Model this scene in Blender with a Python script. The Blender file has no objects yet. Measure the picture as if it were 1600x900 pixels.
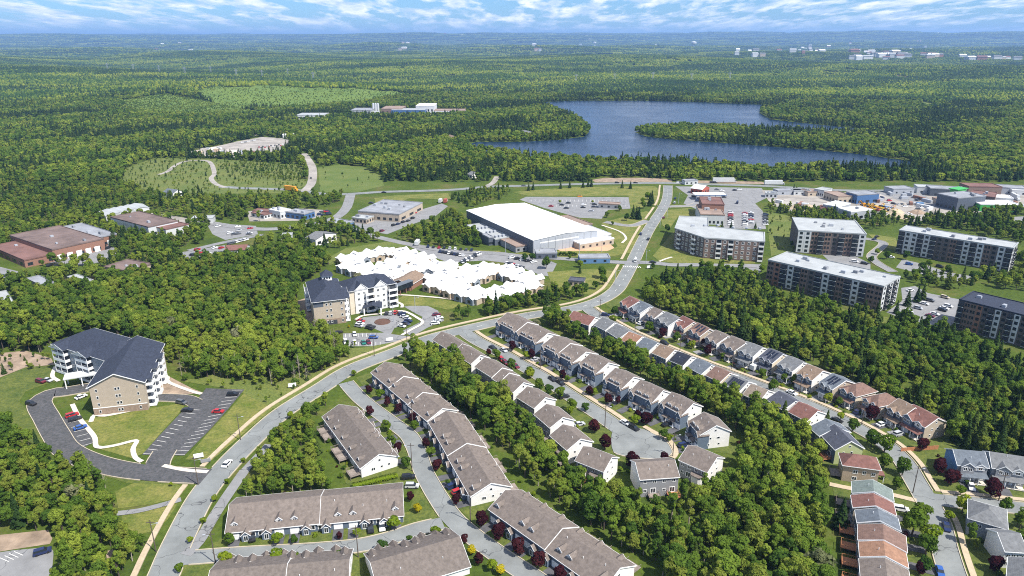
import bpy, math, random
import numpy as np
from math import radians, sin, cos, tan, atan2, pi, hypot
random.seed(7); RNG = np.random.default_rng(11)
scene = bpy.context.scene
COL = scene.collection

# ------------------------------------------------------------------ camera
H = 140.0; F = 1100.0; PITCH = math.atan(390.0 / F)
cam_d = bpy.data.cameras.new('camera'); cam_d.sensor_width = 36.0; cam_d.lens = 36.0 * F / 1600.0
cam_d.clip_start = 1.0; cam_d.clip_end = 60000.0
cam = bpy.data.objects.new('camera', cam_d); COL.objects.link(cam)
cam.location = (0, 0, H); cam.rotation_euler = (pi / 2 - PITCH, 0, 0)
scene.camera = cam

# ------------------------------------------------------------------ world, sun, exposure
SUN_AZ = (0.80, -0.60); SUN_EL = radians(54)
world = bpy.data.worlds.new('World'); scene.world = world; world.use_nodes = True
wn = world.node_tree.nodes; wl = world.node_tree.links; wn.clear()
def N(nt, typ, **kw):
    n = nt.nodes.new(typ)
    for k, v in kw.items():
        if k.startswith('i_'):
            key = k[2:]
            n.inputs[int(key) if key.isdigit() else key.replace('_', ' ')].default_value = v
        else: setattr(n, k, v)
    return n
wt = world.node_tree
sky = N(wt, 'ShaderNodeTexSky', sky_type='NISHITA', sun_disc=False, sun_elevation=SUN_EL,
        sun_rotation=atan2(SUN_AZ[0], SUN_AZ[1]), altitude=140.0, air_density=1.0, dust_density=0.3, ozone_density=2.0)
tc = N(wt, 'ShaderNodeTexCoord'); sep = N(wt, 'ShaderNodeSeparateXYZ')
wl.new(tc.outputs['Generated'], sep.inputs[0])
den = N(wt, 'ShaderNodeMath', operation='MAXIMUM', i_1=0.0); wl.new(sep.outputs['Z'], den.inputs[0])
den2 = N(wt, 'ShaderNodeMath', operation='ADD', i_1=0.11); wl.new(den.outputs[0], den2.inputs[0])
dx = N(wt, 'ShaderNodeMath', operation='DIVIDE'); wl.new(sep.outputs['X'], dx.inputs[0]); wl.new(den2.outputs[0], dx.inputs[1])
dy = N(wt, 'ShaderNodeMath', operation='DIVIDE'); wl.new(sep.outputs['Y'], dy.inputs[0]); wl.new(den2.outputs[0], dy.inputs[1])
dys = N(wt, 'ShaderNodeMath', operation='MULTIPLY', i_1=0.42); wl.new(dy.outputs[0], dys.inputs[0])
cmb = N(wt, 'ShaderNodeCombineXYZ'); wl.new(dx.outputs[0], cmb.inputs[0]); wl.new(dys.outputs[0], cmb.inputs[1])
nz = N(wt, 'ShaderNodeTexNoise', i_Scale=3.0, i_Detail=8.0, i_Roughness=0.6); wl.new(cmb.outputs[0], nz.inputs['Vector'])
rmp = N(wt, 'ShaderNodeValToRGB'); rmp.color_ramp.elements[0].position = 0.45; rmp.color_ramp.elements[1].position = 0.57
wl.new(nz.outputs[0], rmp.inputs[0])
nz2 = N(wt, 'ShaderNodeTexNoise', i_Scale=5.0, i_Detail=6.0, i_Roughness=0.6); wl.new(cmb.outputs[0], nz2.inputs['Vector'])
crmp = N(wt, 'ShaderNodeValToRGB')
crmp.color_ramp.elements[0].position = 0.38; crmp.color_ramp.elements[0].color = (4.6, 5.8, 7.6, 1)
crmp.color_ramp.elements[1].position = 0.62; crmp.color_ramp.elements[1].color = (9.6, 9.6, 9.6, 1)
wl.new(nz2.outputs[0], crmp.inputs[0])
low = N(wt, 'ShaderNodeMapRange'); low.inputs[1].default_value = .002; low.inputs[2].default_value = .022; low.inputs[4].default_value = .92; wl.new(sep.outputs['Z'], low.inputs[0])
cov = N(wt, 'ShaderNodeMath', operation='MULTIPLY'); wl.new(rmp.outputs[0], cov.inputs[0]); wl.new(low.outputs[0], cov.inputs[1])
tint = N(wt, 'ShaderNodeMix', data_type='RGBA', blend_type='MULTIPLY'); tint.inputs[0].default_value = 1.0
wl.new(sky.outputs[0], tint.inputs[6]); tint.inputs[7].default_value = (0.40, 0.66, 1.04, 1)
mx = N(wt, 'ShaderNodeMix', data_type='RGBA'); wl.new(cov.outputs[0], mx.inputs[0])
wl.new(tint.outputs[2], mx.inputs[6]); wl.new(crmp.outputs[0], mx.inputs[7])
bg = N(wt, 'ShaderNodeBackground'); bg.inputs['Strength'].default_value = 0.088
wl.new(mx.outputs[2], bg.inputs['Color'])
wo = N(wt, 'ShaderNodeOutputWorld'); wl.new(bg.outputs[0], wo.inputs['Surface'])

sun_d = bpy.data.lights.new('sun', 'SUN'); sun_d.energy = 4.6; sun_d.angle = radians(0.53); sun_d.color = (1.0, 0.955, 0.88)
sun = bpy.data.objects.new('sun', sun_d); COL.objects.link(sun)
from mathutils import Vector, Matrix
sd = Vector((SUN_AZ[0] * cos(SUN_EL), SUN_AZ[1] * cos(SUN_EL), sin(SUN_EL)))
sun.rotation_euler = (-sd).to_track_quat('-Z', 'Y').to_euler(); sun.location = (200, -100, 400)
vs = scene.view_settings; vs.view_transform = 'Standard'; vs.look = 'None'; vs.exposure = 0.78; vs.gamma = 1.0; vs.use_curve_mapping = False
scene.render.engine = 'CYCLES'
cy = scene.cycles; cy.use_denoising = False; cy.filter_width = 1.05; cy.max_bounces = 5; cy.diffuse_bounces = 2; cy.glossy_bounces = 2
cy.transmission_bounces = 2; cy.volume_bounces = 0; cy.transparent_max_bounces = 8; cy.use_adaptive_sampling = True
try: cy.denoiser = 'OPENIMAGEDENOISE'
except Exception: pass

# ------------------------------------------------------------------ survey: a spot in the frame to a point on the ground (or at height z)
CP, SP = cos(PITCH), sin(PITCH)
def G(px, py, z=0.0):
    xc = (px - 800.0) / F; yc = (450.0 - py) / F
    d = (xc, CP + yc * SP, -SP + yc * CP)
    t = (z - H) / d[2]
    return np.array((d[0] * t, d[1] * t))
def GP(p):
    return G(p[0], p[1], p[2] if len(p) > 2 else 0.0)
def to_px(x, y, z=0.0):
    dz = z - H; zc = y * CP - dz * SP; yc = y * SP + dz * CP
    return 800 + F * x / zc, 450 - F * yc / zc

# ------------------------------------------------------------------ materials
MATS = {}
def mat(name, col, rough=0.8, var=0.15, scale=0.6, bump=0.0, bscale=8.0, spec=0.3, col2=None, metal=0.0, world=False, stripe=None, detail=4.0, seams=False):
    if name in MATS: return MATS[name]
    m = bpy.data.materials.new(name); m.use_nodes = True; nt = m.node_tree
    b = nt.nodes['Principled BSDF']; b.inputs['Roughness'].default_value = rough; b.inputs['Metallic'].default_value = metal
    b.inputs['Specular IOR Level'].default_value = spec
    if world: geo = N(nt, 'ShaderNodeNewGeometry'); vec = geo.outputs['Position']
    else: t = N(nt, 'ShaderNodeTexCoord'); vec = t.outputs['Object']
    n1 = N(nt, 'ShaderNodeTexNoise', i_Scale=scale, i_Detail=detail, i_Roughness=0.65); nt.links.new(vec, n1.inputs['Vector'])
    r = N(nt, 'ShaderNodeValToRGB'); nt.links.new(n1.outputs[0], r.inputs[0])
    c2 = col2 or tuple(min(1, c * (1 + var)) for c in col)
    c1 = col if col2 else tuple(c * (1 - var) for c in col)
    r.color_ramp.elements[0].position = 0.32; r.color_ramp.elements[1].position = 0.68
    r.color_ramp.elements[0].color = (*c1, 1); r.color_ramp.elements[1].color = (*c2, 1)
    out = r.outputs[0]
    if stripe:   # (axis z spacing) clapboards or shingle courses: fine relief
        sx = N(nt, 'ShaderNodeSeparateXYZ'); nt.links.new(vec, sx.inputs[0])
        mm = N(nt, 'ShaderNodeMath', operation='MULTIPLY', i_1=1.0 / stripe); nt.links.new(sx.outputs['Z'], mm.inputs[0])
        fr = N(nt, 'ShaderNodeMath', operation='FRACT'); nt.links.new(mm.outputs[0], fr.inputs[0])
        bp = N(nt, 'ShaderNodeBump', i_Strength=0.5, i_Distance=0.05); nt.links.new(fr.outputs[0], bp.inputs['Height'])
        nt.links.new(bp.outputs[0], b.inputs['Normal'])
    elif bump:
        n2 = N(nt, 'ShaderNodeTexNoise', i_Scale=bscale, i_Detail=5.0); nt.links.new(vec, n2.inputs['Vector'])
        bp = N(nt, 'ShaderNodeBump', i_Strength=bump, i_Distance=0.3); nt.links.new(n2.outputs[0], bp.inputs['Height'])
        nt.links.new(bp.outputs[0], b.inputs['Normal'])
    if bump and world:   # blades, clover, dry tufts
        ng_ = N(nt, 'ShaderNodeTexNoise', i_Scale=0.9, i_Detail=7.0, i_Roughness=0.75); nt.links.new(vec, ng_.inputs['Vector']); rg = N(nt, 'ShaderNodeValToRGB'); rg.color_ramp.elements[0].position = .36; rg.color_ramp.elements[0].color = (.55, .6, .55, 1); rg.color_ramp.elements[1].position = .66; rg.color_ramp.elements[1].color = (1.25, 1.15, 1.1, 1); nt.links.new(ng_.outputs[0], rg.inputs[0])
        mg = N(nt, 'ShaderNodeMix', data_type='RGBA', blend_type='MULTIPLY'); mg.inputs[0].default_value = 1; nt.links.new(out, mg.inputs[6]); nt.links.new(rg.outputs[0], mg.inputs[7]); out = mg.outputs[2]
    if seams:   # tar-filled cracks in old asphalt
        nd_ = N(nt, 'ShaderNodeTexNoise', i_Scale=0.12, i_Detail=3.0); nt.links.new(vec, nd_.inputs['Vector'])
        vm = N(nt, 'ShaderNodeVectorMath', operation='MULTIPLY_ADD'); nt.links.new(nd_.outputs['Color'], vm.inputs[0]); vm.inputs[1].default_value = (9, 9, 9); nt.links.new(vec, vm.inputs[2])
        vo = N(nt, 'ShaderNodeTexVoronoi', feature='DISTANCE_TO_EDGE', i_Scale=0.055); nt.links.new(vm.outputs[0], vo.inputs['Vector'])
        lt = N(nt, 'ShaderNodeMath', operation='LESS_THAN', i_1=0.0038); nt.links.new(vo.outputs['Distance'], lt.inputs[0])
        mxs = N(nt, 'ShaderNodeMix', data_type='RGBA'); nt.links.new(lt.outputs[0], mxs.inputs[0]); nt.links.new(out, mxs.inputs[6]); mxs.inputs[7].default_value = (.075, .078, .08, 1); out = mxs.outputs[2]
    nt.links.new(out, b.inputs['Base Color']); MATS[name] = m
    return m
M_ = {}
def shingle(key, c): M_[key] = mat('shingle_' + key, c, 0.9, 0.22, 0.9, stripe=0.16, spec=0.2)
for k, c in dict(taupe=(.160, .133, .115), taupe2=(.140, .118, .103), gray=(.148, .152, .155), bluegray=(.118, .135, .155), navy=(.035, .042, .062),
                 navy2=(.075, .08, .10), red=(.17, .085, .07), brown=(.17, .108, .086), tan=(.20, .145, .105), orange=(.255, .145, .095),
                 greengray=(.15, .18, .165), beige=(.21, .17, .135), black=(.03, .032, .04)).items(): shingle(k, c)
def siding(key, c): M_[key] = mat('siding_' + key, c, 0.7, 0.06, 0.5, stripe=0.2, spec=0.3)
for k, c in dict(white=(.72, .70, .67), cream=(.62, .54, .42), bluegray_w=(.115, .15, .20), gray_w=(.25, .28, .32), tan_w=(.42, .33, .24),
                 beige_w=(.42, .35, .27), green_w=(.40, .44, .22), dark_w=(.075, .085, .10), blue_w=(.10, .2, .36)).items(): siding(k, c)
M_['trim'] = mat('white_trim', (.8, .8, .78), 0.5, 0.04)
M_['glass'] = mat('window_glass', (.018, .024, .032), 0.12, 0.3, 0.3, spec=0.6)
M_['asphalt'] = mat('asphalt', (.185, .195, .19), 0.9, 0.19, 0.12, world=True, detail=8, seams=True)
M_['asphalt_new'] = mat('asphalt_new', (.082, .084, .092), 0.9, 0.15, 0.25, bump=0.15, world=True, detail=8)
M_['asphalt_lot'] = mat('asphalt_lot', (.205, .205, .205), 0.9, 0.16, 0.15, world=True, detail=8, seams=True)
M_['drive'] = mat('driveway_asphalt', (.085, .085, .09), 0.9, 0.3, 0.3, world=True)
M_['concrete'] = mat('concrete_walk', (.42, .34, .235), 0.9, 0.12, 0.8, world=True)
M_['concrete_w'] = mat('concrete_pale', (.55, .50, .42), 0.9, 0.1, 0.8, world=True)
M_['kerb'] = mat('kerb_stone', (.44, .38, .28), 0.9, 0.12, 0.8, world=True)
M_['paint'] = mat('road_paint', (.72, .70, .64), 0.8, 0.15, 2.0, world=True)
M_['lawn'] = mat('lawn', (.085, .125, .014), 0.95, col2=(.21, .20, .055), scale=0.12, bump=0.4, bscale=3, world=True, detail=9)
M_['lawn_dk'] = mat('lawn_dark', (.05, .085, .014), 0.95, col2=(.13, .15, .03), scale=0.22, bump=0.4, bscale=3, world=True, detail=9)
M_['meadow'] = mat('meadow', (.085, .13, .022), 0.95, col2=(.155, .17, .042), scale=0.045, bump=0.5, bscale=2, world=True, detail=9)
M_['field'] = mat('field_grass', (.075, .125, .018), 0.95, col2=(.14, .17, .04), scale=0.035, bump=0.4, bscale=1.5, world=True, detail=9)
M_['young'] = mat('young_growth', (.085, .15, .02), 0.95, col2=(.14, .205, .03), scale=0.02, bump=0.4, bscale=1.0, world=True, detail=10)
M_['dirt'] = mat('bare_dirt', (.26, .195, .14), 0.95, 0.35, 0.2, world=True, detail=8)
M_['sand'] = mat('infield_sand', (.52, .31, .19), 0.95, 0.12, 0.15, world=True, detail=8)
M_['gravel'] = mat('gravel_yard', (.29, .265, .235), 0.95, 0.35, 0.05, world=True, detail=8)
M_['flat_white'] = mat('roof_membrane_white', (.68, .68, .67), 0.7, 0.06, 0.15)
M_['flat_pale'] = mat('roof_membrane_pale', (.33, .345, .345), 0.8, 0.14, 0.12)
M_['flat_gray'] = mat('roof_membrane_gray', (.24, .25, .27), 0.8, 0.2, 0.12)
M_['flat_brown'] = mat('roof_gravel_brown', (.145, .105, .092), 0.9, 0.32, 0.08)
M_['flat_red'] = mat('roof_gravel_red', (.165, .09, .076), 0.9, 0.25, 0.08)
M_['flat_tan'] = mat('roof_gravel_tan', (.25, .185, .15), 0.9, 0.2, 0.1)
M_['brick'] = mat('brick_brown', (.19, .135, .11), 0.85, 0.15, 1.5)
M_['brick_red'] = mat('brick_red', (.25, .135, .095), 0.85, 0.14, 1.5)
M_['brick_dark'] = mat('brick_dark', (.115, .098, .09), 0.85, 0.2, 1.5)
M_['panel_w'] = mat('panel_white', (.52, .53, .53), 0.6, 0.05)
M_['panel_g'] = mat('panel_gray', (.25, .255, .265), 0.6, 0.06)
M_['panel_dk'] = mat('panel_dark', (.085, .10, .125), 0.6, 0.08)
M_['steel_dk'] = mat('steel_cladding_dark', (.075, .095, .125), 0.55, 0.08)
M_['steel_g'] = mat('steel_cladding_gray', (.34, .36, .39), 0.55, 0.06)
M_['stone'] = mat('stone_base', (.27, .20, .15), 0.9, 0.2, 1.2)
M_['balc'] = mat('balcony_shade', (.045, .05, .058), 0.6, 0.2)
M_['rail'] = mat('railing_white', (.68, .68, .66), 0.6, 0.03)
M_['wood'] = mat('deck_wood_gray', (.24, .20, .17), 0.85, 0.25, 1.2)
M_['wood_r'] = mat('deck_wood_red', (.42, .18, .085), 0.8, 0.15, 1.2)
M_['metal_dk'] = mat('metal_dark', (.05, .055, .06), 0.5, 0.1, metal=0.4)
M_['pole'] = mat('wood_pole', (.10, .08, .065), 0.9, 0.2)
M_['solar'] = mat('solar_panel', (.012, .016, .030), 0.25, 0.2, spec=0.6)
M_['blue'] = mat('paint_blue', (.06, .13, .27), 0.5, 0.08)
M_['green'] = mat('paint_green', (.06, .36, .08), 0.5, 0.08)
M_['redp'] = mat('paint_red', (.36, .09, .06), 0.5, 0.08)
M_['orange_p'] = mat('paint_orange', (.62, .28, .02), 0.5, 0.08)
M_['rubber'] = mat('tyre_rubber', (.02, .02, .02), 0.8, 0.1)
M_['bark'] = mat('bark', (.085, .068, .052), 0.95, 0.3, 3.0)
M_['bark_pale'] = mat('bark_pale', (.30, .26, .21), 0.95, 0.25, 3.0)
M_['mulch'] = mat('mulch', (.10, .055, .04), 0.95, 0.2)
def water_mat():
    m = bpy.data.materials.new('lake_water'); m.use_nodes = True; nt = m.node_tree; b = nt.nodes['Principled BSDF']
    b.inputs['Base Color'].default_value = (.010, .026, .058, 1); b.inputs['Roughness'].default_value = 0.22; b.inputs['IOR'].default_value = 1.33
    g = N(nt, 'ShaderNodeNewGeometry'); mp = N(nt, 'ShaderNodeMapping'); mp.inputs['Scale'].default_value = (.14, .32, .3)
    mp.inputs['Rotation'].default_value = (0, 0, .35)
    nt.links.new(g.outputs['Position'], mp.inputs[0])
    n = N(nt, 'ShaderNodeTexNoise', i_Scale=1.0, i_Detail=6.0, i_Roughness=0.7); nt.links.new(mp.outputs[0], n.inputs['Vector'])
    n3 = N(nt, 'ShaderNodeTexNoise', i_Scale=0.012, i_Detail=4.0); nt.links.new(g.outputs['Position'], n3.inputs['Vector'])
    mr = N(nt, 'ShaderNodeMapRange'); mr.inputs[1].default_value = .35; mr.inputs[2].default_value = .65; mr.inputs[3].default_value = .15; mr.inputs[4].default_value = 1.0
    nt.links.new(n3.outputs[0], mr.inputs[0])
    bp = N(nt, 'ShaderNodeBump', i_Distance=1.1); nt.links.new(mr.outputs[0], bp.inputs['Strength']); nt.links.new(n.outputs[0], bp.inputs['Height'])
    nt.links.new(bp.outputs[0], b.inputs['Normal']); return m
M_['water'] = water_mat()
def leaf_mat(name, dark, mid, bright, rough_patch=0.012, attr=False, nw=1.3, olive=None):
    m = bpy.data.materials.new(name); m.use_nodes = True; nt = m.node_tree; nt.nodes.clear()
    if attr: a = N(nt, 'ShaderNodeAttribute', attribute_name='rnd'); rnd = a.outputs['Fac']
    else: oi = N(nt, 'ShaderNodeObjectInfo'); rnd = oi.outputs['Random']
    g = N(nt, 'ShaderNodeNewGeometry')
    n = N(nt, 'ShaderNodeTexNoise', i_Scale=rough_patch, i_Detail=4.0, i_Roughness=0.6); nt.links.new(g.outputs['Position'], n.inputs['Vector'])
    n2 = N(nt, 'ShaderNodeTexNoise', i_Scale=1.1, i_Detail=2.0); nt.links.new(g.outputs['Position'], n2.inputs['Vector'])
    m1 = N(nt, 'ShaderNodeMath', operation='MULTIPLY', i_1=0.8); nt.links.new(rnd, m1.inputs[0])
    m2 = N(nt, 'ShaderNodeMath', operation='MULTIPLY_ADD', i_1=nw); nt.links.new(n.outputs[0], m2.inputs[0]); nt.links.new(m1.outputs[0], m2.inputs[2])
    m3 = N(nt, 'ShaderNodeMath', operation='MULTIPLY_ADD', i_1=0.35); nt.links.new(n2.outputs[0], m3.inputs[0]); nt.links.new(m2.outputs[0], m3.inputs[2])
    s = N(nt, 'ShaderNodeMath', operation='SUBTRACT', i_1=0.74 + (nw - 1.3) * .5); nt.links.new(m3.outputs[0], s.inputs[0])
    r = N(nt, 'ShaderNodeValToRGB'); nt.links.new(s.outputs[0], r.inputs[0]); cr = r.color_ramp
    cr.elements[0].position = 0.05; cr.elements[0].color = (*dark, 1); cr.elements[1].position = 0.92; cr.elements[1].color = (*bright, 1)
    e = cr.elements.new(0.5); e.color = (*mid, 1)
    if olive: e = cr.elements.new(0.70); e.color = (*olive, 1); e = cr.elements.new(0.78); e.color = (bright[0] * .75, bright[1] * .82, bright[2] * .8, 1)
    d = N(nt, 'ShaderNodeBsdfDiffuse'); t = N(nt, 'ShaderNodeBsdfTranslucent'); mx = N(nt, 'ShaderNodeMixShader'); mx.inputs[0].default_value = 0.42
    nt.links.new(r.outputs[0], d.inputs[0]); nt.links.new(r.outputs[0], t.inputs[0]); nt.links.new(d.outputs[0], mx.inputs[1]); nt.links.new(t.outputs[0], mx.inputs[2])
    o = N(nt, 'ShaderNodeOutputMaterial'); nt.links.new(mx.outputs[0], o.inputs[0]); return m
M_['leaf'] = leaf_mat('leaves_deciduous', (.070, .130, .022), (.152, .228, .030), (.265, .325, .046), 0.012, False, 1.9, (.200, .228, .040))
M_['leaf_con'] = leaf_mat('needles', (.026, .056, .018), (.052, .092, .026), (.095, .135, .030))
M_['leaf_far'] = leaf_mat('leaves_far', (.040, .085, .020), (.120, .185, .026), (.26, .30, .036), 0.0032, True, 2.6)
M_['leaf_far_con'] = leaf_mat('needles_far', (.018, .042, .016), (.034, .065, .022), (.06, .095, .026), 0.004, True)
M_['leaf_plum'] = leaf_mat('leaves_burgundy', (.035, .010, .014), (.05, .014, .018), (.075, .02, .022))
M_['leaf_yellow'] = leaf_mat('leaves_yellow', (.30, .26, .01), (.40, .34, .012), (.5, .42, .02))
M_['leaf_lime'] = leaf_mat('leaves_lime', (.10, .17, .014), (.17, .24, .018), (.25, .30, .022))
M_['leaf_pale'] = leaf_mat('leaves_pale', (.14, .16, .07), (.20, .21, .10), (.28, .28, .16))
M_['leaf_street'] = leaf_mat('leaves_street', (.045, .095, .016), (.08, .14, .018), (.12, .18, .02))

# ------------------------------------------------------------------ mesh helpers
class MB:
    def __init__(self): self.v = []; self.f = []; self.m = []
    def add(self, vs, fs, mi=0):
        o = len(self.v); self.v += [tuple(map(float, p)) for p in vs]
        for f in fs: self.f.append(tuple(i + o for i in f)); self.m.append(mi)
        return self
    def box(self, x0, x1, y0, y1, z0, z1, mi=0):
        return self.add([(x0, y0, z0), (x1, y0, z0), (x1, y1, z0), (x0, y1, z0), (x0, y0, z1), (x1, y0, z1), (x1, y1, z1), (x0, y1, z1)],
                        [(3, 2, 1, 0), (4, 5, 6, 7), (0, 1, 5, 4), (1, 2, 6, 5), (2, 3, 7, 6), (3, 0, 4, 7)], mi)
    def prism_y(self, sec, y0, y1, mi=0):     # section (x,z) counter-clockwise seen from -y, extruded along y
        n = len(sec); vs = [(x, y0, z) for x, z in sec] + [(x, y1, z) for x, z in sec]
        fs = [tuple(range(n)), tuple(range(2 * n - 1, n - 1, -1))]
        fs += [(i, i + n, (i + 1) % n + n, (i + 1) % n) for i in range(n)]
        return self.add(vs, fs, mi)
    def prism_z(self, pts, z0, z1, mi=0, bottom=True):
        n = len(pts); vs = [(x, y, z0) for x, y in pts] + [(x, y, z1) for x, y in pts]
        fs = [tuple(range(n, 2 * n))]
        if bottom: fs.append(tuple(range(n - 1, -1, -1)))
        fs += [(i, (i + 1) % n, (i + 1) % n + n, i + n) for i in range(n)]
        return self.add(vs, fs, mi)
    def cyl(self, x, y, z0, z1, r0, r1, n=8, mi=0):
        vs = [(x + r0 * cos(2 * pi * i / n), y + r0 * sin(2 * pi * i / n), z0) for i in range(n)] + \
             [(x + r1 * cos(2 * pi * i / n), y + r1 * sin(2 * pi * i / n), z1) for i in range(n)]
        return self.add(vs, [(i, (i + 1) % n, (i + 1) % n + n, i + n) for i in range(n)] + [tuple(range(n, 2 * n))], mi)
    def tube(self, a, b, r0, r1, n=6, mi=0):
        a = Vector(a); b = Vector(b); d = (b - a).normalized(); u = d.orthogonal().normalized(); w = d.cross(u)
        vs = [a + (u * cos(2 * pi * i / n) + w * sin(2 * pi * i / n)) * r0 for i in range(n)] + [b + (u * cos(2 * pi * i / n) + w * sin(2 * pi * i / n)) * r1 for i in range(n)]
        return self.add(vs, [(i, (i + 1) % n, (i + 1) % n + n, i + n) for i in range(n)] + [tuple(range(n, 2 * n))], mi)
    def mesh(self, name, mats):
        me = bpy.data.meshes.new(name); me.from_pydata(self.v, [], self.f)
        for m in (mats if isinstance(mats, (list, tuple)) else [mats]): me.materials.append(m)
        if any(self.m): me.polygons.foreach_set('material_index', self.m)
        me.update(); return me
    def build(self, name, mats, parent=None, **kw):
        return put(name, self.mesh(name, mats), parent, **kw)
def put(name, me, parent=None, loc=(0, 0, 0), rz=0.0, scale=(1, 1, 1), label=None, cat=None, group=None, kind=None):
    o = bpy.data.objects.new(name, me); COL.objects.link(o); o.parent = parent
    o.location = loc; o.rotation_euler = (0, 0, rz); o.scale = scale
    if label: o['label'] = label
    if cat: o['category'] = cat
    if group: o['group'] = group
    if kind: o['kind'] = kind
    return o
def thing(name, label, cat, loc=(0, 0, 0), rz=0.0, group=None):
    return put(name, None, None, loc, rz, label=label, cat=cat, group=group)
ORD = ['first', 'second', 'third', 'fourth', 'fifth', 'sixth', 'seventh', 'eighth', 'ninth', 'tenth', 'eleventh', 'twelfth', 'thirteenth',
       'fourteenth', 'fifteenth', 'sixteenth', 'seventeenth', 'eighteenth', 'nineteenth', 'twentieth', 'twenty-first', 'twenty-second', 'twenty-third',
       'twenty-fourth', 'twenty-fifth', 'twenty-sixth', 'twenty-seventh', 'twenty-eighth', 'twenty-ninth', 'thirtieth']
_t = {20: 'twenty', 30: 'thirty', 40: 'forty', 50: 'fifty', 60: 'sixty', 70: 'seventy', 80: 'eighty', 90: 'ninety', 100: 'hundred'}
for _n in range(31, 160):
    _h = 'hundred-and-' if _n > 100 else ''; _m = _n % 100 if _n > 100 else _n
    ORD.append('hundredth' if _n == 100 else _h + (ORD[_m - 1] if _m <= 30 else (_t[_m][:-1] + 'ieth' if _m % 10 == 0 else _t[_m // 10 * 10] + '-' + ORD[_m % 10 - 1])))
EXC_POLY = []      # where no wild tree grows: polygons and road strips on the ground
EXC_LINE = []
def inside(poly, P):
    x, y = P[:, 0], P[:, 1]; r = np.zeros(len(P), bool); n = len(poly)
    for i in range(n):
        x0, y0 = poly[i]; x1, y1 = poly[(i + 1) % n]
        if y0 == y1: continue
        c = ((y0 > y) != (y1 > y)) & (x < (x1 - x0) * (y - y0) / (y1 - y0) + x0)
        r ^= c
    return r
def dist_line(pts, P):
    d = np.full(len(P), 1e9)
    for a, b in zip(pts[:-1], pts[1:]):
        ab = b - a; t = np.clip(((P - a) @ ab) / max(1e-9, ab @ ab), 0, 1)
        d = np.minimum(d, np.hypot(*(P - (a + t[:, None] * ab)).T))
    return d
def sstep(a, b, x):
    x = np.asarray(x, float); t = np.clip((x - a) / (b - a), 0, 1); return t * t * (3 - 2 * t)
def hills(x, y):
    x = np.asarray(x, float); y = np.asarray(y, float); r = np.hypot(x, y)
    def bump(px, py, rx, ry, h):
        c = G(px, py); return h * np.exp(-((x - c[0]) / rx) ** 2 - ((y - c[1]) / ry) ** 2)
    z = bump(400, 150, 420, 260, 26) * sstep(-150, -420, x) + bump(790, 193, 75, 40, 6)
    f = sstep(1900, 4200, r)
    z = z + f * (24 * np.sin(x / 680 + 1.2) * np.sin(y / 540 + .4) + 13 * np.sin(x / 330 + y / 370) + 14)
    z = z + sstep(4500, 9000, r) * (24 * np.sin(x / 1500 + y / 1100) + 16 * np.sin(x / 800 - y / 620))
    g = sstep(12500, 18500, r)
    z = z + g * (195 + 34 * np.sin(x / 4100 + .6) + 17 * np.sin(x / 1500 + 1.9) + 8 * np.sin(x / 640) + 22 * np.sin(y / 1800 + x / 3000))
    return z
# ------------------------------------------------------------------ ground sheet, lake
def ground_mat():
    m = bpy.data.materials.new('ground_cover'); m.use_nodes = True; nt = m.node_tree; b = nt.nodes['Principled BSDF']
    b.inputs['Roughness'].default_value = 0.95; b.inputs['Specular IOR Level'].default_value = 0.1
    g = N(nt, 'ShaderNodeNewGeometry')
    n1 = N(nt, 'ShaderNodeTexNoise', i_Scale=0.035, i_Detail=8.0, i_Roughness=0.7); n2 = N(nt, 'ShaderNodeTexNoise', i_Scale=0.5, i_Detail=6.0, i_Roughness=0.7)
    nt.links.new(g.outputs['Position'], n1.inputs['Vector']); nt.links.new(g.outputs['Position'], n2.inputs['Vector'])
    r1 = N(nt, 'ShaderNodeValToRGB'); cr = r1.color_ramp; cr.elements[0].position = .33; cr.elements[0].color = (.045, .075, .014, 1)
    cr.elements[1].position = .72; cr.elements[1].color = (.13, .115, .045, 1); e = cr.elements.new(.52); e.color = (.07, .105, .016, 1)
    nt.links.new(n1.outputs[0], r1.inputs[0])
    mx = N(nt, 'ShaderNodeMix', data_type='RGBA', blend_type='MULTIPLY'); mx.inputs[0].default_value = 1
    r2 = N(nt, 'ShaderNodeValToRGB'); r2.color_ramp.elements[0].position = .3; r2.color_ramp.elements[0].color = (.6, .6, .6, 1); r2.color_ramp.elements[1].position = .7; r2.color_ramp.elements[1].color = (1.25, 1.2, 1.1, 1)
    nt.links.new(n2.outputs[0], r2.inputs[0]); nt.links.new(r1.outputs[0], mx.inputs[6]); nt.links.new(r2.outputs[0], mx.inputs[7])
    nt.links.new(mx.outputs[2], b.inputs['Base Color'])
    bp = N(nt, 'ShaderNodeBump', i_Strength=.6, i_Distance=.5); nt.links.new(n2.outputs[0], bp.inputs['Height']); nt.links.new(bp.outputs[0], b.inputs['Normal'])
    return m
rad = list(np.arange(60, 1000, 80.0)) + list(np.arange(1000, 2600, 40.0)); r_ = 2600.0
while r_ < 48000: rad.append(r_); r_ *= 1.025
rad.append(48000.0)
ang = list(np.arange(40, 140.01, 1.0)) + list(np.arange(150, 400, 10.0)); na = len(ang)
vs_ = [(0, 0, 0)]
for r_ in rad:
    a_ = np.radians(ang); X = r_ * np.cos(a_); Y = r_ * np.sin(a_); Z = hills(X, Y)
    vs_ += list(zip(X.tolist(), Y.tolist(), Z.tolist()))
fs_ = [(0, 1 + i, 1 + (i + 1) % na) for i in range(na)]
for k in range(len(rad) - 1):
    o = 1 + k * na
    fs_ += [(o + i, o + i + na, o + (i + 1) % na + na, o + (i + 1) % na) for i in range(na)]
gm = MB(); gm.v = vs_; gm.f = fs_; gm.m = [0] * len(fs_)
ground = gm.build('ground', ground_mat(), kind='structure')
for p in ground.data.polygons: p.use_smooth = True

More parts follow.
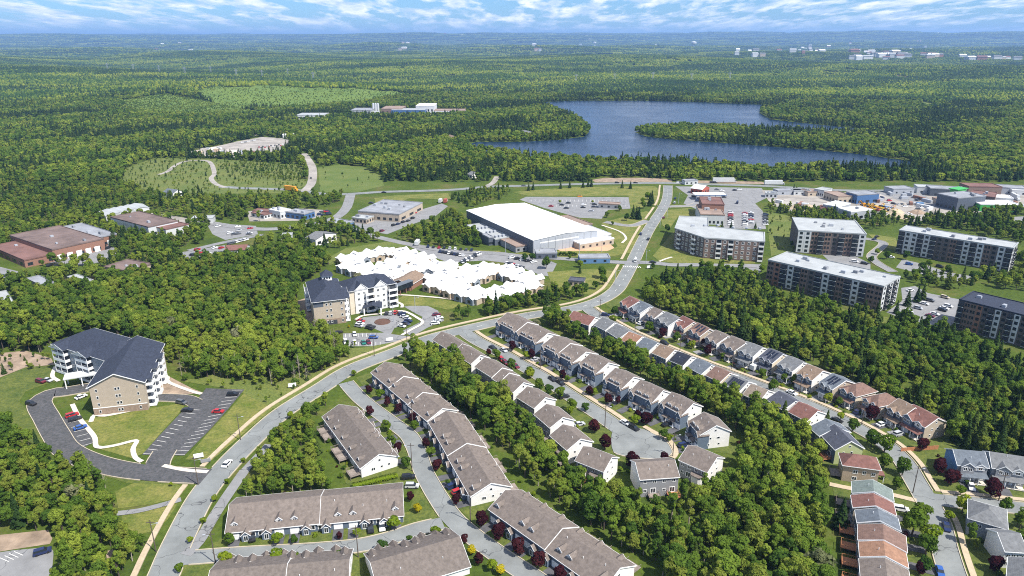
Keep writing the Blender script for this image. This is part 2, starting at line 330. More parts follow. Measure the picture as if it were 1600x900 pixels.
SHEETS = [0]
def sheet(name, px, m, z, exc=True, kind='structure', parent=None, smooth=False, **kw):
    if z < .2: SHEETS[0] += 1; z = z * 2 + SHEETS[0] * .0013
    pts = [GP(p) for p in px]
    if smooth: pts = spline(pts + [pts[0]], 3.0)[:-1]
    if exc: EXC_POLY.append(np.array(pts))
    a = sum(p[0] * q[1] - q[0] * p[1] for p, q in zip(pts, list(pts[1:]) + [pts[0]]))
    if a < 0: pts = list(pts)[::-1]
    b = MB(); b.add([(p[0], p[1], z) for p in pts], [tuple(range(len(pts)))])
    return b.build(name, m, parent, kind=kind, **kw)
def spline(pts, step=2.0):
    pts = [np.asarray(p, float) for p in pts]
    if len(pts) < 3: P = pts
    else:
        P = []
        closed = np.allclose(pts[0], pts[-1])
        ext = [pts[-2] if closed else 2 * pts[0] - pts[1]] + pts + [pts[1] if closed else 2 * pts[-1] - pts[-2]]
        for i in range(1, len(ext) - 2):
            p0, p1, p2, p3 = ext[i - 1:i + 3]; n = max(2, int(np.hypot(*(p2 - p1)) / step))
            for k in range(n):
                t = k / n; P.append(0.5 * (2 * p1 + (p2 - p0) * t + (2 * p0 - 5 * p1 + 4 * p2 - p3) * t * t + (3 * p1 - p0 - 3 * p2 + p3) * t ** 3))
        P.append(pts[-1])
    out = [P[0]]
    for a, b in zip(P[:-1], P[1:]):
        n = max(1, int(np.hypot(*(b - a)) / step))
        for k in range(1, n + 1): out.append(a + (b - a) * k / n)
    return out
LAKE = [(836, 160), (900, 157.5), (1000, 157.5), (1100, 160), (1192, 164), (1186, 176), (1205, 187), (1240, 191), (1300, 197), (1360, 203), (1425, 208.5),
        (1380, 210), (1300, 207), (1200, 203), (1100, 199), (1050, 198.5), (1010, 201), (992, 207), (1012, 214), (1060, 219), (1120, 223), (1200, 229),
        (1290, 236), (1350, 242), (1420, 252), (1455, 258), (1400, 264), (1300, 261), (1200, 268), (1150, 263), (1080, 255), (1000, 253), (930, 253), (860, 249), (800, 241),
        (735, 234), (725, 227), (745, 222), (810, 222), (870, 219), (912, 214), (921, 206), (915, 196), (897, 183), (872, 173), (850, 165)]
lake = sheet('lake', LAKE, M_['water'], 0.26, smooth=False)

# ------------------------------------------------------------------ roads, kerbs, walks
ROADS = []
def strip(pts, w, off=0.0):
    pts = np.array(pts); t = np.gradient(pts, axis=0); t /= np.maximum(1e-9, np.hypot(t[:, 0], t[:, 1]))[:, None]
    n = np.stack([-t[:, 1], t[:, 0]], 1)
    return pts + n * (off + w / 2), pts + n * (off - w / 2)
def ribbon(b, L, R, z, h=0.0):
    n = len(L)
    if n < 2: return
    if h <= 0:
        b.add([(p[0], p[1], z) for p in L] + [(p[0], p[1], z) for p in R], [(i, i + n, i + n + 1, i + 1) for i in range(n - 1)])
    else:
        vs = [(p[0], p[1], z + h) for p in L] + [(p[0], p[1], z + h) for p in R] + [(p[0], p[1], z) for p in L] + [(p[0], p[1], z) for p in R]
        fs = [(i, i + n, i + n + 1, i + 1) for i in range(n - 1)] + [(i + 2 * n, i, i + 1, i + 1 + 2 * n) for i in range(n - 1)] + \
             [(i + n, i + 3 * n, i + 1 + 3 * n, i + 1 + n) for i in range(n - 1)] + [(0, 2 * n, 3 * n, n), (n - 1, 2 * n - 1, 4 * n - 1, 3 * n - 1)]
        b.add(vs, fs)
rz_ = [0.16]
def road(name, px, w, m='asphalt', walks=(), kerb=True, exc=2.5, step=2.5):
    pts = spline([GP(p) for p in px], step); rz_[0] += 0.003
    L, R = strip(pts, w); b = MB(); ribbon(b, L, R, rz_[0]); o = b.build(name, M_[m], kind='structure')
    ROADS.append((np.array(pts), w, kerb, walks, name)); EXC_LINE.append((np.array(pts), w / 2 + exc)); return o
road('main_road', [(238, 935), (256, 900), (278, 848), (316, 775), (356, 726), (400, 682), (442, 645), (500, 608), (550, 577), (617, 551), (677, 528), (762, 507), (825, 494), (894, 483),
     (935, 471), (960, 456), (972, 440), (990, 407), (1012, 362), (1040, 317), (1044, 290)], 8.6, walks=((1, 3.0, 1.7),), exc=5.5)
road('lane', [(540, 598), (565, 625), (600, 652), (622, 668), (640, 683), (652, 707), (661, 735), (672, 757), (687, 782), (707, 810), (737, 837), (775, 865), (800, 882), (830, 902), (870, 930)], 6.4, exc=3)
road('lane', [(692, 818), (650, 828), (612, 841), (555, 854), (475, 861), (400, 865), (350, 868), (283, 873)], 5.8, exc=3)
road('street', [(722, 517), (745, 533), (784, 553), (816, 572), (850, 592), (900, 625), (940, 651), (975, 676), (1000, 695)], 7.6, walks=((1, 1.0, 2.0),), exc=3)
road('street', [(915, 480), (931, 492), (978, 519), (1040, 547), (1110, 575), (1175, 599), (1230, 620), (1288, 644), (1345, 672), (1386, 697), (1412, 722), (1428, 749), (1448, 783), (1465, 815), (1474, 852), (1486, 892), (1500, 930)],
     7.2, walks=((1, 0.9, 1.7),), exc=3)
road('street', [(1462, 781), (1495, 785), (1525, 787), (1560, 791), (1640, 800)], 6.6, walks=((1, 0.9, 1.7),), exc=3)
road('highway', [(345, 292), (380, 294), (440, 296), (470, 298), (512, 304), (550, 303), (600, 300), (700, 297), (762, 292), (800, 291), (900, 288), (1025, 286), (1100, 288), (1200, 291), (1300, 297), (1380, 298), (1450, 296), (1520, 294), (1660, 291)],
     9.0, kerb=False, exc=3, step=6)
road('side_road', [(476, 299), (487, 285), (488, 262), (478, 245), (474, 240)], 9.0, kerb=False, m='gravel', exc=2, step=5)
road('side_road', [(548, 304), (541, 325), (525, 340), (500, 348), (470, 352), (440, 357), (400, 358), (350, 352), (322, 347)], 9.0, kerb=False, m='asphalt_lot', exc=2, step=5)
road('side_road', [(410, 368), (400, 369), (350, 379), (295, 392)], 6.0, kerb=False, m='asphalt_lot', exc=2, step=5)
road('side_road', [(525, 345), (560, 362), (600, 373), (650, 384), (700, 392), (775, 396), (820, 401), (875, 404), (930, 408), (988, 411)], 7.0, kerb=False, m='asphalt_lot', exc=2, step=4)
road('side_road', [(992, 410), (1020, 411), (1050, 414), (1083, 414), (1180, 416)], 7.0, kerb=False, m='asphalt_lot', exc=2, step=4)
road('side_road', [(758, 292), (770, 286), (777, 276)], 6.0, kerb=False, m='gravel', exc=2, step=4)
road('side_road', [(1012, 345), (985, 353), (945, 347)], 6.5, kerb=True, m='asphalt_lot', exc=2, step=3)
road('side_road', [(1028, 323), (1075, 322), (1090, 318)], 6.5, kerb=True, m='asphalt_lot', exc=2, step=3)
road('side_road', [(1345, 372), (1380, 380), (1362, 400), (1372, 412), (1395, 425)], 6.0, kerb=True, m='asphalt_lot', exc=2, step=3)
road('side_road', [(1225, 313), (1262, 313), (1300, 316), (1340, 316), (1390, 308)], 8.0, kerb=False, m='gravel', exc=2, step=4)
road('side_road', [(395, 212), (470, 190), (500, 183)], 7.0, kerb=False, m='gravel', exc=2, step=6)
road('side_road', [(1380, 318), (1430, 324), (1480, 333), (1530, 330), (1650, 322)], 8.0, kerb=False, m='gravel', exc=2, step=6)
road('track', [(248, 273), (262, 268), (275, 258), (292, 252), (325, 252), (335, 270), (330, 279), (338, 288), (352, 293)], 5.0, kerb=False, m='gravel', exc=2, step=4)
road('drive_loop', [(140, 606), (105, 612), (78, 616), (62, 630), (74, 655), (88, 680), (104, 703), (140, 721), (190, 734), (250, 741), (322, 745)], 8.5, m='asphalt_new', exc=2, step=2)
road('drive_loop', [(236, 622), (262, 622), (290, 624), (305, 630)], 6.0, m='asphalt_new', exc=2, step=2)
road('drive_loop', [(258, 705), (248, 722), (243, 742)], 8.0, m='asphalt_new', exc=2, step=2)
road('path', [(183, 803), (215, 799), (248, 791), (283, 781)], 2.4, kerb=False, m='asphalt_lot', exc=1.5, step=2)
road('path', [(290, 868), (310, 848), (330, 815), (352, 780), (383, 735)], 3.6, kerb=False, m='asphalt_lot', exc=2, step=2)
road('path', [(383, 735), (420, 695)], 3.0, kerb=False, m='asphalt_lot', exc=2, step=2)
road('path', [(1296, 757), (1330, 764), (1385, 772), (1432, 783)], 2.2, kerb=False, m='concrete', exc=1.5, step=2)
for pl in ([(113, 632), (125, 655), (147, 682), (152, 699), (178, 697), (206, 690), (214, 690), (208, 702), (212, 716), (222, 722)],
           [(225, 636), (205, 642), (165, 650), (148, 649), (142, 660)], [(250, 585), (262, 590), (264, 598), (300, 612), (315, 616)],
           [(255, 728), (290, 735), (325, 738)], [(87, 573), (82, 588), (92, 596)],
           [(556, 500), (566, 494), (590, 491), (612, 487), (632, 487), (652, 497), (660, 505), (640, 517), (628, 524)],
           [(622, 461), (642, 462), (690, 466), (735, 472)], [(617, 471), (628, 476), (628, 481)],
           [(940, 352), (968, 362), (978, 372), (972, 380)], [(1050, 402), (1040, 405), (1030, 409)]):
    road('path', pl, 1.7, kerb=False, m='concrete_w', exc=1.5, step=1.5)
allpts = [(r[0], r[1]) for r in ROADS if r[4] not in ('path',)]
allpts.append((np.array([G(990, 690), G(1004, 699), G(1012, 702)]), 24.0))
def runs(line, me, clear):
    keep = np.ones(len(line), bool)
    for i, (pp, w) in enumerate(allpts):
        if pp is me: continue
        keep &= dist_line(pp, np.array(line)) > w / 2 + clear
    out, cur = [], []
    for k, p in zip(keep, line):
        if k: cur.append(p)
        else:
            if len(cur) > 2: out.append(cur)
            cur = []
    if len(cur) > 2: out.append(cur)
    return out
for pp, w, kb, walks, nm in list(ROADS):
    if not kb: continue
    for s in (1, -1):
        b = MB(); off = s * (w / 2 + 0.12)
        A, B = strip(pp, 0.0, off)
        for run in runs(A, pp, 0.15):
            L, R = strip(run, 0.24); ribbon(b, L, R, 0.0, 0.38)
        if b.f: b.build('kerb', M_['kerb'], kind='structure')
    for (s, gap, ww) in walks:
        side = -1 if False else 1
        A, B = strip(pp, 0.0, side * (w / 2 + gap + ww / 2)); 
        b = MB()
        for run in runs(A, pp, 0.6):
            L, R = strip(run, ww); ribbon(b, L, R, 0.0, 0.36)
        if b.f: b.build('sidewalk', M_['concrete'], kind='structure')
EXC_POLY.append(np.array([G(985, 690), G(1040, 690), G(1052, 705), G(1048, 718), G(1000, 720), G(955, 712), G(955, 690)]))
bulb = [(955, 688), (959, 708), (972, 713), (1002, 717), (1036, 717), (1050, 709), (1046, 697), (1038, 688), (1016, 676), (996, 669), (962, 668)]
sheet('cul_de_sac', bulb, M_['asphalt'], 0.275, smooth=True)
kb = spline([G(*p) for p in bulb[1:9]], 1.5); b = MB(); L, R = strip(kb, 0.3); ribbon(b, L, R, 0.0, 0.40); b.build('kerb', M_['kerb'], kind='structure')
b = MB(); kb = spline([G(*p) for p in [(1006, 667), (1022, 676), (1042, 686), (1052, 697), (1056, 709), (1050, 716)]], 1.5); L, R = strip(kb, 1.9); ribbon(b, L, R, 0.0, 0.37); b.build('sidewalk', M_['concrete'], kind='structure')

# ------------------------------------------------------------------ lots, lawns, bare ground
LOTS = {}
def lot(key, px, m='asphalt_lot', z=0.012, name='parking_lot'):
    LOTS[key] = sheet(name, px, M_[m], z); return LOTS[key]
lot('q1', [(322, 607), (382, 609), (352, 645), (323, 677), (288, 712), (222, 711), (250, 680), (283, 645), (297, 633), (312, 620)], 'asphalt_new', .065)
lot('q1b', [(97, 652), (110, 650), (122, 658), (150, 690), (130, 700), (115, 690)], 'asphalt_new', .06)
lot('q2', [(556, 501), (569, 495.5), (597, 492.5), (625, 490.5), (640, 495), (643, 502), (616, 513), (611, 522), (642, 526), (640, 530), (595, 541), (536, 541), (536, 521), (586, 520), (600, 520), (584, 513), (560, 510)])
lot('q2b', [(631, 479), (650, 477), (667, 477.5), (684, 485), (694, 501), (668, 512), (643.5, 526), (629.5, 517), (657, 503), (660, 495), (646, 488)], z=.016)
lot('home', [(640, 385), (700, 390), (760, 397), (850, 404), (870, 412), (860, 432), (845, 430), (800, 412), (760, 407), (700, 410), (668, 398)])
lot('arena', [(812, 312), (822, 307.5), (982, 308), (985, 326), (950, 328), (940, 342), (905, 340), (850, 325)])
lot('store', [(545, 345), (560, 338), (630, 340), (650, 330), (690, 318), (700, 322), (680, 338), (640, 352), (605, 366), (570, 360)])
lot('gas', [(1055, 291), (1190, 294), (1200, 308), (1180, 318), (1192, 330), (1197, 358), (1130, 357), (1128, 330), (1095, 330), (1068, 318), (1075, 305)])
lot('apt', [(1408, 450), (1430, 447), (1450, 458), (1500, 468), (1490, 505), (1480, 513), (1445, 505), (1400, 494), (1385, 488), (1410, 470)])
lot('apt2', [(1285, 398), (1340, 402), (1360, 412), (1360, 425), (1300, 412)])
lot('apt3', [(1410, 405), (1440, 412), (1480, 425), (1520, 432), (1500, 440), (1440, 428), (1400, 418)])
lot('apt4', [(1155, 412), (1190, 413), (1188, 425), (1180, 440), (1170, 432)])
lot('ind1', [(322, 348), (400, 353), (403, 366), (352, 375), (332, 366)])
lot('ind2', [(278, 395), (352, 383), (350, 398), (330, 410), (305, 412)])
lot('ind3', [(75, 410), (85, 393), (165, 378), (190, 395), (165, 408), (130, 415)], name='yard')
lot('ind4', [(208, 331), (250, 334), (330, 347), (335, 352), (290, 352), (240, 342)], 'gravel', name='yard')
lot('ind5', [(385, 330), (475, 326), (505, 328), (500, 340), (465, 345), (390, 346)], 'gravel', name='yard')
lot('strip', [(1190, 297), (1300, 301), (1660, 298), (1660, 326), (1490, 333), (1430, 347), (1370, 334), (1300, 332), (1236, 331), (1205, 320)], 'gravel', z=.010, name='yard')
lot('ind6', [(1270, 300), (1350, 318), (1425, 326), (1440, 338), (1420, 345), (1370, 332), (1310, 330), (1240, 330), (1240, 318)], 'gravel', name='yard')
lot('ind7', [(1365, 300), (1440, 300), (1460, 318), (1600, 320), (1620, 300), (1660, 296), (1660, 325), (1490, 330), (1420, 318)], 'asphalt_lot', name='yard')
lot('ind8', [(0, 417), (28, 424), (32, 433), (0, 445), (-30, 430)], name='yard')
lot('apt5', [(1570, 340), (1600, 338), (1640, 342), (1640, 352), (1590, 350)], name='yard')
lot('quarry', [(290, 238), (350, 226), (370, 221), (410, 214), (440, 216), (457, 220), (450, 232), (440, 240), (380, 246), (300, 243)], 'gravel', name='yard')
lot('plant', [(540, 178), (600, 183), (700, 181), (730, 176), (720, 171), (560, 170)], 'gravel', name='yard')
lot('corner', [(-30, 868), (22, 860), (78, 855), (84, 862), (78, 930), (-40, 930)], z=.03)
sheet('dirt', [(0, 836), (75, 828), (82, 842), (78, 850), (25, 858), (0, 862), (-30, 862), (-30, 838)], M_['dirt'], .012)
sheet('sand_field', [(866, 388), (905, 381), (950, 379), (962, 389), (930, 396), (890, 398)], M_['sand'], .02)
sheet('dirt', [(243, 588), (258, 585), (300, 607), (318, 614), (285, 617), (240, 616)], M_['dirt'], .012)
sheet('dirt', [(925, 281), (945, 278), (1010, 278), (1050, 280), (1050, 284), (930, 285)], M_['dirt'], .012)
sheet('dirt', [(1085, 282), (1190, 284), (1200, 288), (1090, 286)], M_['dirt'], .012)
sheet('dirt', [(465, 470), (480, 465), (488, 490), (490, 510), (480, 512), (466, 495)], M_['dirt'], .012)
sheet('dirt', [(0, 552), (40, 548), (80, 560), (85, 570), (40, 574), (0, 590)], M_['dirt'], .012)
sheet('dirt', [(165, 862), (188, 855), (192, 868), (170, 890)], M_['dirt'], .012)
for k, pl in enumerate(([(0, 592), (40, 574), (84, 574), (88, 596), (60, 604), (40, 612), (30, 628), (62, 660), (75, 690), (60, 700), (0, 650)],
           [(150, 652), (225, 640), (292, 628), (282, 643), (250, 678), (225, 708), (206, 716), (150, 700), (125, 660)],
           [(385, 610), (432, 625), (425, 640), (330, 720), (290, 718), (325, 677), (355, 645)],
           [(190, 805), (255, 790), (280, 783), (262, 812), (240, 830), (190, 842)], [(180, 768), (215, 752), (275, 756), (290, 765), (270, 780), (240, 787), (185, 795)],
           [(160, 726), (175, 735), (265, 750), (262, 757), (200, 755), (165, 745)])):
    sheet('lawn', pl, M_['lawn' if k not in (0, 5) else 'lawn_dk'], .008)
for pl in ([(280, 876), (340, 873), (470, 866), (560, 858), (570, 900), (540, 935), (270, 935)], [(350, 838), (640, 800), (648, 765), (668, 770), (688, 805), (690, 812), (560, 850), (350, 864), (308, 866)],
           [(530, 640), (545, 630), (625, 688), (648, 720), (660, 750), (640, 765), (560, 768), (540, 755), (520, 690)], [(556, 590), (600, 575), (720, 660), (800, 770), (1000, 935), (860, 935), (760, 835), (700, 780), (665, 700), (600, 640)],
           [(690, 522), (760, 520), (1000, 660), (960, 760), (820, 690), (700, 580)], [(760, 512), (790, 500), (900, 530), (1150, 650), (1150, 710), (1050, 700), (940, 630)],
           [(940, 470), (1000, 465), (1200, 530), (1480, 650), (1500, 700), (1600, 720), (1600, 790), (1450, 770), (1420, 715), (1300, 640), (1000, 520)],
           [(870, 490), (930, 495), (1300, 655), (1420, 740), (1450, 790), (1480, 935), (1320, 935), (1300, 750), (1200, 660)], [(1470, 790), (1640, 805), (1640, 935), (1505, 935)]):
    sheet('lawn', pl, M_['lawn_dk'], .006, exc=False)
for pl in ([(497, 262), (530, 257), (570, 262), (595, 275), (600, 290), (560, 300), (500, 301)],):
    sheet('field', pl, M_['field'], .01)
for pl in ([(800, 300), (900, 292), (1024, 291), (1032, 300), (1028, 320), (985, 326), (982, 306), (825, 306)], [(940, 348), (1010, 330), (1016, 332), (985, 395), (960, 400), (870, 402), (800, 396), (860, 392), (950, 392), (965, 385)],
           [(630, 462), (690, 468), (740, 476), (700, 484), (668, 478), (630, 478), (618, 470)], [(855, 425), (930, 420), (965, 425), (960, 445), (930, 462), (880, 455), (860, 440)],
           [(1020, 400), (1052, 362), (1060, 385), (1100, 402), (1180, 405), (1180, 412), (1060, 412), (1030, 408)], [(680, 390), (780, 392), (795, 398), (760, 396), (690, 391)], [(1030, 330), (1075, 325), (1105, 332), (1090, 338), (1058, 340), (1045, 360), (1035, 352)],
           [(585, 310), (620, 305), (700, 302), (705, 312), (640, 310), (590, 330)], [(1230, 480), (1300, 480), (1395, 498), (1380, 505), (1300, 490)], [(1355, 365), (1400, 372), (1405, 395), (1375, 382)]):
    sheet('lawn', pl, M_['lawn'], .011)
for pl in ([(195, 264), (240, 247), (330, 248), (470, 258), (480, 290), (445, 302), (340, 303), (240, 299), (190, 288)],
           [(480, 500), (530, 545), (600, 542), (640, 535), (600, 555), (520, 590), (430, 640), (370, 610), (280, 595), (320, 590)],
           [(540, 640), (500, 618)] and [(560, 545), (640, 530), (655, 527), (600, 556), (540, 575)], [(1200, 330), (1235, 338), (1250, 362), (1245, 392), (1205, 400), (1200, 360)],
           [(510, 405), (540, 388), (620, 375), (640, 384), (560, 395), (515, 415)]):
    sheet('meadow', pl, M_['meadow'], .007, exc=len(pl) != 10)
# young growth and cut-over ground far off, laid over the rising land
def draped(px, zg, m, name='clearing', sp=26.0, lift=1.2):
    pg = np.array([G(p[0], p[1], zg) for p in px]); EXC_POLY.append(pg); mn, mx_ = pg.min(0), pg.max(0); nx = int((mx_[0] - mn[0]) / sp) + 2; ny = int((mx_[1] - mn[1]) / sp) + 2
    X, Y = np.meshgrid(mn[0] + np.arange(nx) * sp, mn[1] + np.arange(ny) * sp, indexing='ij'); c_ = np.stack([X.ravel() + sp / 2, Y.ravel() + sp / 2], 1); ok = inside(pg, c_).reshape(nx, ny); bm_ = MB()
    bm_.v = list(zip(X.ravel().tolist(), Y.ravel().tolist(), (hills(X.ravel(), Y.ravel()) + lift).tolist())); bm_.f = [(i * ny + j, (i + 1) * ny + j, (i + 1) * ny + j + 1, i * ny + j + 1) for i in range(nx - 1) for j in range(ny - 1) if ok[i, j]]; bm_.m = [0] * len(bm_.f)
    return bm_.build(name, M_[m], kind='structure')
DRAPE = [([(295, 143), (340, 133), (420, 122), (470, 121), (560, 130), (640, 140), (560, 152), (450, 158), (350, 158)], 18.0), ([(190, 158), (260, 152), (330, 160), (420, 172), (330, 177), (200, 170)], 8.0)]
for pl_, z_ in DRAPE: draped(pl_, z_, 'young')
draped([(1427, 119), (1443, 119), (1460, 168), (1440, 168)], 0, 'field', sp=9); draped([(1374, 118), (1432, 118), (1433, 124), (1378, 125)], 0, 'dirt'); draped([(255, 125), (330, 121), (405, 119), (405, 122), (300, 127)], 10, 'dirt', sp=20); draped([(1040, 102), (1058, 92), (1064, 92), (1052, 102)], 5, 'field'); draped([(960, 93), (1012, 89), (1012, 92), (970, 95)], 5, 'field')
# painted bays
pl_mesh = MB().box(-.07, .07, 0, 1, 0, .004).mesh('parking_line', M_['paint'])
def bays(key, a, b_, n, dpx):
    A = G(*a); B = G(*b_)
    for k in range(n + 1):
        p = A + (B - A) * k / n; f = k / n
        e = G(a[0] + (b_[0] - a[0]) * f + dpx[0], a[1] + (b_[1] - a[1]) * f + dpx[1]); d = e - p
        put('parking_line', pl_mesh, LOTS[key], (p[0], p[1], LOTS[key].data.vertices[0].co.z + .006), atan2(d[1], d[0]) - pi / 2, (1, hypot(*d), 1))
bays('q1', (379, 610), (289, 711), 17, (-17, 0)); bays('q1', (296, 640), (224, 709), 11, (16, 1)); bays('q1b', (103, 655), (129, 697), 6, (17, -5))
bays('q2', (540, 521.5), (586, 521), 7, (0, 5)); bays('q2', (540, 540), (594, 540), 8, (0, -5.5)); bays('arena', (830, 312), (978, 312), 24, (0, 3)); bays('arena', (850, 320), (978, 320), 20, (0, 3))
bays('corner', (0, 872), (22, 862), 3, (14, 6)); bays('apt', (1412, 462), (1400, 490), 7, (14, 3)); bays('gas', (1140, 332), (1145, 354), 8, (8, 0)); bays('gas', (1164, 333), (1166, 354), 8, (8, 0))
# lane dashes and a crossing on the main road
dash = MB().box(-.09, .09, -1.5, 1.5, 0, .004).mesh('lane_dash', M_['paint'])
mr = ROADS[0][0]; mo = bpy.data.objects['main_road']
for i in range(10, len(mr) - 6, 4):
    if mr[i][1] > 330:
        d = mr[i + 1] - mr[i]; put('lane_dash', dash, mo, (mr[i][0], mr[i][1], .17), atan2(d[1], d[0]) - pi / 2)
zb = MB().box(-.3, .3, -1.4, 1.4, 0, .004).mesh('crossing_bar', M_['paint'])
c0 = G(974, 417); c1 = G(1000, 418)
for k in range(9):
    p = c0 + (c1 - c0) * k / 8; put('crossing_bar', zb, mo, (p[0], p[1], .31), 0.12)
# ------------------------------------------------------------------ shared building pieces (all face -y, origin at the middle of the lower edge)
def window_mesh(key, frame='trim', two=True):
    b = MB(); t = .09
    o = [(-.5, 0), (.5, 0), (.5, 1), (-.5, 1)]; i = [(-.5 + t, t), (.5 - t, t), (.5 - t, 1 - t), (-.5 + t, 1 - t)]
    vs = [(x, -.07, z) for x, z in o] + [(x, -.07, z) for x, z in i] + [(x, .02, z) for x, z in o] + [(x, -.02, z) for x, z in i]
    fs = [(k, (k + 1) % 4, 4 + (k + 1) % 4, 4 + k) for k in range(4)] + [(8 + k, 8 + (k + 1) % 4, (k + 1) % 4, k) for k in range(4)]
    fs += [(4 + k, 4 + (k + 1) % 4, 12 + (k + 1) % 4, 12 + k) for k in range(4)]
    b.add(vs, fs, 0); b.add([vs[12], vs[13], vs[14], vs[15]], [(0, 1, 2, 3)], 1)
    if two: b.add([(-.04, -.06, t), (.04, -.06, t), (.04, -.06, 1 - t), (-.04, -.06, 1 - t)], [(0, 1, 2, 3)], 0)
    return b.mesh(key, [M_[frame], M_['glass']])
WIN2 = window_mesh('window_double'); WIN1 = window_mesh('window_single', two=False); WIND = window_mesh('window_dark', 'metal_dk', True)
b = MB(); b.box(-.5, .5, -.05, .02, 0, 1)
for k in range(4): b.box(-.47, .47, -.075, -.05, .03 + k * .245, .225 + k * .245)
GARAGE = b.mesh('garage_door', M_['trim'])
b = MB(); b.box(-.5, .5, -.06, .02, 0, 1, 0).box(-.28, .28, -.08, -.06, .55, .92, 1); DOOR = b.mesh('door', [M_['trim'], M_['glass']])
b = MB(); b.box(-.5, .5, -1.0, 0, 0, .06, 0).box(-.5, .5, -1.0, -.97, .06, .4, 1).box(-.5, -.485, -.97, 0, .06, .4, 1).box(.485, .5, -.97, 0, .06, .4, 1).box(-.47, .47, -.03, 0.0, .06, .9, 2)
b.box(-.5, -.46, -1.0, -.93, .4, 1, 1).box(.46, .5, -1.0, -.93, .4, 1, 1)
BALC = b.mesh('balcony', [M_['concrete_w'], M_['rail'], M_['glass']]); BALC2 = b.mesh('balcony_open', [M_['rail'], M_['glass'], M_['balc']])
BALC3 = b.mesh('balcony_white', [M_['trim'], M_['trim'], M_['balc']])
b = MB().box(-.5, .5, -.06, 0, 0, 1); PANELS = {k: b.mesh('panel_' + k, M_[k]) for k in ('panel_w', 'panel_g', 'panel_dk', 'brick', 'brick_red', 'brick_dark', 'stone', 'steel_g', 'beige_w', 'bluegray_w', 'white')}
b = MB().box(-1.0, 1.0, -.7, .7, 0, 1.1); b.box(-.8, .8, -.5, .5, 1.1, 1.25); RTU = b.mesh('rooftop_unit', M_['steel_g']); RTUD = b.mesh('rooftop_unit_dark', M_['flat_gray'])
b = MB().cyl(0, 0, 0, .7, .09, .09, 6); VENT = b.mesh('roof_vent', M_['trim'])

class Frame:
    """local x: across the building (0..D), local y: along the ridge, away from the near gable (0..L)"""
    def __init__(s, FL=None, NL=None, NR=None, z=6.0, D=None, L=None, ridge=None):
        if ridge:
            a = G(*ridge[0], z); f = G(*ridge[1], z)
        else: a = G(*NL, z); f = G(*FL, z)
        u = f - a; s.L = L or hypot(*u); u = u / hypot(*u); v = np.array((u[1], -u[0]))
        s.D = D or float(np.dot(G(*NR, z) - a, v)); s.u, s.v = u, v
        s.o = a - v * s.D / 2 if ridge else a
        s.rz = atan2(v[1], v[0])
    def pt(s, x, y): return s.o + s.v * x + s.u * y
    def exclude(s, m=2.5): EXC_POLY.append(np.array([s.pt(-m, -m), s.pt(s.D + m, -m), s.pt(s.D + m, s.L + m), s.pt(-m, s.L + m)]))
    def thing(s, name, label, cat, group=None, m=2.5):
        s.exclude(m); t = thing(name, label, cat, (s.o[0], s.o[1], 0), s.rz, group); return t
def on(side, D, L, a, o, z):
    return {'x0': ((-o, a, z), -pi / 2), 'y0': ((a, -o, z), 0.0), 'xD': ((D + o, a, z), pi / 2), 'yL': ((a, L + o, z), pi)}[side]
def attach(par, name, me, fr, side, a, z, w, h, o=0.0, d=1.0):
    loc, rz = on(side, fr[0], fr[1], a, o, z); return put(name, me, par, loc, rz, (w, d, h))
def gable_body(par, D, L, ze, rise, wall, roof, y0=0.0, x0=0.0, oh=.45, og=.35, fascia=True, base=0.0, t=.18):
    s = rise / (D / 2); zr = ze + rise
    b = MB(); b.prism_y([(x0, base), (x0 + D, base), (x0 + D, ze - .03), (x0 + D / 2, zr - .03), (x0, ze - .03)], y0, y0 + L); b.build('wall', M_[wall], par)
    zl = ze - oh * s
    sec = [(x0 - oh, zl), (x0 + D / 2, zr), (x0 + D + oh, zl), (x0 + D + oh, zl + t), (x0 + D / 2, zr + t), (x0 - oh, zl + t)]
    r = MB().prism_y(sec, y0 - og, y0 + L + og).build('roof', M_[roof], par)
    if fascia:
        sec2 = [(x0 - oh - .02, zl - .14), (x0 + D / 2, zr - .14), (x0 + D + oh + .02, zl - .14), (x0 + D + oh + .02, zl + t + .02), (x0 + D / 2, zr + t + .02), (x0 - oh - .02, zl + t + .02)]
        f = MB(); f.prism_y(sec2, y0 - og - .07, y0 - og + .0); f.prism_y(sec2, y0 + L + og, y0 + L + og + .07)
        f.box(x0 - oh - .1, x0 - oh - .005, y0 - og, y0 + L + og, zl - .08, zl + t - .03); f.box(x0 + D + oh + .005, x0 + D + oh + .1, y0 - og, y0 + L + og, zl - .08, zl + t - .03)
        f.build('fascia', M_['trim'], r)
    return r
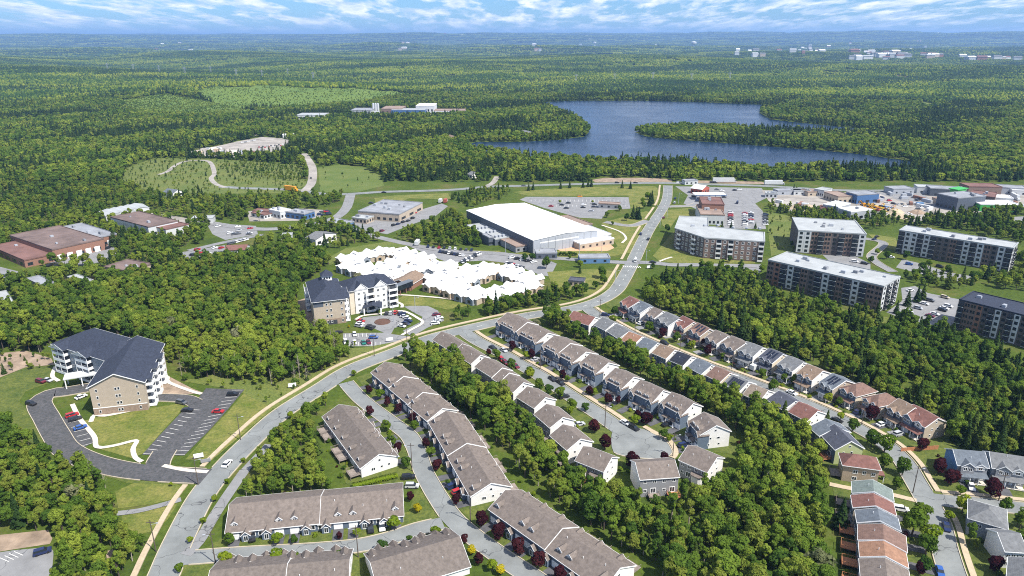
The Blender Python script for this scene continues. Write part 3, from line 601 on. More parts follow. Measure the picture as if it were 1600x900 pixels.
def hip_body(par, D, L, ze, rise, wall, roof, x0=0.0, y0=0.0, oh=.5, base=0.0, t=.2):
    MB().box(x0, x0 + D, y0, y0 + L, base, ze - .02).build('wall', M_[wall], par)
    h = min(D, L) / 2
    if D <= L: r0 = (x0 + D / 2, y0 + h * .95, ze + rise); r1 = (x0 + D / 2, y0 + L - h * .95, ze + rise)
    else: r0 = (x0 + h * .95, y0 + L / 2, ze + rise); r1 = (x0 + D - h * .95, y0 + L / 2, ze + rise)
    e = [(x0 - oh, y0 - oh), (x0 + D + oh, y0 - oh), (x0 + D + oh, y0 + L + oh), (x0 - oh, y0 + L + oh)]
    vs = [(x, y, ze) for x, y in e] + [(x, y, ze - t) for x, y in e] + [r0, r1]
    if D <= L: top = [(0, 1, 8), (1, 2, 9, 8), (2, 3, 9), (3, 0, 8, 9)]
    else: top = [(0, 1, 9, 8), (1, 2, 9), (2, 3, 8, 9), (3, 0, 8)]
    r = MB().add(vs, top + [(4 + k, 4 + (k + 1) % 4, (k + 1) % 4, k) for k in range(4)] + [(7, 6, 5, 4)]).build('roof', M_[roof], par)
    f = MB(); ox = oh + .03
    f.box(x0 - ox - .08, x0 - ox, y0 - ox, y0 + L + ox, ze - t, ze - .02).box(x0 + D + ox, x0 + D + ox + .08, y0 - ox, y0 + L + ox, ze - t, ze - .02)
    f.box(x0 - ox, x0 + D + ox, y0 - ox - .08, y0 - ox, ze - t, ze - .02).box(x0 - ox, x0 + D + ox, y0 + L + ox, y0 + L + ox + .08, ze - t, ze - .02)
    f.build('gutter', M_['trim'], r); return r
def xgable(par, name, yc, w, xf, xb, zb, ze, rise, wall, roof, win=None, sgn=1, oh=.25, D=0.0):
    """small gable whose ridge runs along x, front at xf facing -x (or mirrored to the far eave)"""
    b = MB(); t = .14; s = rise / (w / 2)
    def X(x): return x if sgn > 0 else D - x
    def pr(sec, xa, xb_, mi):
        n = len(sec); vs = [(X(xa), y, z) for y, z in sec] + [(X(xb_), y, z) for y, z in sec]
        b.add(vs, [tuple(range(n)), tuple(range(2 * n - 1, n - 1, -1))] + [(i, i + n, (i + 1) % n + n, (i + 1) % n) for i in range(n)], mi)
    pr([(yc - w / 2, zb), (yc + w / 2, zb), (yc + w / 2, ze - .02), (yc, ze + rise - .02), (yc - w / 2, ze - .02)], xf, xb, 0)
    zl = ze - oh * s
    pr([(yc - w / 2 - oh, zl), (yc, ze + rise), (yc + w / 2 + oh, zl), (yc + w / 2 + oh, zl + t), (yc, ze + rise + t), (yc - w / 2 - oh, zl + t)], xf - .25, xb, 1)
    pr([(yc - w / 2 - oh, zl - .1), (yc, ze + rise - .1), (yc + w / 2 + oh, zl - .1), (yc + w / 2 + oh, zl + t + .02), (yc, ze + rise + t + .02), (yc - w / 2 - oh, zl + t + .02)], xf - .31, xf - .25, 2)
    g = b.build(name, [M_[wall], M_[roof], M_['trim']], par)
    if win:
        for (dy_, z, ww, hh) in win: put('window', WIN2 if ww > .9 else WIN1, g, (X(xf), yc + dy_, z), -pi / 2 if sgn > 0 else pi / 2, (ww, 1, hh))
    return g
DRIVES = []
def drive(fr, y, w, x0, x1, m='drive'):
    p = [fr.pt(x0, y - w / 2), fr.pt(x1, y - w / 2), fr.pt(x1, y + w / 2), fr.pt(x0, y + w / 2)]
    b = MB(); b.add([(q[0], q[1], .155 + .0004 * (len(DRIVES) % 60)) for q in p], [(0, 1, 2, 3)]); o = b.build('driveway', M_[m], kind='structure'); EXC_POLY.append(np.array(p)); DRIVES.append(1); return o
def deck(par, x0, x1, y0, y1, z, m='wood', stairs=False):
    b = MB(); b.box(x0, x1, y0, y1, z - .2, z)
    for y in (y0 + .1, y1 - .2): b.box(x0 + .05, x0 + .2, y, y + .15, 0, z - .2)
    for (a, c, d, e) in ((x0, x0 + .06, y0, y1), (x0 + .06, x1, y0, y0 + .06), (x0 + .06, x1, y1 - .06, y1)):
        b.box(a, c, d, e, z + .9, z + 1.0)
        n = max(2, int(max(c - a, e - d) / .45))
        for k in range(n + 1):
            if c - a > e - d: xx = a + (c - a - .05) * k / n; b.box(xx, xx + .05, d + .005, e - .005, z, z + .9)
            else: yy = d + (e - d - .05) * k / n; b.box(a + .005, c - .005, yy, yy + .05, z, z + .9)
    return b.build('deck', M_[m], par)
def vents(par, D, L, ze, rise, n, side=.3):
    for k in range(n):
        y = L * (k + .5) / n + random.uniform(-.8, .8); x = D * random.uniform(.22, .42)
        put('roof_vent', VENT, par, (x, y, ze + rise * x / (D / 2) + .1))

# ------------------------------------------------------------------ low townhouse rows round the lane
def bungalow_row(label, fr, ze, rise, units, steps=(), roof='taupe', front='x0', back_decks=True, dz=.45, wall='white', fwall='bluegray_w', dorm=True, drives=True, vis=1.0):
    t = fr.thing('townhouse_row', label, 'townhouse row', 'low townhouse rows with taupe roofs'); D, L = fr.D, fr.L
    cuts = [0.0] + sorted(steps) + [L]; n = len(cuts) - 1
    for k in range(n):
        off = dz * k
        r = gable_body(t, D, cuts[k + 1] - cuts[k], ze + off, rise, wall, roof, y0=cuts[k], og=.3 if k == 0 or k == n - 1 else .12)
    def off_at(y): return dz * sum(1 for c in cuts[1:-1] if y >= c)
    sgn = 1 if front == 'x0' else -1; s = rise / (D / 2); other = 'xD' if front == 'x0' else 'x0'
    xs = 0 if front == 'x0' else D; uw = L / units
    MBp = MB(); pz = .02
    # front band of siding, the shaded look of the street fronts put into its colour
    loc, rz = on(front, D, L, L / 2, .0, .0); put('front_siding', PANELS[fwall], t, loc, rz, (L - .1, 1, ze - .25))
    for k in range(units):
        y = uw * (k + .5); o = off_at(y); m = 1 if k % 2 else -1
        yg = y + m * uw * .24; yd = y - m * uw * .16; yw = y - m * uw * .34
        attach(t, 'garage_door', GARAGE, (D, L), front, yg, .05, 2.7, min(2.3, ze - .55), o=.07)
        xgable(t, 'porch', yd, 2.5, -1.5, D * .16, ze - .9 if False else 0.0, min(2.7, ze - .35), 1.15, fwall, roof, win=[(0, .25, 1.3, 2.0)], sgn=sgn, D=D)
        attach(t, 'window', WIN2, (D, L), front, yw, .8, 2.0, 1.5, o=.07)
        if dorm:
            zz = ze + o + s * 1.9
            xgable(t, 'dormer', yg, 1.7, 1.5, 4.2, ze + o + s * 1.2, zz + .75, .75, 'white', roof, win=[(0, zz - .15, .95, .8)], sgn=sgn, D=D)
        if drives: drive(fr, yg, 3.1, -7.2 if sgn > 0 else D + 7.2, -.1 if sgn > 0 else D + .1)
        if back_decks:
            yb = y + m * uw * .2
            deck(t, *((D + .02, D + 3.2) if front == 'x0' else (-3.8, -.02)), yb - 2.2, yb + 2.2, 1.5)
            attach(t, 'patio_door', WIN2, (D, L), other, yb, 1.15, 1.9, 2.0)
            attach(t, 'window', WIN2, (D, L), other, y - m * uw * .25, 1.3, 1.5, 1.2)
            zz = ze + o + s * 1.4
            xgable(t, 'rear_dormer', y, 1.5, .8, 3.0, ze + o + s * .4, zz + .5, .6, 'white', roof, sgn=-sgn, D=D)
    for a, w, h, z in ((D * .32, 1.5, 1.2, 1.4), (D * .55, .8, .9, 1.6), (D * .75, .8, .9, 1.6), (D * .5, .9, .9, ze + .3)): attach(t, 'window', WIN2 if w > 1 else WIN1, (D, L), 'y0', a, z, w, h)
    vents(t, D, cuts[1], ze, rise, max(2, units // 2)); return t
def stepsof(fr, pxs, z): return [float(np.dot(G(*p, z) - fr.o, fr.u)) for p in pxs]
f = Frame((581, 585), (668, 657), (715.5, 642), 4.0); bungalow_row('low townhouse row nearest the main road, stepped taupe roof in three tiers', f, 4.0, 3.0, 6, stepsof(f, [(657.5, 613.8), (626, 590.5)], 7.5))
f = Frame((671, 661), (736, 775), (800, 763), 4.0); bungalow_row('two-tier townhouse row along the middle of the lane, white gable towards the fork', f, 4.0, 3.1, 6, stepsof(f, [(728.8, 692.5)], 7.5))
f = Frame((765, 797), (941, 922), z=4.0, D=13.5); bungalow_row('two-tier townhouse row running off the bottom edge beside the woods', f, 4.0, 3.2, 6, stepsof(f, [(882, 823)], 7.5))
f = Frame((505, 651), (564, 731), (624, 716), 4.0); bungalow_row('townhouse row with wooden decks facing the wood by the main road', f, 4.0, 3.1, 5, front='xD', roof='taupe2')
f = Frame(ridge=((628, 764), (360, 790)), z=6.3, D=16.5); bungalow_row('long townhouse row facing the camera above the cross lane, white strip across roof', f, 2.75, 3.55, 6, [f.L * .487], dz=.3, back_decks=False)
f = Frame(ridge=((545, 874), (330, 893)), z=6.3, D=16.5); bungalow_row('townhouse row cut by the bottom edge, its back slope to the camera', f, 2.75, 3.55, 5, [f.L * .46], front='xD', dz=.3, roof='taupe2', drives=False)
f = Frame(ridge=((717, 839), (580, 879)), z=6.3, D=16.5); bungalow_row('townhouse row at the bottom centre with a line of small gables along its far eave', f, 2.75, 3.55, 4, front='xD', back_decks=False, roof='taupe2', drives=False)

# ------------------------------------------------------------------ two-storey houses of the cul-de-sac street, backs to the tree belt
def back_house(label, fr, ze, rise, roof='taupe', wall='white', side='gray_w', steps=(), units=2, decks=True, bays=0, name='house', group='taupe-roofed houses backing onto the tree belt', dz=.4):
    t = fr.thing(name, label, 'house', group); D, L = fr.D, fr.L
    cuts = [0.0] + sorted(steps) + [L]
    for k in range(len(cuts) - 1): gable_body(t, D, cuts[k + 1] - cuts[k], ze + dz * k, rise, wall, roof, y0=cuts[k], og=.3 if k in (0, len(cuts) - 2) else .1)
    loc, rz = on('x0', D, L, L / 2, .0, .0); put('rear_siding', PANELS[{'gray_w': 'panel_g', 'bluegray_w': 'bluegray_w'}.get(side, 'panel_g')], t, loc, rz, (L - .1, 1, ze - .3))
    uw = L / units
    for k in range(units):
        y = uw * (k + .5)
        for dy_ in (-.25, .25):
            attach(t, 'window', WIN2, (D, L), 'x0', y + dy_ * uw, ze - 1.9, 1.3, 1.2, o=.07)
        attach(t, 'patio_door', WIN2, (D, L), 'x0', y - .2 * uw, 1.3 if ze > 5 else .3, 1.8, 2.0, o=.07); attach(t, 'window', WIN2, (D, L), 'x0', y + .22 * uw, 1.8, 1.2, 1.1, o=.07)
        if decks: deck(t, -3.0, -.12, y - uw * .2 - 1.9, y - uw * .2 + 1.7, 1.2, random.choice(['wood', 'wood', 'wood_r']))
        attach(t, 'garage_door', GARAGE, (D, L), 'xD', y, .05, 2.6, 2.2); attach(t, 'window', WIN2, (D, L), 'xD', y, 3.7, 1.5, 1.3)
    for q in range(bays):
        y = L * (.25 + .5 * q) if bays > 1 else L * .3
        b = MB(); b.prism_z([(-2.0, y - 1.0), (-1.2, y - 1.7), (-.07, y - 1.7), (-.07, y + 1.7), (-1.2, y + 1.7), (-2.0, y + 1.0)], 0, ze * .62, 0)
        b.prism_z([(-2.4, y - 1.2), (-1.4, y - 2.1), (-.07, y - 2.1), (-.07, y + 2.1), (-1.4, y + 2.1), (-2.4, y + 1.2)], ze * .62, ze * .62 + .25, 1); b.build('bay', [M_[wall], M_[roof]], t)
    for a, z in ((D * .3, 1.2), (D * .62, 1.2), (D * .3, 3.8), (D * .6, 3.9), (D * .5, ze + .3)): attach(t, 'window', WIN1, (D, L), 'y0', a, z, .8, 1.0)
    vents(t, D, L, ze, rise, units); return t
f = Frame((677, 530.7), (736.4, 568), (767.5, 561), 6.0); back_house('long taupe-roofed townhouse block nearest the main road, grey rear wall above the trees', f, 6.0, 2.7, units=4, steps=stepsof(f, [(742 - 20, 538)], 8.5), dz=.1, decks=False, name='townhouse_block')
f = Frame((743.2, 575), (802, 612.4), (835, 602.7), 6.0); back_house('stepped taupe townhouse block, second from the main road along the tree belt', f, 6.0, 2.7, units=4, steps=stepsof(f, [(793, 585), (782.7, 577.8)], 8.7), name='townhouse_block')
J = [((808, 620), (835, 637), (868.6, 624.7)), ((836, 647), (860, 667.5), (895.6, 655)), ((860.7, 680), (886.6, 702.4), (923, 687.8)), ((900, 719), (943, 736), (972, 717.5))]
for k, (a, b_, c) in enumerate(J):
    f = Frame(a, b_, c, 6.2); back_house(f'taupe-roofed semi-detached house with white gable, {ORD[k]} of four above the cul-de-sac', f, 6.2, 2.7, bays=0 if k < 2 else 2, units=2)
f = Frame(ridge=((1053, 719), (994, 723)), z=9.6, D=10.5); back_house('taupe-roofed house at the foot of the cul-de-sac, rear wall above the wood', f, 7.0, 2.6, side='white', units=2)
f = Frame((1062, 718), (1105, 737), (1136.4, 718), 6.4); back_house('taupe-roofed house at the right of the cul-de-sac foot, angled to the camera', f, 6.4, 2.8, bays=1, units=2, decks=False)

# ------------------------------------------------------------------ houses with fronts to the street (x0 side)
def front_house(label, fr, ze, rise, roof, wall='white', fwall='bluegray_w', units=1, style='row', group=None, hip=False, solar=0, steps=(), dz=.35, name='house', dlen=8.0, roof2=None, dr='drive'):
    t = fr.thing(name, label, 'house', group, m=2.0); D, L = fr.D, fr.L; s = rise / (D / 2); uw = L / units
    if hip: hip_body(t, D, L, ze, rise, wall, roof)
    else:
        cuts = [0.0] + sorted(steps) + [L]
        for k in range(len(cuts) - 1): gable_body(t, D, cuts[k + 1] - cuts[k], ze + dz * k, rise, wall, roof, y0=cuts[k], og=.3 if k in (0, len(cuts) - 2) else .1)
    loc, rz = on('x0', D, L, L / 2, .0, .0); put('front_siding', PANELS[fwall] if fwall in PANELS else PANELS['panel_dk'], t, loc, rz, (L - .1, 1, ze - .3))  # dark siding: shade on the street fronts is put into its colour
    for k in range(units):
        y = uw * (k + .5); m = 1 if k % 2 else -1
        if style == 'row':
            xgable(t, 'front_gable', y + m * uw * .3, min(3.6, uw * .42), -1.0, D * .3, 0, ze - .6, 1.5, fwall, roof, win=[(0, 3.3, 1.5, 1.4)])
            for q in (-.12, .10):
                zz = ze + s * 1.3
                xgable(t, 'dormer', y - m * uw * .16 + q * uw * 1.1, 1.25, .45, 2.6, ze - .4, zz + .35, .55, 'white', roof, win=[(0, ze - .1, .95, 1.1)])
            attach(t, 'garage_door', GARAGE, (D, L), 'x0', y + m * uw * .3, .05, 2.6, 2.2, o=1.01)
            b = MB(); b.box(-2.2, -.08, y - m * uw * .15 - 1.2, y - m * uw * .15 + 1.2, 2.6, 2.85, 0)
            for q in (-1.05, .9): b.box(-2.1, -1.95, y - m * uw * .15 + q, y - m * uw * .15 + q + .15, 0, 2.6, 1)
            b.box(-2.2, -.08, y - m * uw * .15 - 1.2, y - m * uw * .15 + 1.2, .3, .42, 1); b.build('porch', [M_[roof], M_['trim']], t)
            attach(t, 'door', DOOR, (D, L), 'x0', y - m * uw * .15, .42, 1.0, 2.1, o=.07); attach(t, 'window', WIN2, (D, L), 'x0', y - m * uw * .38, 1.0, 1.4, 1.3, o=.07)
            drive(fr, y + m * uw * .3, 3.2, -1.0 - dlen, -1.05, dr)
        else:
            yg = y + L * .18; w = min(4.6, L * .44)
            xgable(t, 'front_gable', yg, w, -.9, D * .42, 0, ze - .1, w * .36, fwall, roof2 or roof, win=[(-.8, ze - 1.7, 1.2, 1.3), (.8, ze - 1.7, 1.2, 1.3)])
            xgable(t, 'small_gable', y - L * .25, min(3.0, L * .3), -.3, D * .3, ze - 1.6, ze, .9, 'white' if style == 'A' else fwall, roof2 or roof, win=[(0, ze - 1.4, 1.4, 1.2)])
            b = MB(); b.prism_y([(-2.6, 2.75), (-.08, 3.4), (-.08, 3.55), (-2.6, 2.9)], .15, L - .15, 0)
            for q in (.25, L * .32, L * .6): b.box(-2.5, -2.3, q, q + .2, 0, 2.75, 1)
            b.box(-2.5, -.08, .2, L * .55, .25, .4, 2); b.build('porch', [M_[roof], M_['trim'], M_['concrete_w']], t)
            attach(t, 'garage_door', GARAGE, (D, L), 'x0', yg, .05, 3.0 if style == 'A' else 4.4, 2.3, o=.93); attach(t, 'door', DOOR, (D, L), 'x0', y - L * .12, .4, 1.0, 2.1, o=.07)
            attach(t, 'window', WIN2, (D, L), 'x0', y - L * .34, 1.0, 1.5, 1.3, o=.07)
            drive(fr, yg, 4.2, -.95 - dlen, -.95, dr)
    for a, z, w in ((D * .3, 1.2, .8), (D * .65, 1.2, .8), (D * .35, 3.7, .8), (D * .62, 3.7, 1.2)) + (((D * .5, ze + .4, .8),) if not hip else ()): attach(t, 'window', WIN1, (D, L), 'y0', a, z, w, 1.0)
    attach(t, 'patio_door', WIN2, (D, L), 'xD', L * .5, .4, 1.8, 2.0); attach(t, 'window', WIN2, (D, L), 'xD', L * .3, 3.7, 1.4, 1.2)
    if solar:
        pitch = math.atan2(rise, D / 2); nx, ny = 3, max(3, int(L / 1.35) - 3); b = MB().box(-.75, .75, -.5, .5, 0, .05); me = bpy.data.meshes.get('solar_panel') or b.mesh('solar_panel', M_['solar'])
        for i in range(nx):
            for j in range(ny):
                x = D * .5 * (.2 + .26 * i) + .4; y = 1.2 + (L - 2.4) * (j + .5) / ny
                if style == 'A' and solar == 1 and y > L * .5: continue
                p = put('solar_panel', me, t, (x, y, ze + s * x + .26 - (0 if not hip else s * .3))); p.rotation_euler = (0, -pitch, 0)
    vents(t, D, L, ze, rise, units); return t
gK = 'taupe-roofed row houses along the cul-de-sac street'
K = [((777, 503), (838.7, 535), (872, 524), 4, [(820.6, 504.7)], 'dormered townhouse block with dark front, nearest the main road on the cul-de-sac street'),
     ((848, 540.8), (895.7, 566), (931, 552), 4, [(887, 538)], 'second dormered townhouse block on the cul-de-sac street, two-tier taupe roof'),
     ((905.8, 568), (932.6, 582.6), (967, 571), 2, [], 'taupe dormered semi-detached house, third building from the main road on the cul-de-sac street'),
     ((945, 592), (972.5, 606), (1008, 594), 2, [], 'taupe semi-detached dormered house, fourth building from the main road on the cul-de-sac street'),
     ((986, 611), (1020, 627.5), (1049, 614), 2, [], 'taupe semi-detached dormered house with burgundy trees before it, beside the white parked car'),
     ((1034, 630), (1066, 647.5), (1097.5, 635), 2, [], 'taupe semi-detached dormered house, last before the cul-de-sac bulb'),
     ((1076.8, 658.5), (1094.8, 678.8), (1143, 675.4), 2, [], 'taupe house at the head of the cul-de-sac bulb with a broad white gable')]
for a, b_, c, n, st, lab in K:
    f = Frame(a, b_, c, 6.4); front_house(lab, f, 6.4, 3.0, 'taupe', units=n, group=gK, steps=stepsof(f, st, 9.6), name='townhouse_block' if n > 2 else 'house', dlen=7.0)
NH = [((970, 471.7), (982, 481), (1002, 471.7), 'red', 'white', 0, 0), ((986, 479.6), (1000, 489), (1019.6, 479), 'bluegray', 'white', 0, 0), ((1009.5, 490.4), (1022.5, 497), (1037.7, 487), 'taupe', 'white', 0, 0),
      ((1026, 497.6), (1044, 509), (1062, 497), 'gray', 'white', 0, 0), ((1053.6, 503.4), (1068.7, 513.5), (1086, 503.4), 'red', 'cream', 0, 0), ((1076.7, 515), (1094, 525), (1109, 513.5), 'brown', 'beige_w', 0, 2),
      ((1103, 527), (1120, 537), (1136, 523), 'taupe', 'white', 0, 0), ((1127.4, 536), (1147.6, 548), (1165, 534.4), 'taupe', 'cream', 0, 0), ((1153.4, 547.4), (1176.5, 557), (1194.6, 543.8), 'gray', 'white', 0, 0),
      ((1186.6, 557.5), (1206.9, 567), (1227, 554), 'navy2', 'cream', 0, 2), ((1215.5, 569), (1238, 580), (1257, 566), 'gray', 'white', 0, 0), ((1245.8, 583.5), (1269, 594), (1292, 581), 'tan', 'white', 0, 0),
      ((1281.6, 597), (1301, 608), (1326.7, 594), 'bluegray', 'beige_w', 0, 2), ((1313.5, 606), (1337.6, 619), (1362.5, 607.5), 'brown', 'cream', 1, 0), ((1349, 621.5), (1371.8, 635), (1401, 624.6), 'brown', 'cream', 1, 0),
      ((1387, 636), (1410.7, 650), (1437, 640), 'tan', 'tan_w', 0, 0), ((1421.6, 653), (1445.7, 667), (1482, 661), 'red', 'beige_w', 0, 0)]
RC = dict(red='red-brown', brown='brown', tan='tan', gray='grey', bluegray='blue-grey', taupe='taupe', navy='navy', navy2='dark slate', orange='orange-brown', greengray='green-grey', beige='beige', black='black', taupe2='taupe')
for k, (a, b_, c, rf, wl_, hp, so) in enumerate(NH):
    f = Frame(a, b_, c, 6.0); dd = min(max(f.D, 8.0), 12.5); f = Frame(a, b_, z=6.0, D=dd, L=min(f.L, 11.5) if k < 16 else 10.5)
    front_house(f'{RC[rf]} roofed house{" with solar panels" if so else ""} far side of long street, {ORD[k]} from main road', f, 6.0, 2.7, rf, wl_, fwall='bluegray_w' if k % 3 else 'panel_dk', style='AB'[k % 2], hip=bool(hp), solar=so,
                group='houses along the far side of the long street', dlen=6.5, dr='drive' if k % 2 else 'asphalt_lot')
f = Frame(ridge=((1537, 706), (1490, 702)), z=8.8, D=9.5); front_house('grey house with blue side wall and gabled garage at the street corner', f, 6.0, 2.8, 'bluegray', 'blue_w', 'panel_g', style='A', dlen=9)
f = Frame(ridge=((1600, 714), (1547, 706)), z=8.8, D=10); front_house('grey-roofed house at the right edge beside the blue-sided corner house', f, 6.0, 2.8, 'gray', 'gray_w', 'panel_g', style='A', dlen=9)
LH = [((887, 498), (920, 508), 'red', 'white', 0), ((928.7, 507), (946, 515.7), 'gray', 'white', 0), ((949, 517), (967, 528.7), 'gray', 'white', 0), ((971, 531), (990, 539), 'orange', 'white', 0), ((994, 540), (1013, 549), 'bluegray', 'white', 0),
      ((1019.6, 551), (1040.6, 560), 'tan', 'white', 0), ((1047, 562.6), (1067, 571), 'black', 'white', 2), ((1075, 573), (1096, 584), 'bluegray', 'white', 0), ((1104, 586), (1125, 596.5), 'brown', 'cream', 0), ((1131, 600), (1155, 611), 'gray', 'white', 2),
      ((1162, 616), (1187, 626), 'beige', 'white', 0), ((1199.6, 624), (1224, 640), 'navy2', 'white', 0), ((1233, 643), (1261, 657.5), 'red', 'white', 0), ((1266, 667.5), (1281, 680.5), 'bluegray', 'white', 0)]
for k, (a, b_, rf, wl_, so) in enumerate(LH):
    f = Frame(a, b_, z=6.0, D=10.5 if k < 13 else 12); t = back_house(f'{RC[rf]} roofed house{" with solar panels" if so else ""} near side of long street, {ORD[k]} from main road', f, 6.0, 2.6, rf, wl_, 'bluegray_w', units=1,
        decks=k > 4, group='houses along the near side of the long street')
    if so:
        me = bpy.data.meshes.get('solar_panel'); pitch = math.atan2(2.6, f.D / 2)
        for i in range(3):
            for j in range(max(3, int(f.L / 1.5))):
                x = f.D * .5 * (.2 + .27 * i); y = .9 + (f.L - 1.8) * (j + .5) / max(3, int(f.L / 1.5))
                p = put('solar_panel', me, t, (x, y, 6.0 + 2.6 * x / (f.D / 2) + .26)); p.rotation_euler = (0, -pitch, 0)
f = Frame((1290, 685), (1306, 702), (1354, 705), 6.0); f.L = 11; back_house('dark slate roofed house with pale green gable wall above the red hip-roofed house', f, 6.0, 3.0, 'navy2', 'green_w', 'bluegray_w', units=1, group='houses along the near side of the long street')
f = Frame((1312.7, 708.6), (1318.5, 726), (1374, 731.8), 6.3); t = f.thing('house', 'square house with red hip roof and tan walls above the stacked townhouses', 'house', 'houses along the near side of the long street'); D, L = f.D, f.L
hip_body(t, D, L, 6.3, 2.6, 'tan_w', 'red')
for a, z, w in ((D * .35, 3.4, 1.5), (D * .35, .9, 1.5), (D * .6, 3.4, 1.2), (D * .85, 3.2, 1.3)): attach(t, 'window', WIN2, (D, L), 'y0', a, z, w, 1.4)
for a in (.3, .7): attach(t, 'window', WIN2, (D, L), 'x0', L * a, 3.4, 1.3, 1.2)
deck(t, -3.2, -.1, 1, 5.5, 1.1, 'wood'); b = MB(); b.box(D + .05, D + 2.6, 2.0, L - 2, 2.6, 2.9, 0).box(D + 2.3, D + 2.5, 2.1, 2.3, 0, 2.6, 1).box(D + 2.3, D + 2.5, L - 2.3, L - 2.1, 0, 2.6, 1); b.build('porch', [M_['red'], M_['trim']], t)
MH = [((175, 70), (180, 160), (500, 205), 'greengray'), ((170, 185), (185, 280), (520, 330), 'red'), ((205, 310), (220, 405), (560, 470), 'bluegray'), ((230, 430), (230, 550), (610, 610), 'brown'), ((235, 575), (245, 690), (620, 760), 'orange'), ((240, 715), (252, 860), (640, 905), 'taupe')]
for k, (a, b_, c, rf) in enumerate(MH):
    q = lambda p: (1300 + p[0] / 5.333, 740 + p[1] / 5.333); ze = 7.6 - .3 * k
    f0 = Frame(q(a), q(b_), q(c), ze); fa = MHang = f0
    t = back_house(f'narrow {RC[rf]} roofed townhouse, {ORD[k]} down in the stepped row beside the street', f0, ze, 2.0, rf, 'cream', 'bluegray_w', units=1, decks=False, group='stepped townhouses with coloured roofs', name='townhouse', dz=0)
    EXC_POLY.append(np.array([f0.pt(-9, -2), f0.pt(0, -2), f0.pt(0, f0.L + 2), f0.pt(-9, f0.L + 2)]))
    deck(t, -4.2, -.1, f0.L * .2, f0.L * .2 + 3.4, 1.6, 'wood_r' if k >= 2 else 'wood'); drive(f0, f0.L * .5, 3.2, f0.D + .1, f0.D + 8.5)
f = Frame(ridge=((1574, 800), (1556, 795)), z=8.4, D=10, L=9); t = f.thing('house', 'grey hip-roofed house half hidden by trees below the side street', 'house'); hip_body(t, f.D, f.L, 6, 2.4, 'gray_w', 'gray')
for a in (.3, .7): attach(t, 'window', WIN2, (f.D, f.L), 'y0', f.D * a, 3.5, 1.3, 1.2); attach(t, 'window', WIN2, (f.D, f.L), 'x0', f.L * a, 3.5, 1.3, 1.2)
f = Frame(ridge=((1592, 834), (1560, 832)), z=8.4, D=9); t = f.thing('house', 'small white house seen through the trees at the right edge', 'house'); gable_body(t, f.D, f.L, 6, 2.4, 'white', 'gray')
for a in (.15, .3, .55, .8): attach(t, 'window', WIN2, (f.D, f.L), 'x0', f.L * a, 3.6, 1.2, 1.2); attach(t, 'window', WIN2, (f.D, f.L), 'x0', f.L * a, 1.0, 1.2, 1.2)
f = Frame((1578, 872), (1575, 912), z=6, D=11); t = f.thing('house', 'blue-walled house with grey roof in the bottom right corner', 'house'); gable_body(t, f.D, f.L, 6, 2.4, 'blue_w', 'gray')
for a in (.3, .7): attach(t, 'window', WIN2, (f.D, f.L), 'x0', f.L * a, 3.6, 1.2, 1.2)
# ------------------------------------------------------------------ apartment blocks
def facade(t, fr, side, z0, fh, floors, pat, panels=None, a0=0.0, a1=None, win=WIND, balc=None, depth=1.3):
    D, L = fr; span = L if side in ('x0', 'xD') else D; a1 = span if a1 is None else a1; bw = (a1 - a0) / len(pat)
    for i, c in enumerate(pat):
        a = a0 + bw * (i + .5); pk = (panels or {}).get(c.upper()) if c.isupper() else None
        if pk: loc, rz = on(side, D, L, a, 0, z0); put('cladding_panel', PANELS[pk], t, loc, rz, (bw * .98, 1, fh * floors))
        for k in range(floors):
            z = z0 + fh * k
            if c in 'bB': attach(t, 'balcony', balc or BALC2, (D, L), side, a, z, bw * .86, fh * .98, o=.0 if not pk else .06, d=depth)
            elif c in 'wWxXyY': attach(t, 'window', win, (D, L), side, a, z + .75, min(1.9, bw * .55), fh - 1.35, o=.0 if not pk else .061)
            elif c in 'vV':
                for q in (-.22, .22): attach(t, 'window', win, (D, L), side, a + q * bw, z + .75, min(1.3, bw * .3), fh - 1.35, o=.0 if not pk else .061)
def flat_roof(t, pts, z, wall, roof, par=.5, name='roof', wname='wall'):
    MB().prism_z(pts, 0, z, 0).build(wname, M_[wall], t)
    r = MB(); n = len(pts); c = np.mean(pts, axis=0)
    ins = [tuple(np.array(p) + (c - np.array(p)) / max(1e-6, np.hypot(*(c - np.array(p)))) * .45) for p in pts]; out = [tuple(np.array(p) - (c - np.array(p)) / max(1e-6, np.hypot(*(c - np.array(p)))) * .25) for p in pts]
    vs = [(x, y, z - .35) for x, y in out] + [(x, y, z + par) for x, y in out] + [(x, y, z + par) for x, y in ins] + [(x, y, z + .05) for x, y in ins]
    fs = []
    for i in range(n):
        j = (i + 1) % n
        fs += [(i, j, n + j, n + i), (n + i, n + j, 2 * n + j, 2 * n + i), (2 * n + i, 2 * n + j, 3 * n + j, 3 * n + i)]
    fs.append(tuple(range(3 * n, 4 * n))); return r.add(vs, fs).build(name, M_[roof], t)
def units_on(t, D, L, z, n, dark=False, seed=0):
    rr = random.Random(seed)
    for k in range(n):
        put('rooftop_unit', RTUD if dark or rr.random() < .3 else RTU, t, (D * rr.uniform(.25, .75), L * rr.uniform(.08, .92), z + .05), rr.choice([0, pi / 2]), (rr.uniform(.7, 1.6),) * 3)
PN = {'X': 'panel_w', 'W': 'panel_g', 'Y': 'brick_red', 'B': 'panel_dk', 'V': 'brick'}
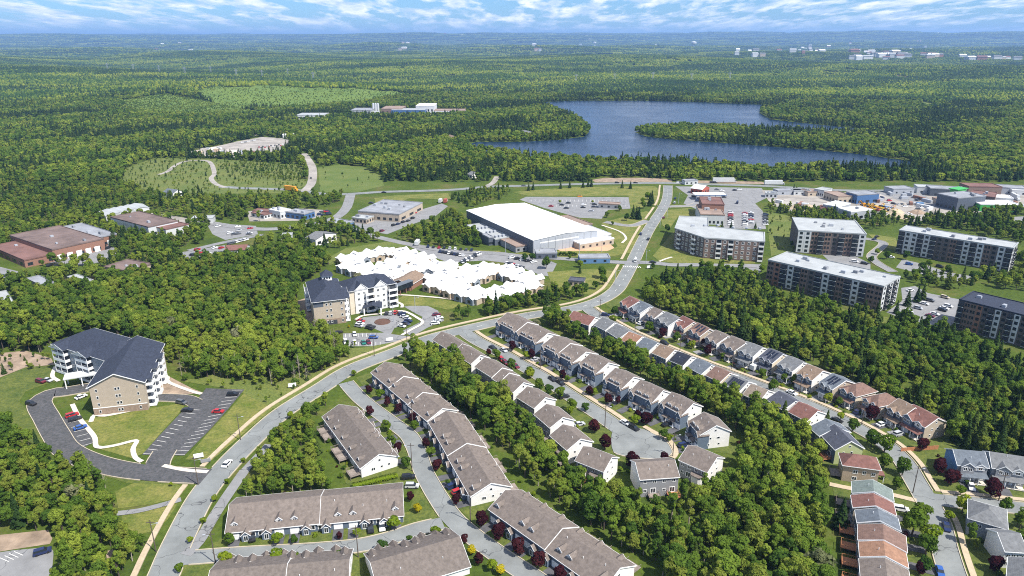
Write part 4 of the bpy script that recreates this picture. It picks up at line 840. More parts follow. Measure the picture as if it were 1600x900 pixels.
def block(label, fr, h, floors, wall, pat_x, pat_y, roof='flat_pale', panels=PN, name='apartment_building', n=6, group='flat-roofed apartment blocks on the hillside', patD=None):
    t = fr.thing(name, label, 'apartment building', group, m=5); D, L = fr.D, fr.L
    flat_roof(t, [(0, 0), (D, 0), (D, L), (0, L)], h, wall, roof); fh = (h - .8) / floors
    facade(t, (D, L), 'x0', .5, fh, floors, pat_x, panels); facade(t, (D, L), 'y0', .5, fh, floors, pat_y, panels)
    if patD: facade(t, (D, L), 'xD', .5, fh, floors, patD, panels)
    units_on(t, D, L, h, n, seed=int(L)); return t
q = lambda p: (1190 + p[0] / 3.902, 330 + p[1] / 3.902)
f = Frame(q((40, 298)), q((745, 460)), q((870, 405)), 15.0); t3 = block('long grey-roofed apartment block with brick end walls below the other apartments', f, 15, 5, 'brick_dark', 'VVbXbVbXbwVbXbYV', 'XbXbX', n=8)
f = Frame(q((225, 117)), q((640, 142)), q((600, 62)), 16.0); block('apartment block with white corner panels, behind the long brick block', f, 16, 5, 'brick_dark', 'XbVbwVbVXX', 'XwX', n=5)
f = Frame(q((840, 117)), q((1535, 228)), q((1572, 195)), 16.0); block('apartment block with white and dark bays beyond the curving drive', f, 16, 5, 'brick_dark', 'bXwVXbXbVwwbXbXXb', 'XbX', n=6)
# the dark-roofed block runs out of the frame on the right: its near corner is the left one
a0 = G(1499, 468.4, 15.5); e0 = G(1660, 508, 15.5); f = Frame(ridge=((1600, 480), (1500, 460)), z=15.5, D=18)
f.o = e0; u = a0 - e0; f.L = hypot(*u); f.u = u / f.L; f.v = np.array((f.u[1], -f.u[0])); f.rz = atan2(f.v[1], f.v[0]); f.D = 19.0
t = block('dark-roofed brick apartment block at the right edge above the wood', f, 15.5, 5, 'brick_dark', 'XbwXbwXbwXbwYVVb', 'wbw', roof='navy', n=4)
# bent block by the main road
pp = [G(*p, 14.0) for p in [(1054.4, 357), (1100.7, 372), (1195, 378), (1194.6, 363.3), (1106.4, 354), (1105.7, 340), (1061.7, 338)]]
o = pp[0]; t = thing('apartment_building', 'bent brick apartment block with pale roof beside the main road', 'apartment building', (o[0], o[1], 0), group='flat-roofed apartment blocks on the hillside'); EXC_POLY.append(np.array(pp))
loc = [tuple(p - o) for p in pp]; flat_roof(t, loc, 14.0, 'brick_dark', 'flat_pale')
def wall_facade(t, A, B, z0, fh, fl, pat, panels):
    A = np.array(A); B = np.array(B); d = B - A; n = len(pat); bw = hypot(*d) / n; rz = atan2(d[1], d[0])
    for i, c in enumerate(pat):
        p = A + d * (i + .5) / n; nrm = np.array((d[1], -d[0])) / hypot(*d); pk = panels.get(c.upper()) if c.isupper() else None
        if pk: put('cladding_panel', PANELS[pk], t, (p[0], p[1], z0), rz, (bw * .98, 1, fh * fl))
        for k in range(fl):
            if c in 'bB': put('balcony', BALC, t, (p[0] + nrm[0] * .03, p[1] + nrm[1] * .03, z0 + k * fh), rz, (bw * .86, 1.4, fh * .98))
            else: put('window', WIN2, t, (p[0] + nrm[0] * .061, p[1] + nrm[1] * .061, z0 + k * fh + .75), rz, (bw * .45, 1, fh - 1.35))
wall_facade(t, loc[0], loc[1], .5, 3.3, 4, 'wbwvwbwv', {'W': 'brick'}); wall_facade(t, loc[1], loc[2], .5, 3.3, 4, 'WWbWbWWWWb', {'W': 'brick'})
for k in range(6): put('rooftop_unit', RTU, t, (14 + 9 * k, 6 + k * .4 if k < 3 else 3 - k, 14.05), .3 * k, (1.2, 1.2, 1))

# ------------------------------------------------------------------ retirement residence with navy gable wing, at left
nl = G(138.2, 604.9, 12.6); nr = G(223.5, 596, 12.6); fr_ = G(245, 538, 12.6)
v = nr - nl; D1 = hypot(*v); v /= D1; u = np.array((-v[1], v[0])); L1 = float(np.dot(fr_ - nr, u))
f = Frame((80, 540), (138, 604), z=12.6, D=D1); f.o = nl; f.v = v; f.u = u; f.rz = atan2(v[1], v[0]); f.D = D1; f.L = L1
t = f.thing('residence_building', 'four-storey residence with navy roof and beige gable wall, loop drive at its door', 'apartment building', m=5); ze = 12.6
gable_body(t, D1, L1, ze, 4.6, 'beige_w', 'navy', oh=.8, og=.6)
MB().box(-.04, D1 + .04, -.06, 0, 0, 3.0).build('stone_base', M_['stone'], t); MB().box(-.06, D1 + .06, -.1, 0, 3.0, 3.25).build('band', M_['trim'], t)
for k in range(4):
    z = .9 + k * 3.05
    for a, w in ((D1 * .12, .8), (D1 * .5 - .55, .85), (D1 * .5 + .55, .85), (D1 * .87, .8)): attach(t, 'window', WIN1, (D1, L1), 'y0', a, z, w, 1.35, o=.061 if k == 0 else 0)
    for a in (.12, .38, .64): attach(t, 'balcony', BALC3, (D1, L1), 'xD', L1 * a, .3 + k * 3.05, 4.0, 3.0, d=2.6)
    for a in (.25, .51, .8): attach(t, 'window', WIN2, (D1, L1), 'xD', L1 * a, z, 1.6, 1.4)
    attach(t, 'window', WIN2, (D1, L1), 'x0', 4, z, 1.5, 1.4)
for a in (.12, .38, .64): xgable(t, 'balcony_gable', L1 * a, 4.6, -2.8, 3, ze - .3, ze + .1, 1.3, 'white', 'navy', sgn=-1, D=D1)
# wing to the left
A = np.array(G(150.6, 557.8, ze)); B = np.array(G(83, 537, ze)); d = B - A; L2 = hypot(*d) + 12; u2 = d / hypot(*d); st = A - u2 * 12 
rz2 = atan2(-u2[0], u2[1]) ; w2 = put('wing', None, t, (0, 0, 0)); inv = Matrix.Rotation(-f.rz, 4, 'Z')
p = inv @ Vector((st[0] - nl[0], st[1] - nl[1], 0)); w2.location = p; w2.rotation_euler = (0, 0, rz2 - f.rz)
hip_body(w2, 19.0, L2, ze + .03, 4.4, 'gray_w', 'navy', oh=.8)
for k in range(4):
    for a in (.42, .52, .80, .90): attach(w2, 'balcony', BALC3, (19, L2), 'x0', L2 * a, .3 + k * 3.05, 4.3, 3.0, d=2.4)
    for a in (.61, .71, .97): attach(w2, 'window', WIN2, (19, L2), 'x0', L2 * a, .9 + k * 3.05, 1.5, 1.4)
    for a in (.3, .7): attach(w2, 'window', WIN2, (19, L2), 'yL', 19 * a, .9 + k * 3.05, 1.5, 1.4)
for a in (.47, .85): xgable(w2, 'balcony_gable', L2 * a, 9.4, -2.6, 4, ze - .3, ze + .1, 1.8, 'white', 'navy')
pts_ = [w2.matrix_basis @ Vector(c) for c in ((-4, 0, 0), (22, 0, 0), (22, L2 + 3, 0), (-4, L2 + 3, 0))]; EXC_POLY.append(np.array([(nl + np.array((cos(f.rz) * c.x - sin(f.rz) * c.y, sin(f.rz) * c.x + cos(f.rz) * c.y))) for c in pts_]))
# door canopy over the drive
a1 = G(101, 589, 4.6); a2 = G(139, 583, 4.6); c = thing('entrance_canopy', 'pale blue flat entrance canopy on posts over the loop drive', 'canopy', (a1[0], a1[1], 0), atan2(*(a2 - a1)[::-1])); LL = hypot(*(a2 - a1))
MB().prism_y([(-.3, 4.4), (LL + 4, 4.4), (LL + 4, 5.0), (-.3, 4.7)], -3.0, 3.4).build('roof', M_['panel_w'], c)
for y in (-2.7, 2.9): MB().cyl(.3, y, 0, 4.4, .22, .22).build('post', M_['trim'], c); MB().cyl(LL * .7, y, 0, 4.4, .22, .22).build('post', M_['trim'], c)

# ------------------------------------------------------------------ residence with cupola in the middle
ze = 13.5; f = Frame((480, 441), (488.8, 472), (540.8, 473.3), ze); D1 = f.D; L1 = f.L
t = f.thing('residence_building', 'navy-roofed residence with cupola and white balconies beside the round forecourt', 'apartment building', m=5); hip_body(t, D1, L1, ze, 5.0, 'beige_w', 'navy', oh=.8)
MB().box(-.05, D1 + .05, -.07, 0, 0, 3.2).build('stone_base', M_['stone'], t); MB().box(D1 * .42, D1 * .72, -.1, -.07, .1, 2.4).build('garage_opening', M_['balc'], t)
MB().box(0.1, D1 * .32, -.05, 0, ze - 3.2, ze - .3).build('cladding_panel', M_['panel_dk'], t)
for k in range(4):
    for a in (.42, .55, .9): attach(t, 'window', WIN1, (D1, L1), 'y0', D1 * a, 1.0 + k * 3.2, 1.0, 1.4, o=.08)
    for a in (.1, .34, .58): attach(t, 'balcony', BALC3, (D1, L1), 'xD', L1 * a, .3 + k * 3.2, 4.6, 3.1, d=2.4)
    for a in (.22, .46): attach(t, 'window', WIN2, (D1, L1), 'xD', L1 * a, 1.0 + k * 3.2, 1.6, 1.4)
    for a in (.75, .9): attach(t, 'balcony', BALC3, (D1, L1), 'x0', L1 * a, .3 + k * 3.2, 4.0, 3.1, d=2.2)
for a in (.1, .34): xgable(t, 'balcony_gable', L1 * a, 5.2, -2.6, 4, ze - .3, ze + .2, 2.0, 'white', 'navy', sgn=-1, D=D1)
A = G(562.4, 452, ze); B = G(617, 442, ze); d = B - A; LB = hypot(*d) + 6; rzB = atan2(d[1], d[0]) - f.rz
ib = Matrix.Rotation(-f.rz, 4, 'Z') @ Vector((*(A - d / hypot(*d) * 6 - f.o), 0)); wb = put('wing', None, t, ib, rzB)
hip_body(wb, LB, 17, ze + .02, 4.6, 'cream', 'navy', oh=.8); EXC_POLY.append(np.array([A - d * .1, B + d * .05, B + d * .05 + np.array((3, 22)), A + np.array((3, 22))]))
for k in range(4):
    for a in (.42, .92): attach(wb, 'balcony', BALC3, (LB, 17), 'y0', LB * a, .3 + k * 3.2, 5.0, 3.1, d=2.4)
    for a in (.22, .3, .6, .72, .8): attach(wb, 'window', WIN2, (LB, 17), 'y0', LB * a, 1.0 + k * 3.2, 1.3, 1.4)
    for a in (.3, .7): attach(wb, 'window', WIN2, (LB, 17), 'xD', 17 * a, 1.0 + k * 3.2, 1.3, 1.4)
for xx in (.25, .67):
    g = put('front_gable', None, wb, (LB * xx, 0, 0), pi / 2); xgable(g, 'gable', 0, 7.5, -.6, 8, 0.2, ze, 3.2, 'white', 'navy', win=[(-1.6, z_, 1.4, 1.5) for z_ in (1, 4.2, 7.4, 10.6)] + [(1.6, z_, 1.4, 1.5) for z_ in (1, 4.2, 7.4, 10.6)])
cu = put('cupola', None, t, (D1 * .62, L1 * .72, ze + 3.6)); MB().box(-2.6, 2.6, -2.6, 2.6, 0, 2.6).build('wall', M_['trim'], cu)
MB().add([(-3.3, -3.3, 2.6), (3.3, -3.3, 2.6), (3.3, 3.3, 2.6), (-3.3, 3.3, 2.6), (0, 0, 5.6)], [(0, 1, 4), (1, 2, 4), (2, 3, 4), (3, 0, 4), (3, 2, 1, 0)]).build('roof', M_['navy'], cu)
for x in (-1.3, 0, 1.3): put('window', WIN1, cu, (x, -2.6, .7), 0, (1.0, 1, 1.4))
p = G(583, 490); c = thing('entrance_canopy', 'dark gabled entrance canopy before the navy-roofed residence by the forecourt', 'canopy', (p[0], p[1], 0), .15)
MB().prism_y([(-5, 4.2), (0, 5.6), (5, 4.2), (5, 4.4), (0, 5.85), (-5, 4.4)], -3, 6).build('roof', M_['navy'], c)
for x in (-4.4, 4.4):
    for y in (-2.6, 4.5): MB().box(x - .3, x + .3, y - .3, y + .3, 0, 4.2).build('post', M_['trim'], c)
p = G(597.5, 503); put('planter', MB().cyl(0, 0, 0, .35, 4.3, 4.0, 20).mesh('planter', M_['mulch']), None, (p[0], p[1], .02), label='round mulched planter in the middle of the forecourt', cat='planter')

# ------------------------------------------------------------------ care home with white roofs and rows of small gables
b = MB(); w = 5.2
b.add([(-w / 2, 0, 0), (w / 2, 0, 0), (w / 2, 0, 3.6), (0, 0, 5.0), (-w / 2, 0, 3.6), (-w / 2, 5, 0), (w / 2, 5, 0), (w / 2, 5, 3.6), (0, 5, 5.0), (-w / 2, 5, 3.6)], [(0, 1, 2, 3, 4), (1, 6, 7, 2), (5, 0, 4, 9)], 0)
b.add([(-w / 2 - .3, -.4, 3.45), (0, -.4, 5.2), (w / 2 + .3, -.4, 3.45), (-w / 2 - .3, 6, 3.45), (0, 6, 5.2), (w / 2 + .3, 6, 3.45)], [(0, 3, 4, 1), (1, 4, 5, 2)], 1)
b.box(-1.1, 1.1, -.06, 0, .9, 2.7, 2); GBAY = b.mesh('gable_bay', [M_['tan_w'], M_['flat_white'], M_['glass']]); b2 = MB(); b2.v, b2.f, b2.m = b.v, b.f, b.m; GBAY2 = b2.mesh('gable_bay_gray', [M_['gray_w'], M_['flat_white'], M_['glass']])
def care_home(label, wings):
    o = G(*wings[0][0]); t = thing('care_home', label, 'care home', (o[0], o[1], 0), group='white-roofed care home pavilions')
    for k, (a, b_, wd) in enumerate(wings):
        A = G(*a, 5); B = G(*b_, 5); d = B - A; L = hypot(*d); rz = atan2(d[1], d[0]); w_ = put('wing', None, t, (A[0] - o[0], A[1] - o[1], .03 * k), rz)
        MB().box(0, L, -wd / 2, wd / 2, 0, 3.7).build('wall', M_['beige_w'], w_)
        e = .5; MB().add([(-e, -wd / 2 - e, 3.7), (L + e, -wd / 2 - e, 3.7), (L + e, wd / 2 + e, 3.7), (-e, wd / 2 + e, 3.7), (wd * .3, 0, 5.7), (L - wd * .3, 0, 5.7)], [(0, 1, 5, 4), (1, 2, 5), (2, 3, 4, 5), (3, 0, 4), (3, 2, 1, 0)]).build('roof', M_['flat_white'], w_)
        n = max(2, int(L / 8.2))
        for i in range(n):
            x = L * (i + .5) / n; me = GBAY if (i // 2 + k) % 2 else GBAY2
            put('gable_bay', me, w_, (x, -wd / 2 - 1.6, 0)); put('gable_bay', me, w_, (x, wd / 2 + 1.6, 0), pi)
            for i in range(max(1, n // 2)): put('rooftop_unit', RTUD, w_, (L * (i + .7) / (n // 2 + .6), random.uniform(-2, 2), 5.2), .3, (.5, .5, .6))
        for i in range(2): put('gable_bay', GBAY, w_, (-1.4 if i else L + 1.4, 0, 0), -pi / 2 if i else pi / 2)
        nn = np.array((-d[1], d[0])) / L * (wd / 2 + 4); EXC_POLY.append(np.array([A - nn - d / L * 4, B - nn + d / L * 4, B + nn + d / L * 4, A + nn - d / L * 4]))
    return t
care_home('white-roofed care home pavilion nearest the woods, rows of small gables', [((532, 403), (612, 387), 15), ((612, 388), (668, 404), 15), ((540, 408), (612, 431), 15), ((612, 431), (668, 408), 15), ((585, 420), (640, 398), 13)])
care_home('white-roofed care home pavilion beside the parking lot, with inner courtyard', [((672, 434), (722, 420), 15), ((722, 419), (776, 413), 15), ((776, 414), (836, 436), 15), ((836, 438), (758, 459), 15), ((758, 459), (705, 445), 15), ((705, 444), (672, 436), 14), ((706, 442), (770, 418), 12)])
care_home('low white-roofed link building between the two care home pavilions', [((662, 412), (712, 413), 18)])
A = G(612, 449, 6); B = G(642, 438, 6); d = B - A; c = thing('covered_walkway', 'raised covered walkway with pale roof linking residence and care home', 'walkway', (A[0], A[1], 0), atan2(d[1], d[0])); LL = hypot(*d)
MB().box(0, LL, -1.6, 1.6, 3.0, 6.0).build('wall', M_['glass'], c); MB().prism_y([(-.2, 6), (LL + .2, 6), (LL + .2, 6.3), (-.2, 6.3)], -2, 2).build('roof', M_['bluegray'], c)
for x in np.linspace(1, LL - 1, 4): MB().box(x - .2, x + .2, -1.4, 1.4, 0, 3).build('post', M_['brick_red'], c)
f = Frame((640, 445), (665, 430), z=4, D=14); t = f.thing('brick_pavilion', 'brown brick pavilion with tan roof between residence and care home', 'building'); gable_body(t, f.D, f.L, 3.6, 2.6, 'brick_red', 'tan')
for a in (.3, .6): attach(t, 'window', WIN2, (f.D, f.L), 'y0', f.D * a, .8, 1.6, 1.6)

# ------------------------------------------------------------------ arena
f = Frame((728.9, 329), (833, 376), (936, 361), 9.5); t = f.thing('arena', 'large arena with brilliant white roof and dark blue-grey walls', 'arena', m=5); D, L = f.D, f.L
gable_body(t, D, L, 9.5, 1.8, 'steel_g', 'flat_white', oh=.3, og=.3, fascia=False, t=.3)
for k in range(1, 14):
    y = L * k / 14
    MB().prism_y([(0, 9.8), (D / 2, 11.6), (D, 9.8), (D, 9.83), (D / 2, 11.63), (0, 9.83)], y - .06, y + .06).build('roof_seam', M_['panel_w'], t)
put('cladding_panel', PANELS['panel_dk'], t, (0, L / 2, 0), -pi / 2, (L, 1, 9.4))
MB().box(D * .1, D * .7, -.08, 0, 6.6, 7.5).build('window_band', M_['flat_white'], t)
for k in range(9): MB().box(D * k / 9 + .2, D * k / 9 + .45, -.12, 0, 0, 9.3).build('pilaster', M_['panel_g'], t)
MB().box(D * .1, D * .1 + 2.6, -.1, 0, 0, 3.2).build('door', M_['balc'], t)
for (x0, x1, y0, y1, h, wk, rk) in ((-13, -.1, L * .30, L * .75, 4.6, 'panel_dk', 'flat_pale'), (-9, -.1, L * .08, L * .29, 4.2, 'panel_g', 'flat_tan'), (-17, -13.1, L * .32, L * .42, 6.0, 'panel_dk', 'flat_gray'),
                                    (D * .62, D + 9, -8, -.1, 4.2, 'beige_w', 'flat_white'), (D + .1, D + 14, 2, L * .3, 4.6, 'panel_g', 'flat_white'), (D + .1, D + 18, L * .3 + .1, L * .62, 5.2, 'panel_dk', 'flat_tan'), (D + .1, D + 12, L * .62 + .1, L * .85, 4.4, 'panel_g', 'flat_gray')):
    a_ = put('annex', None, t, (0, 0, 0)); flat_roof(a_, [(x0, y0), (x1, y0), (x1, y1), (x0, y1)], h, wk, rk)
    n = max(2, int((x1 - x0) / 5))
    for k in range(n): put('window', WIND, a_, (x0 + (x1 - x0) * (k + .5) / n, y0, 1.0), 0, (1.8, 1, 1.6))
for k in range(9): put('rooftop_unit', RTU, t, (-10 + (k % 3) * 3, L * (.34 + .13 * (k // 3)), 4.65), .2, (1.0, 1.3, 1.3))
p = G(*(700 + 700 / 5.714, 300 + 505 / 5.714)); 

# ------------------------------------------------------------------ shops, works and yards
def shed(name, label, cat, FL, NL, NR, h, wall, roof, D=None, kind='flat', rise=2.0, nwin=5, units=3, doors=0, L=None, group=None, ysides='y0'):
    f = Frame(FL, NL, NR, h, D=D, L=L); t = f.thing(name, label, cat, group, m=3); D, L = f.D, f.L
    if kind == 'flat': flat_roof(t, [(0, 0), (D, 0), (D, L), (0, L)], h, wall, roof); units_on(t, D, L, h, units, seed=int(L * 10))
    else: gable_body(t, D, L, h, rise, wall, roof, fascia=False)
    for k in range(nwin):
        attach(t, 'window', WIND, (D, L), 'x0', L * (k + .5) / nwin, min(1.0, h * .3), L / nwin * .5, min(2.0, h * .45))
        if k < 3: attach(t, 'window', WIND, (D, L), 'y0', D * (k + .5) / 3, min(1.0, h * .3), D / 6, min(2.0, h * .45))
    for k in range(doors): attach(t, 'loading_door', GARAGE, (D, L), 'y0', D * (k + .7) / (doors + .6), .05, 3.6, min(3.8, h * .7), o=.08)
    return t
C0 = lambda x, y: (x / 4, 225 + y / 4); C1 = lambda x, y: (400 + x / 4, 225 + y / 4); C2_ = lambda x, y: (800 + x / 4, 225 + y / 4); C3 = lambda x, y: (1200 + x / 4, 225 + y / 4)
shed('store', 'grey flat-roofed store with tan front below the highway', 'store', (559.5, 330), (623.7, 335), (666, 317), 6.5, 'beige_w', 'flat_gray', units=9, nwin=7)
shed('factory', 'large brown-roofed factory with white loading doors at the left edge', 'factory', C0(60, 572), C0(325, 662), C0(640, 590), 8, 'brick_red', 'flat_brown', units=3, doors=5)
shed('factory_wing', 'low red-roofed factory wing cut by the left edge', 'factory', C0(-60, 640), C0(150, 728), C0(316, 674), 5, 'brick_red', 'flat_red', units=1)
shed('factory_wing', 'grey-roofed rear wing of the brown factory by the trees', 'factory', C0(370, 522), C0(585, 592), C0(740, 565), 7, 'brick_red', 'flat_gray', units=4, doors=2)
shed('warehouse', 'warehouse with brown roof and white end wall among the trees', 'warehouse', C0(690, 458), C0(925, 520), C0(1150, 490), 7.5, 'panel_w', 'flat_brown', units=2)
shed('warehouse', 'lean-to with rusty red roof against the brown-roofed warehouse', 'warehouse', C0(940, 512), C0(1035, 535), C0(1160, 498), 6, 'panel_w', 'flat_red', units=0)
for k in range(5): shed('storage_shed', f'white metal storage shed in the yard behind the warehouse, {ORD[k]} from its left end', 'shed', C0(620 + k * 44, 423 - k * 9), C0(660 + k * 44, 452 - k * 10), None, 4.5, 'panel_w', 'flat_pale', D=12, kind='gable', rise=1.5, nwin=1, group='white storage sheds in a line')
shed('workshop', 'dark-roofed workshop half hidden by trees below the brown factory', 'workshop', C0(650, 768), C0(800, 797), C0(995, 757), 5, 'beige_w', 'flat_brown', units=3)
shed('shed', 'small grey-roofed shed among the trees at the lower left of the factory', 'shed', C0(165, 842), C0(255, 885), C0(330, 862), 4, 'panel_w', 'flat_gray', units=0)
shed('shed', 'long pale shed roof showing through trees beside the grey shed', 'shed', C0(420, 832), C0(520, 868), C0(580, 850), 4, 'panel_w', 'flat_pale', units=0)
shed('shed', 'white shed in the wood at the left edge', 'shed', C0(-20, 930), C0(30, 1010), C0(85, 985), 4, 'panel_w', 'flat_pale', units=0)
shed('shop', 'long shop with rusty red gable roof beside the car park', 'shop', (352, 391), (384, 390), (426, 377), 4, 'panel_w', 'red', kind='gable', rise=2, D=11)
shed('house', 'grey-roofed white house among trees below the side road', 'house', C1(310, 585), C1(372, 598), C1(440, 548), 5, 'white', 'gray', kind='gable', rise=2.4, nwin=3)
shed('shop', 'blue-walled shop by the side road', 'shop', C1(185, 425), C1(300, 440), C1(330, 415), 5, 'blue', 'flat_gray', nwin=4)
shed('shop', 'white shop with blue lower wall beside the blue-walled shop', 'shop', C1(80, 410), C1(150, 425), C1(172, 400), 6, 'panel_w', 'flat_white', nwin=3)
shed('shop', 'low red-roofed shed left of the white shop', 'shop', C1(-30, 430), C1(50, 445), C1(75, 425), 3.5, 'panel_w', 'flat_red', nwin=3)
shed('shop', 'blue-grey flat-roofed shop at the bend of the side road', 'shop', C1(460, 490), C1(545, 505), C1(575, 478), 4, 'blue_w', 'flat_gray', nwin=4)
shed('shop', 'tan kiosk between the shop and the grey store', 'shop', C1(600, 460), C1(690, 470), C1(722, 450), 4, 'beige_w', 'flat_pale', nwin=4)
shed('house', 'white house with grey roof alone in the woods below the track', 'house', C0(1020, 300), C0(1080, 308), C0(1115, 292), 4, 'white', 'bluegray', kind='gable', rise=2.4, nwin=3)
shed('house', 'white house under trees beside the green field', 'house', C1(1320, 188), C1(1350, 194), C1(1385, 182), 4, 'white', 'gray', kind='gable', rise=2.2, nwin=2)
shed('house', 'white cottage on the wooded point by the lake', 'house', (811, 206), (822, 209), (827, 205), 4, 'white', 'gray', kind='gable', rise=2.2, nwin=3)
shed('house', 'tan house by the water left of the wooded point', 'house', (697, 213), (705, 216), (711, 213), 4, 'beige_w', 'tan', kind='gable', rise=2.2, nwin=2)
# filling station and inn
shed('kiosk', 'red and white filling station kiosk with arched roof', 'kiosk', C2_(1118, 275), C2_(1190, 285), C2_(1180, 262), 5, 'redp', 'flat_white', kind='gable', rise=2.5, nwin=3)
A = G(*C2_(1145, 318), 5); B = G(*C2_(1342, 318), 5); c = thing('pump_canopy', 'long blue and white canopy over the fuel pumps', 'canopy', (A[0], A[1], 0), 0); LL = hypot(*(B - A))
MB().box(0, LL, 0, 11, 4.7, 5.0).build('roof', M_['flat_white'], c); MB().box(-.1, LL + .1, -.12, -.01, 4.4, 5.2).build('fascia', M_['blue'], c)
for k in range(5): MB().box(LL * (k + .5) / 5 - .3, LL * (k + .5) / 5 + .3, 5, 5.6, 0, 4.7).build('post', M_['trim'], c)
shed('inn', 'brick inn with brown flat roof and white front by the filling station', 'inn', C2_(1178, 440), C2_(1330, 445), C2_(1325, 385), 8, 'panel_w', 'flat_tan', units=5, nwin=6)
shed('inn_tower', 'taller rear part of the brick inn with rust-brown roof', 'inn', C2_(1188, 375), C2_(1328, 380), C2_(1322, 336), 12, 'brick_red', 'flat_red', units=2, nwin=6)
# works at the right
shed('works_hall', 'white-roofed works hall beside the machinery yard', 'works hall', C3(345, 378), C3(440, 395), C3(505, 370), 7, 'steel_g', 'flat_white', units=0)
shed('works_hall', 'second white-roofed works hall nearer the equipment row', 'works hall', C3(440, 402), C3(520, 425), C3(620, 402), 7, 'steel_g', 'flat_white', units=1)
shed('depot', 'blue-walled depot with grey roof beside the highway', 'depot', C3(490, 300), C3(560, 320), C3(700, 312), 8, 'blue', 'flat_gray', units=0, nwin=6)
shed('depot', 'tan-roofed shed left of the blue depot', 'depot', C3(350, 300), C3(440, 330), C3(520, 322), 6, 'beige_w', 'flat_tan', units=0)
shed('depot', 'long pale blue roofed shed beside the highway trees', 'depot', C3(290, 282), C3(350, 292), C3(455, 288), 6, 'panel_w', 'flat_pale', units=0)
shed('garage', 'small red-roofed garage beside the works halls', 'garage', C3(312, 390), C3(335, 405), C3(360, 395), 4, 'redp', 'red', kind='gable', rise=1.4, nwin=1)
shed('supply_building', 'dark-walled supply building with bright green corner', 'supply building', C3(1060, 310), C3(1190, 340), C3(1250, 300), 11, 'panel_dk', 'flat_gray', units=3)
p = G(*C3(1170, 372)); c = thing('green_wall', 'bright green corner tower of the supply yard', 'tower', (p[0], p[1], 0), .5); MB().prism_z([(0, 0), (13, 0), (15, 8), (2, 8)], 0, 12).build('wall', M_['green'], c); MB().box(-.4, 15.5, -.4, 8.4, 12, 12.6).build('roof', M_['green'], c)
shed('supply_building', 'supply shed with dull red roof behind the green corner', 'supply building', C3(1260, 318), C3(1420, 335), C3(1500, 312), 8, 'brick', 'flat_red', units=2)
shed('supply_building', 'low white-roofed supply shed with green front', 'supply building', C3(1265, 350), C3(1330, 378), C3(1550, 372), 6, 'green', 'flat_white', units=0)
shed('warehouse', 'small pale office beside the filling station service road', 'office', C3(-15, 308), C3(60, 312), C3(65, 300), 4, 'panel_w', 'flat_pale', nwin=3)
# plant beyond the woods
for k, (x0, x1, y, h, dp, wk, rk, lab) in enumerate(((463, 506, 187, 8, 40, 'panel_w', 'flat_pale', 'long white warehouse at the end of the gravel road'), (548, 580, 180, 9, 50, 'steel_g', 'flat_gray', 'grey hall at the left of the distant plant'),
        (580, 592, 181, 7, 20, 'panel_w', 'flat_pale', 'small white annex of the distant plant'), (596, 628, 180, 12, 60, 'brick', 'flat_tan', 'brown hall with tan roof in the distant plant'), (612, 664, 181, 11, 30, 'blue', 'flat_pale', 'bright blue hall in the distant plant'),
        (650, 678, 178, 15, 60, 'panel_w', 'flat_white', 'tall white hall of the distant plant'), (678, 726, 178, 6, 40, 'panel_w', 'flat_tan', 'low white hall at the right of the distant plant'))):
    A = G(x0, y); B = G(x1, y); t = thing('plant_hall', lab, 'hall', (A[0], A[1], 0), 0, 'halls of the distant plant'); w_ = B[0] - A[0]
    flat_roof(t, [(0, 0), (w_, 0), (w_, dp), (0, dp)], h, wk, rk)
    for i in range(5): put('window', WIND, t, (w_ * (i + .5) / 5, 0, h * .3), 0, (w_ / 12, 1, h * .3))
    EXC_POLY.append(np.array([(A[0] - 4, A[1] - 10), (B[0] + 4, A[1] - 10), (B[0] + 4, A[1] + dp + 4), (A[0] - 4, A[1] + dp + 4)]))
for k in range(3):
    p = G(584 + k * 3.6, 177); t = thing('silo', f'white silo of the distant plant, {ORD[k]} from the left', 'silo', (p[0], p[1], 0), group='plant silos'); MB().cyl(0, 0, 0, 18, 2.4, 2.4, 14).build('barrel', M_['panel_w'], t); MB().cyl(0, 0, 18, 20, 2.5, .6, 14).build('cap', M_['steel_g'], t)
# water towers and far town
for k, (x, y, h, s_) in enumerate(((929, 66, 60, 1.0), (1024, 70, 30, .8), (1083, 71, 38, 1.3))):
    p = G(x, y + 9); z = float(hills(*p)); t = thing('water_tower', f'white water tower on the wooded horizon, {ORD[k]} from the left', 'water tower', (p[0], p[1], z), group='water towers on the horizon')
    MB().cyl(0, 0, 0, h, 9 * s_, 7 * s_, 12).build('column', M_['panel_w'], t); b = MB(); R = 24 * s_
    b.cyl(0, 0, h, h + R * .4, 7 * s_, R, 16).cyl(0, 0, h + R * .4, h + R * .9, R, R, 16).cyl(0, 0, h + R * .9, h + R * 1.2, R, R * .3, 16); b.build('tank', M_['panel_w'], t)
TOWN = []
rr = random.Random(5)
def town(x0, x1, y0, y1, n, smin, smax, hmax=14):
    for k in range(n): TOWN.append((rr.uniform(x0, x1), rr.uniform(y0, y1), rr.uniform(smin, smax), rr.uniform(6, hmax)))
town(1150, 1290, 88, 94, 14, 20, 50); town(1325, 1410, 90, 97, 22, 30, 85); town(1440, 1480, 91, 97, 7, 25, 60); town(1500, 1590, 94, 99, 9, 25, 60); town(1220, 1340, 76, 86, 14, 25, 60); town(545, 575, 66, 70, 8, 30, 70)
town(630, 690, 67, 70, 10, 30, 80); town(690, 730, 68, 72, 8, 30, 70); town(620, 640, 78, 83, 6, 25, 60); town(490, 522, 63, 65, 4, 60, 120); town(880, 925, 64, 80, 10, 25, 60); town(820, 870, 78, 86, 7, 20, 50); town(240, 330, 72, 86, 7, 20, 50); town(90, 110, 70, 74, 3, 25, 50); town(1420, 1560, 70, 84, 9, 20, 50)
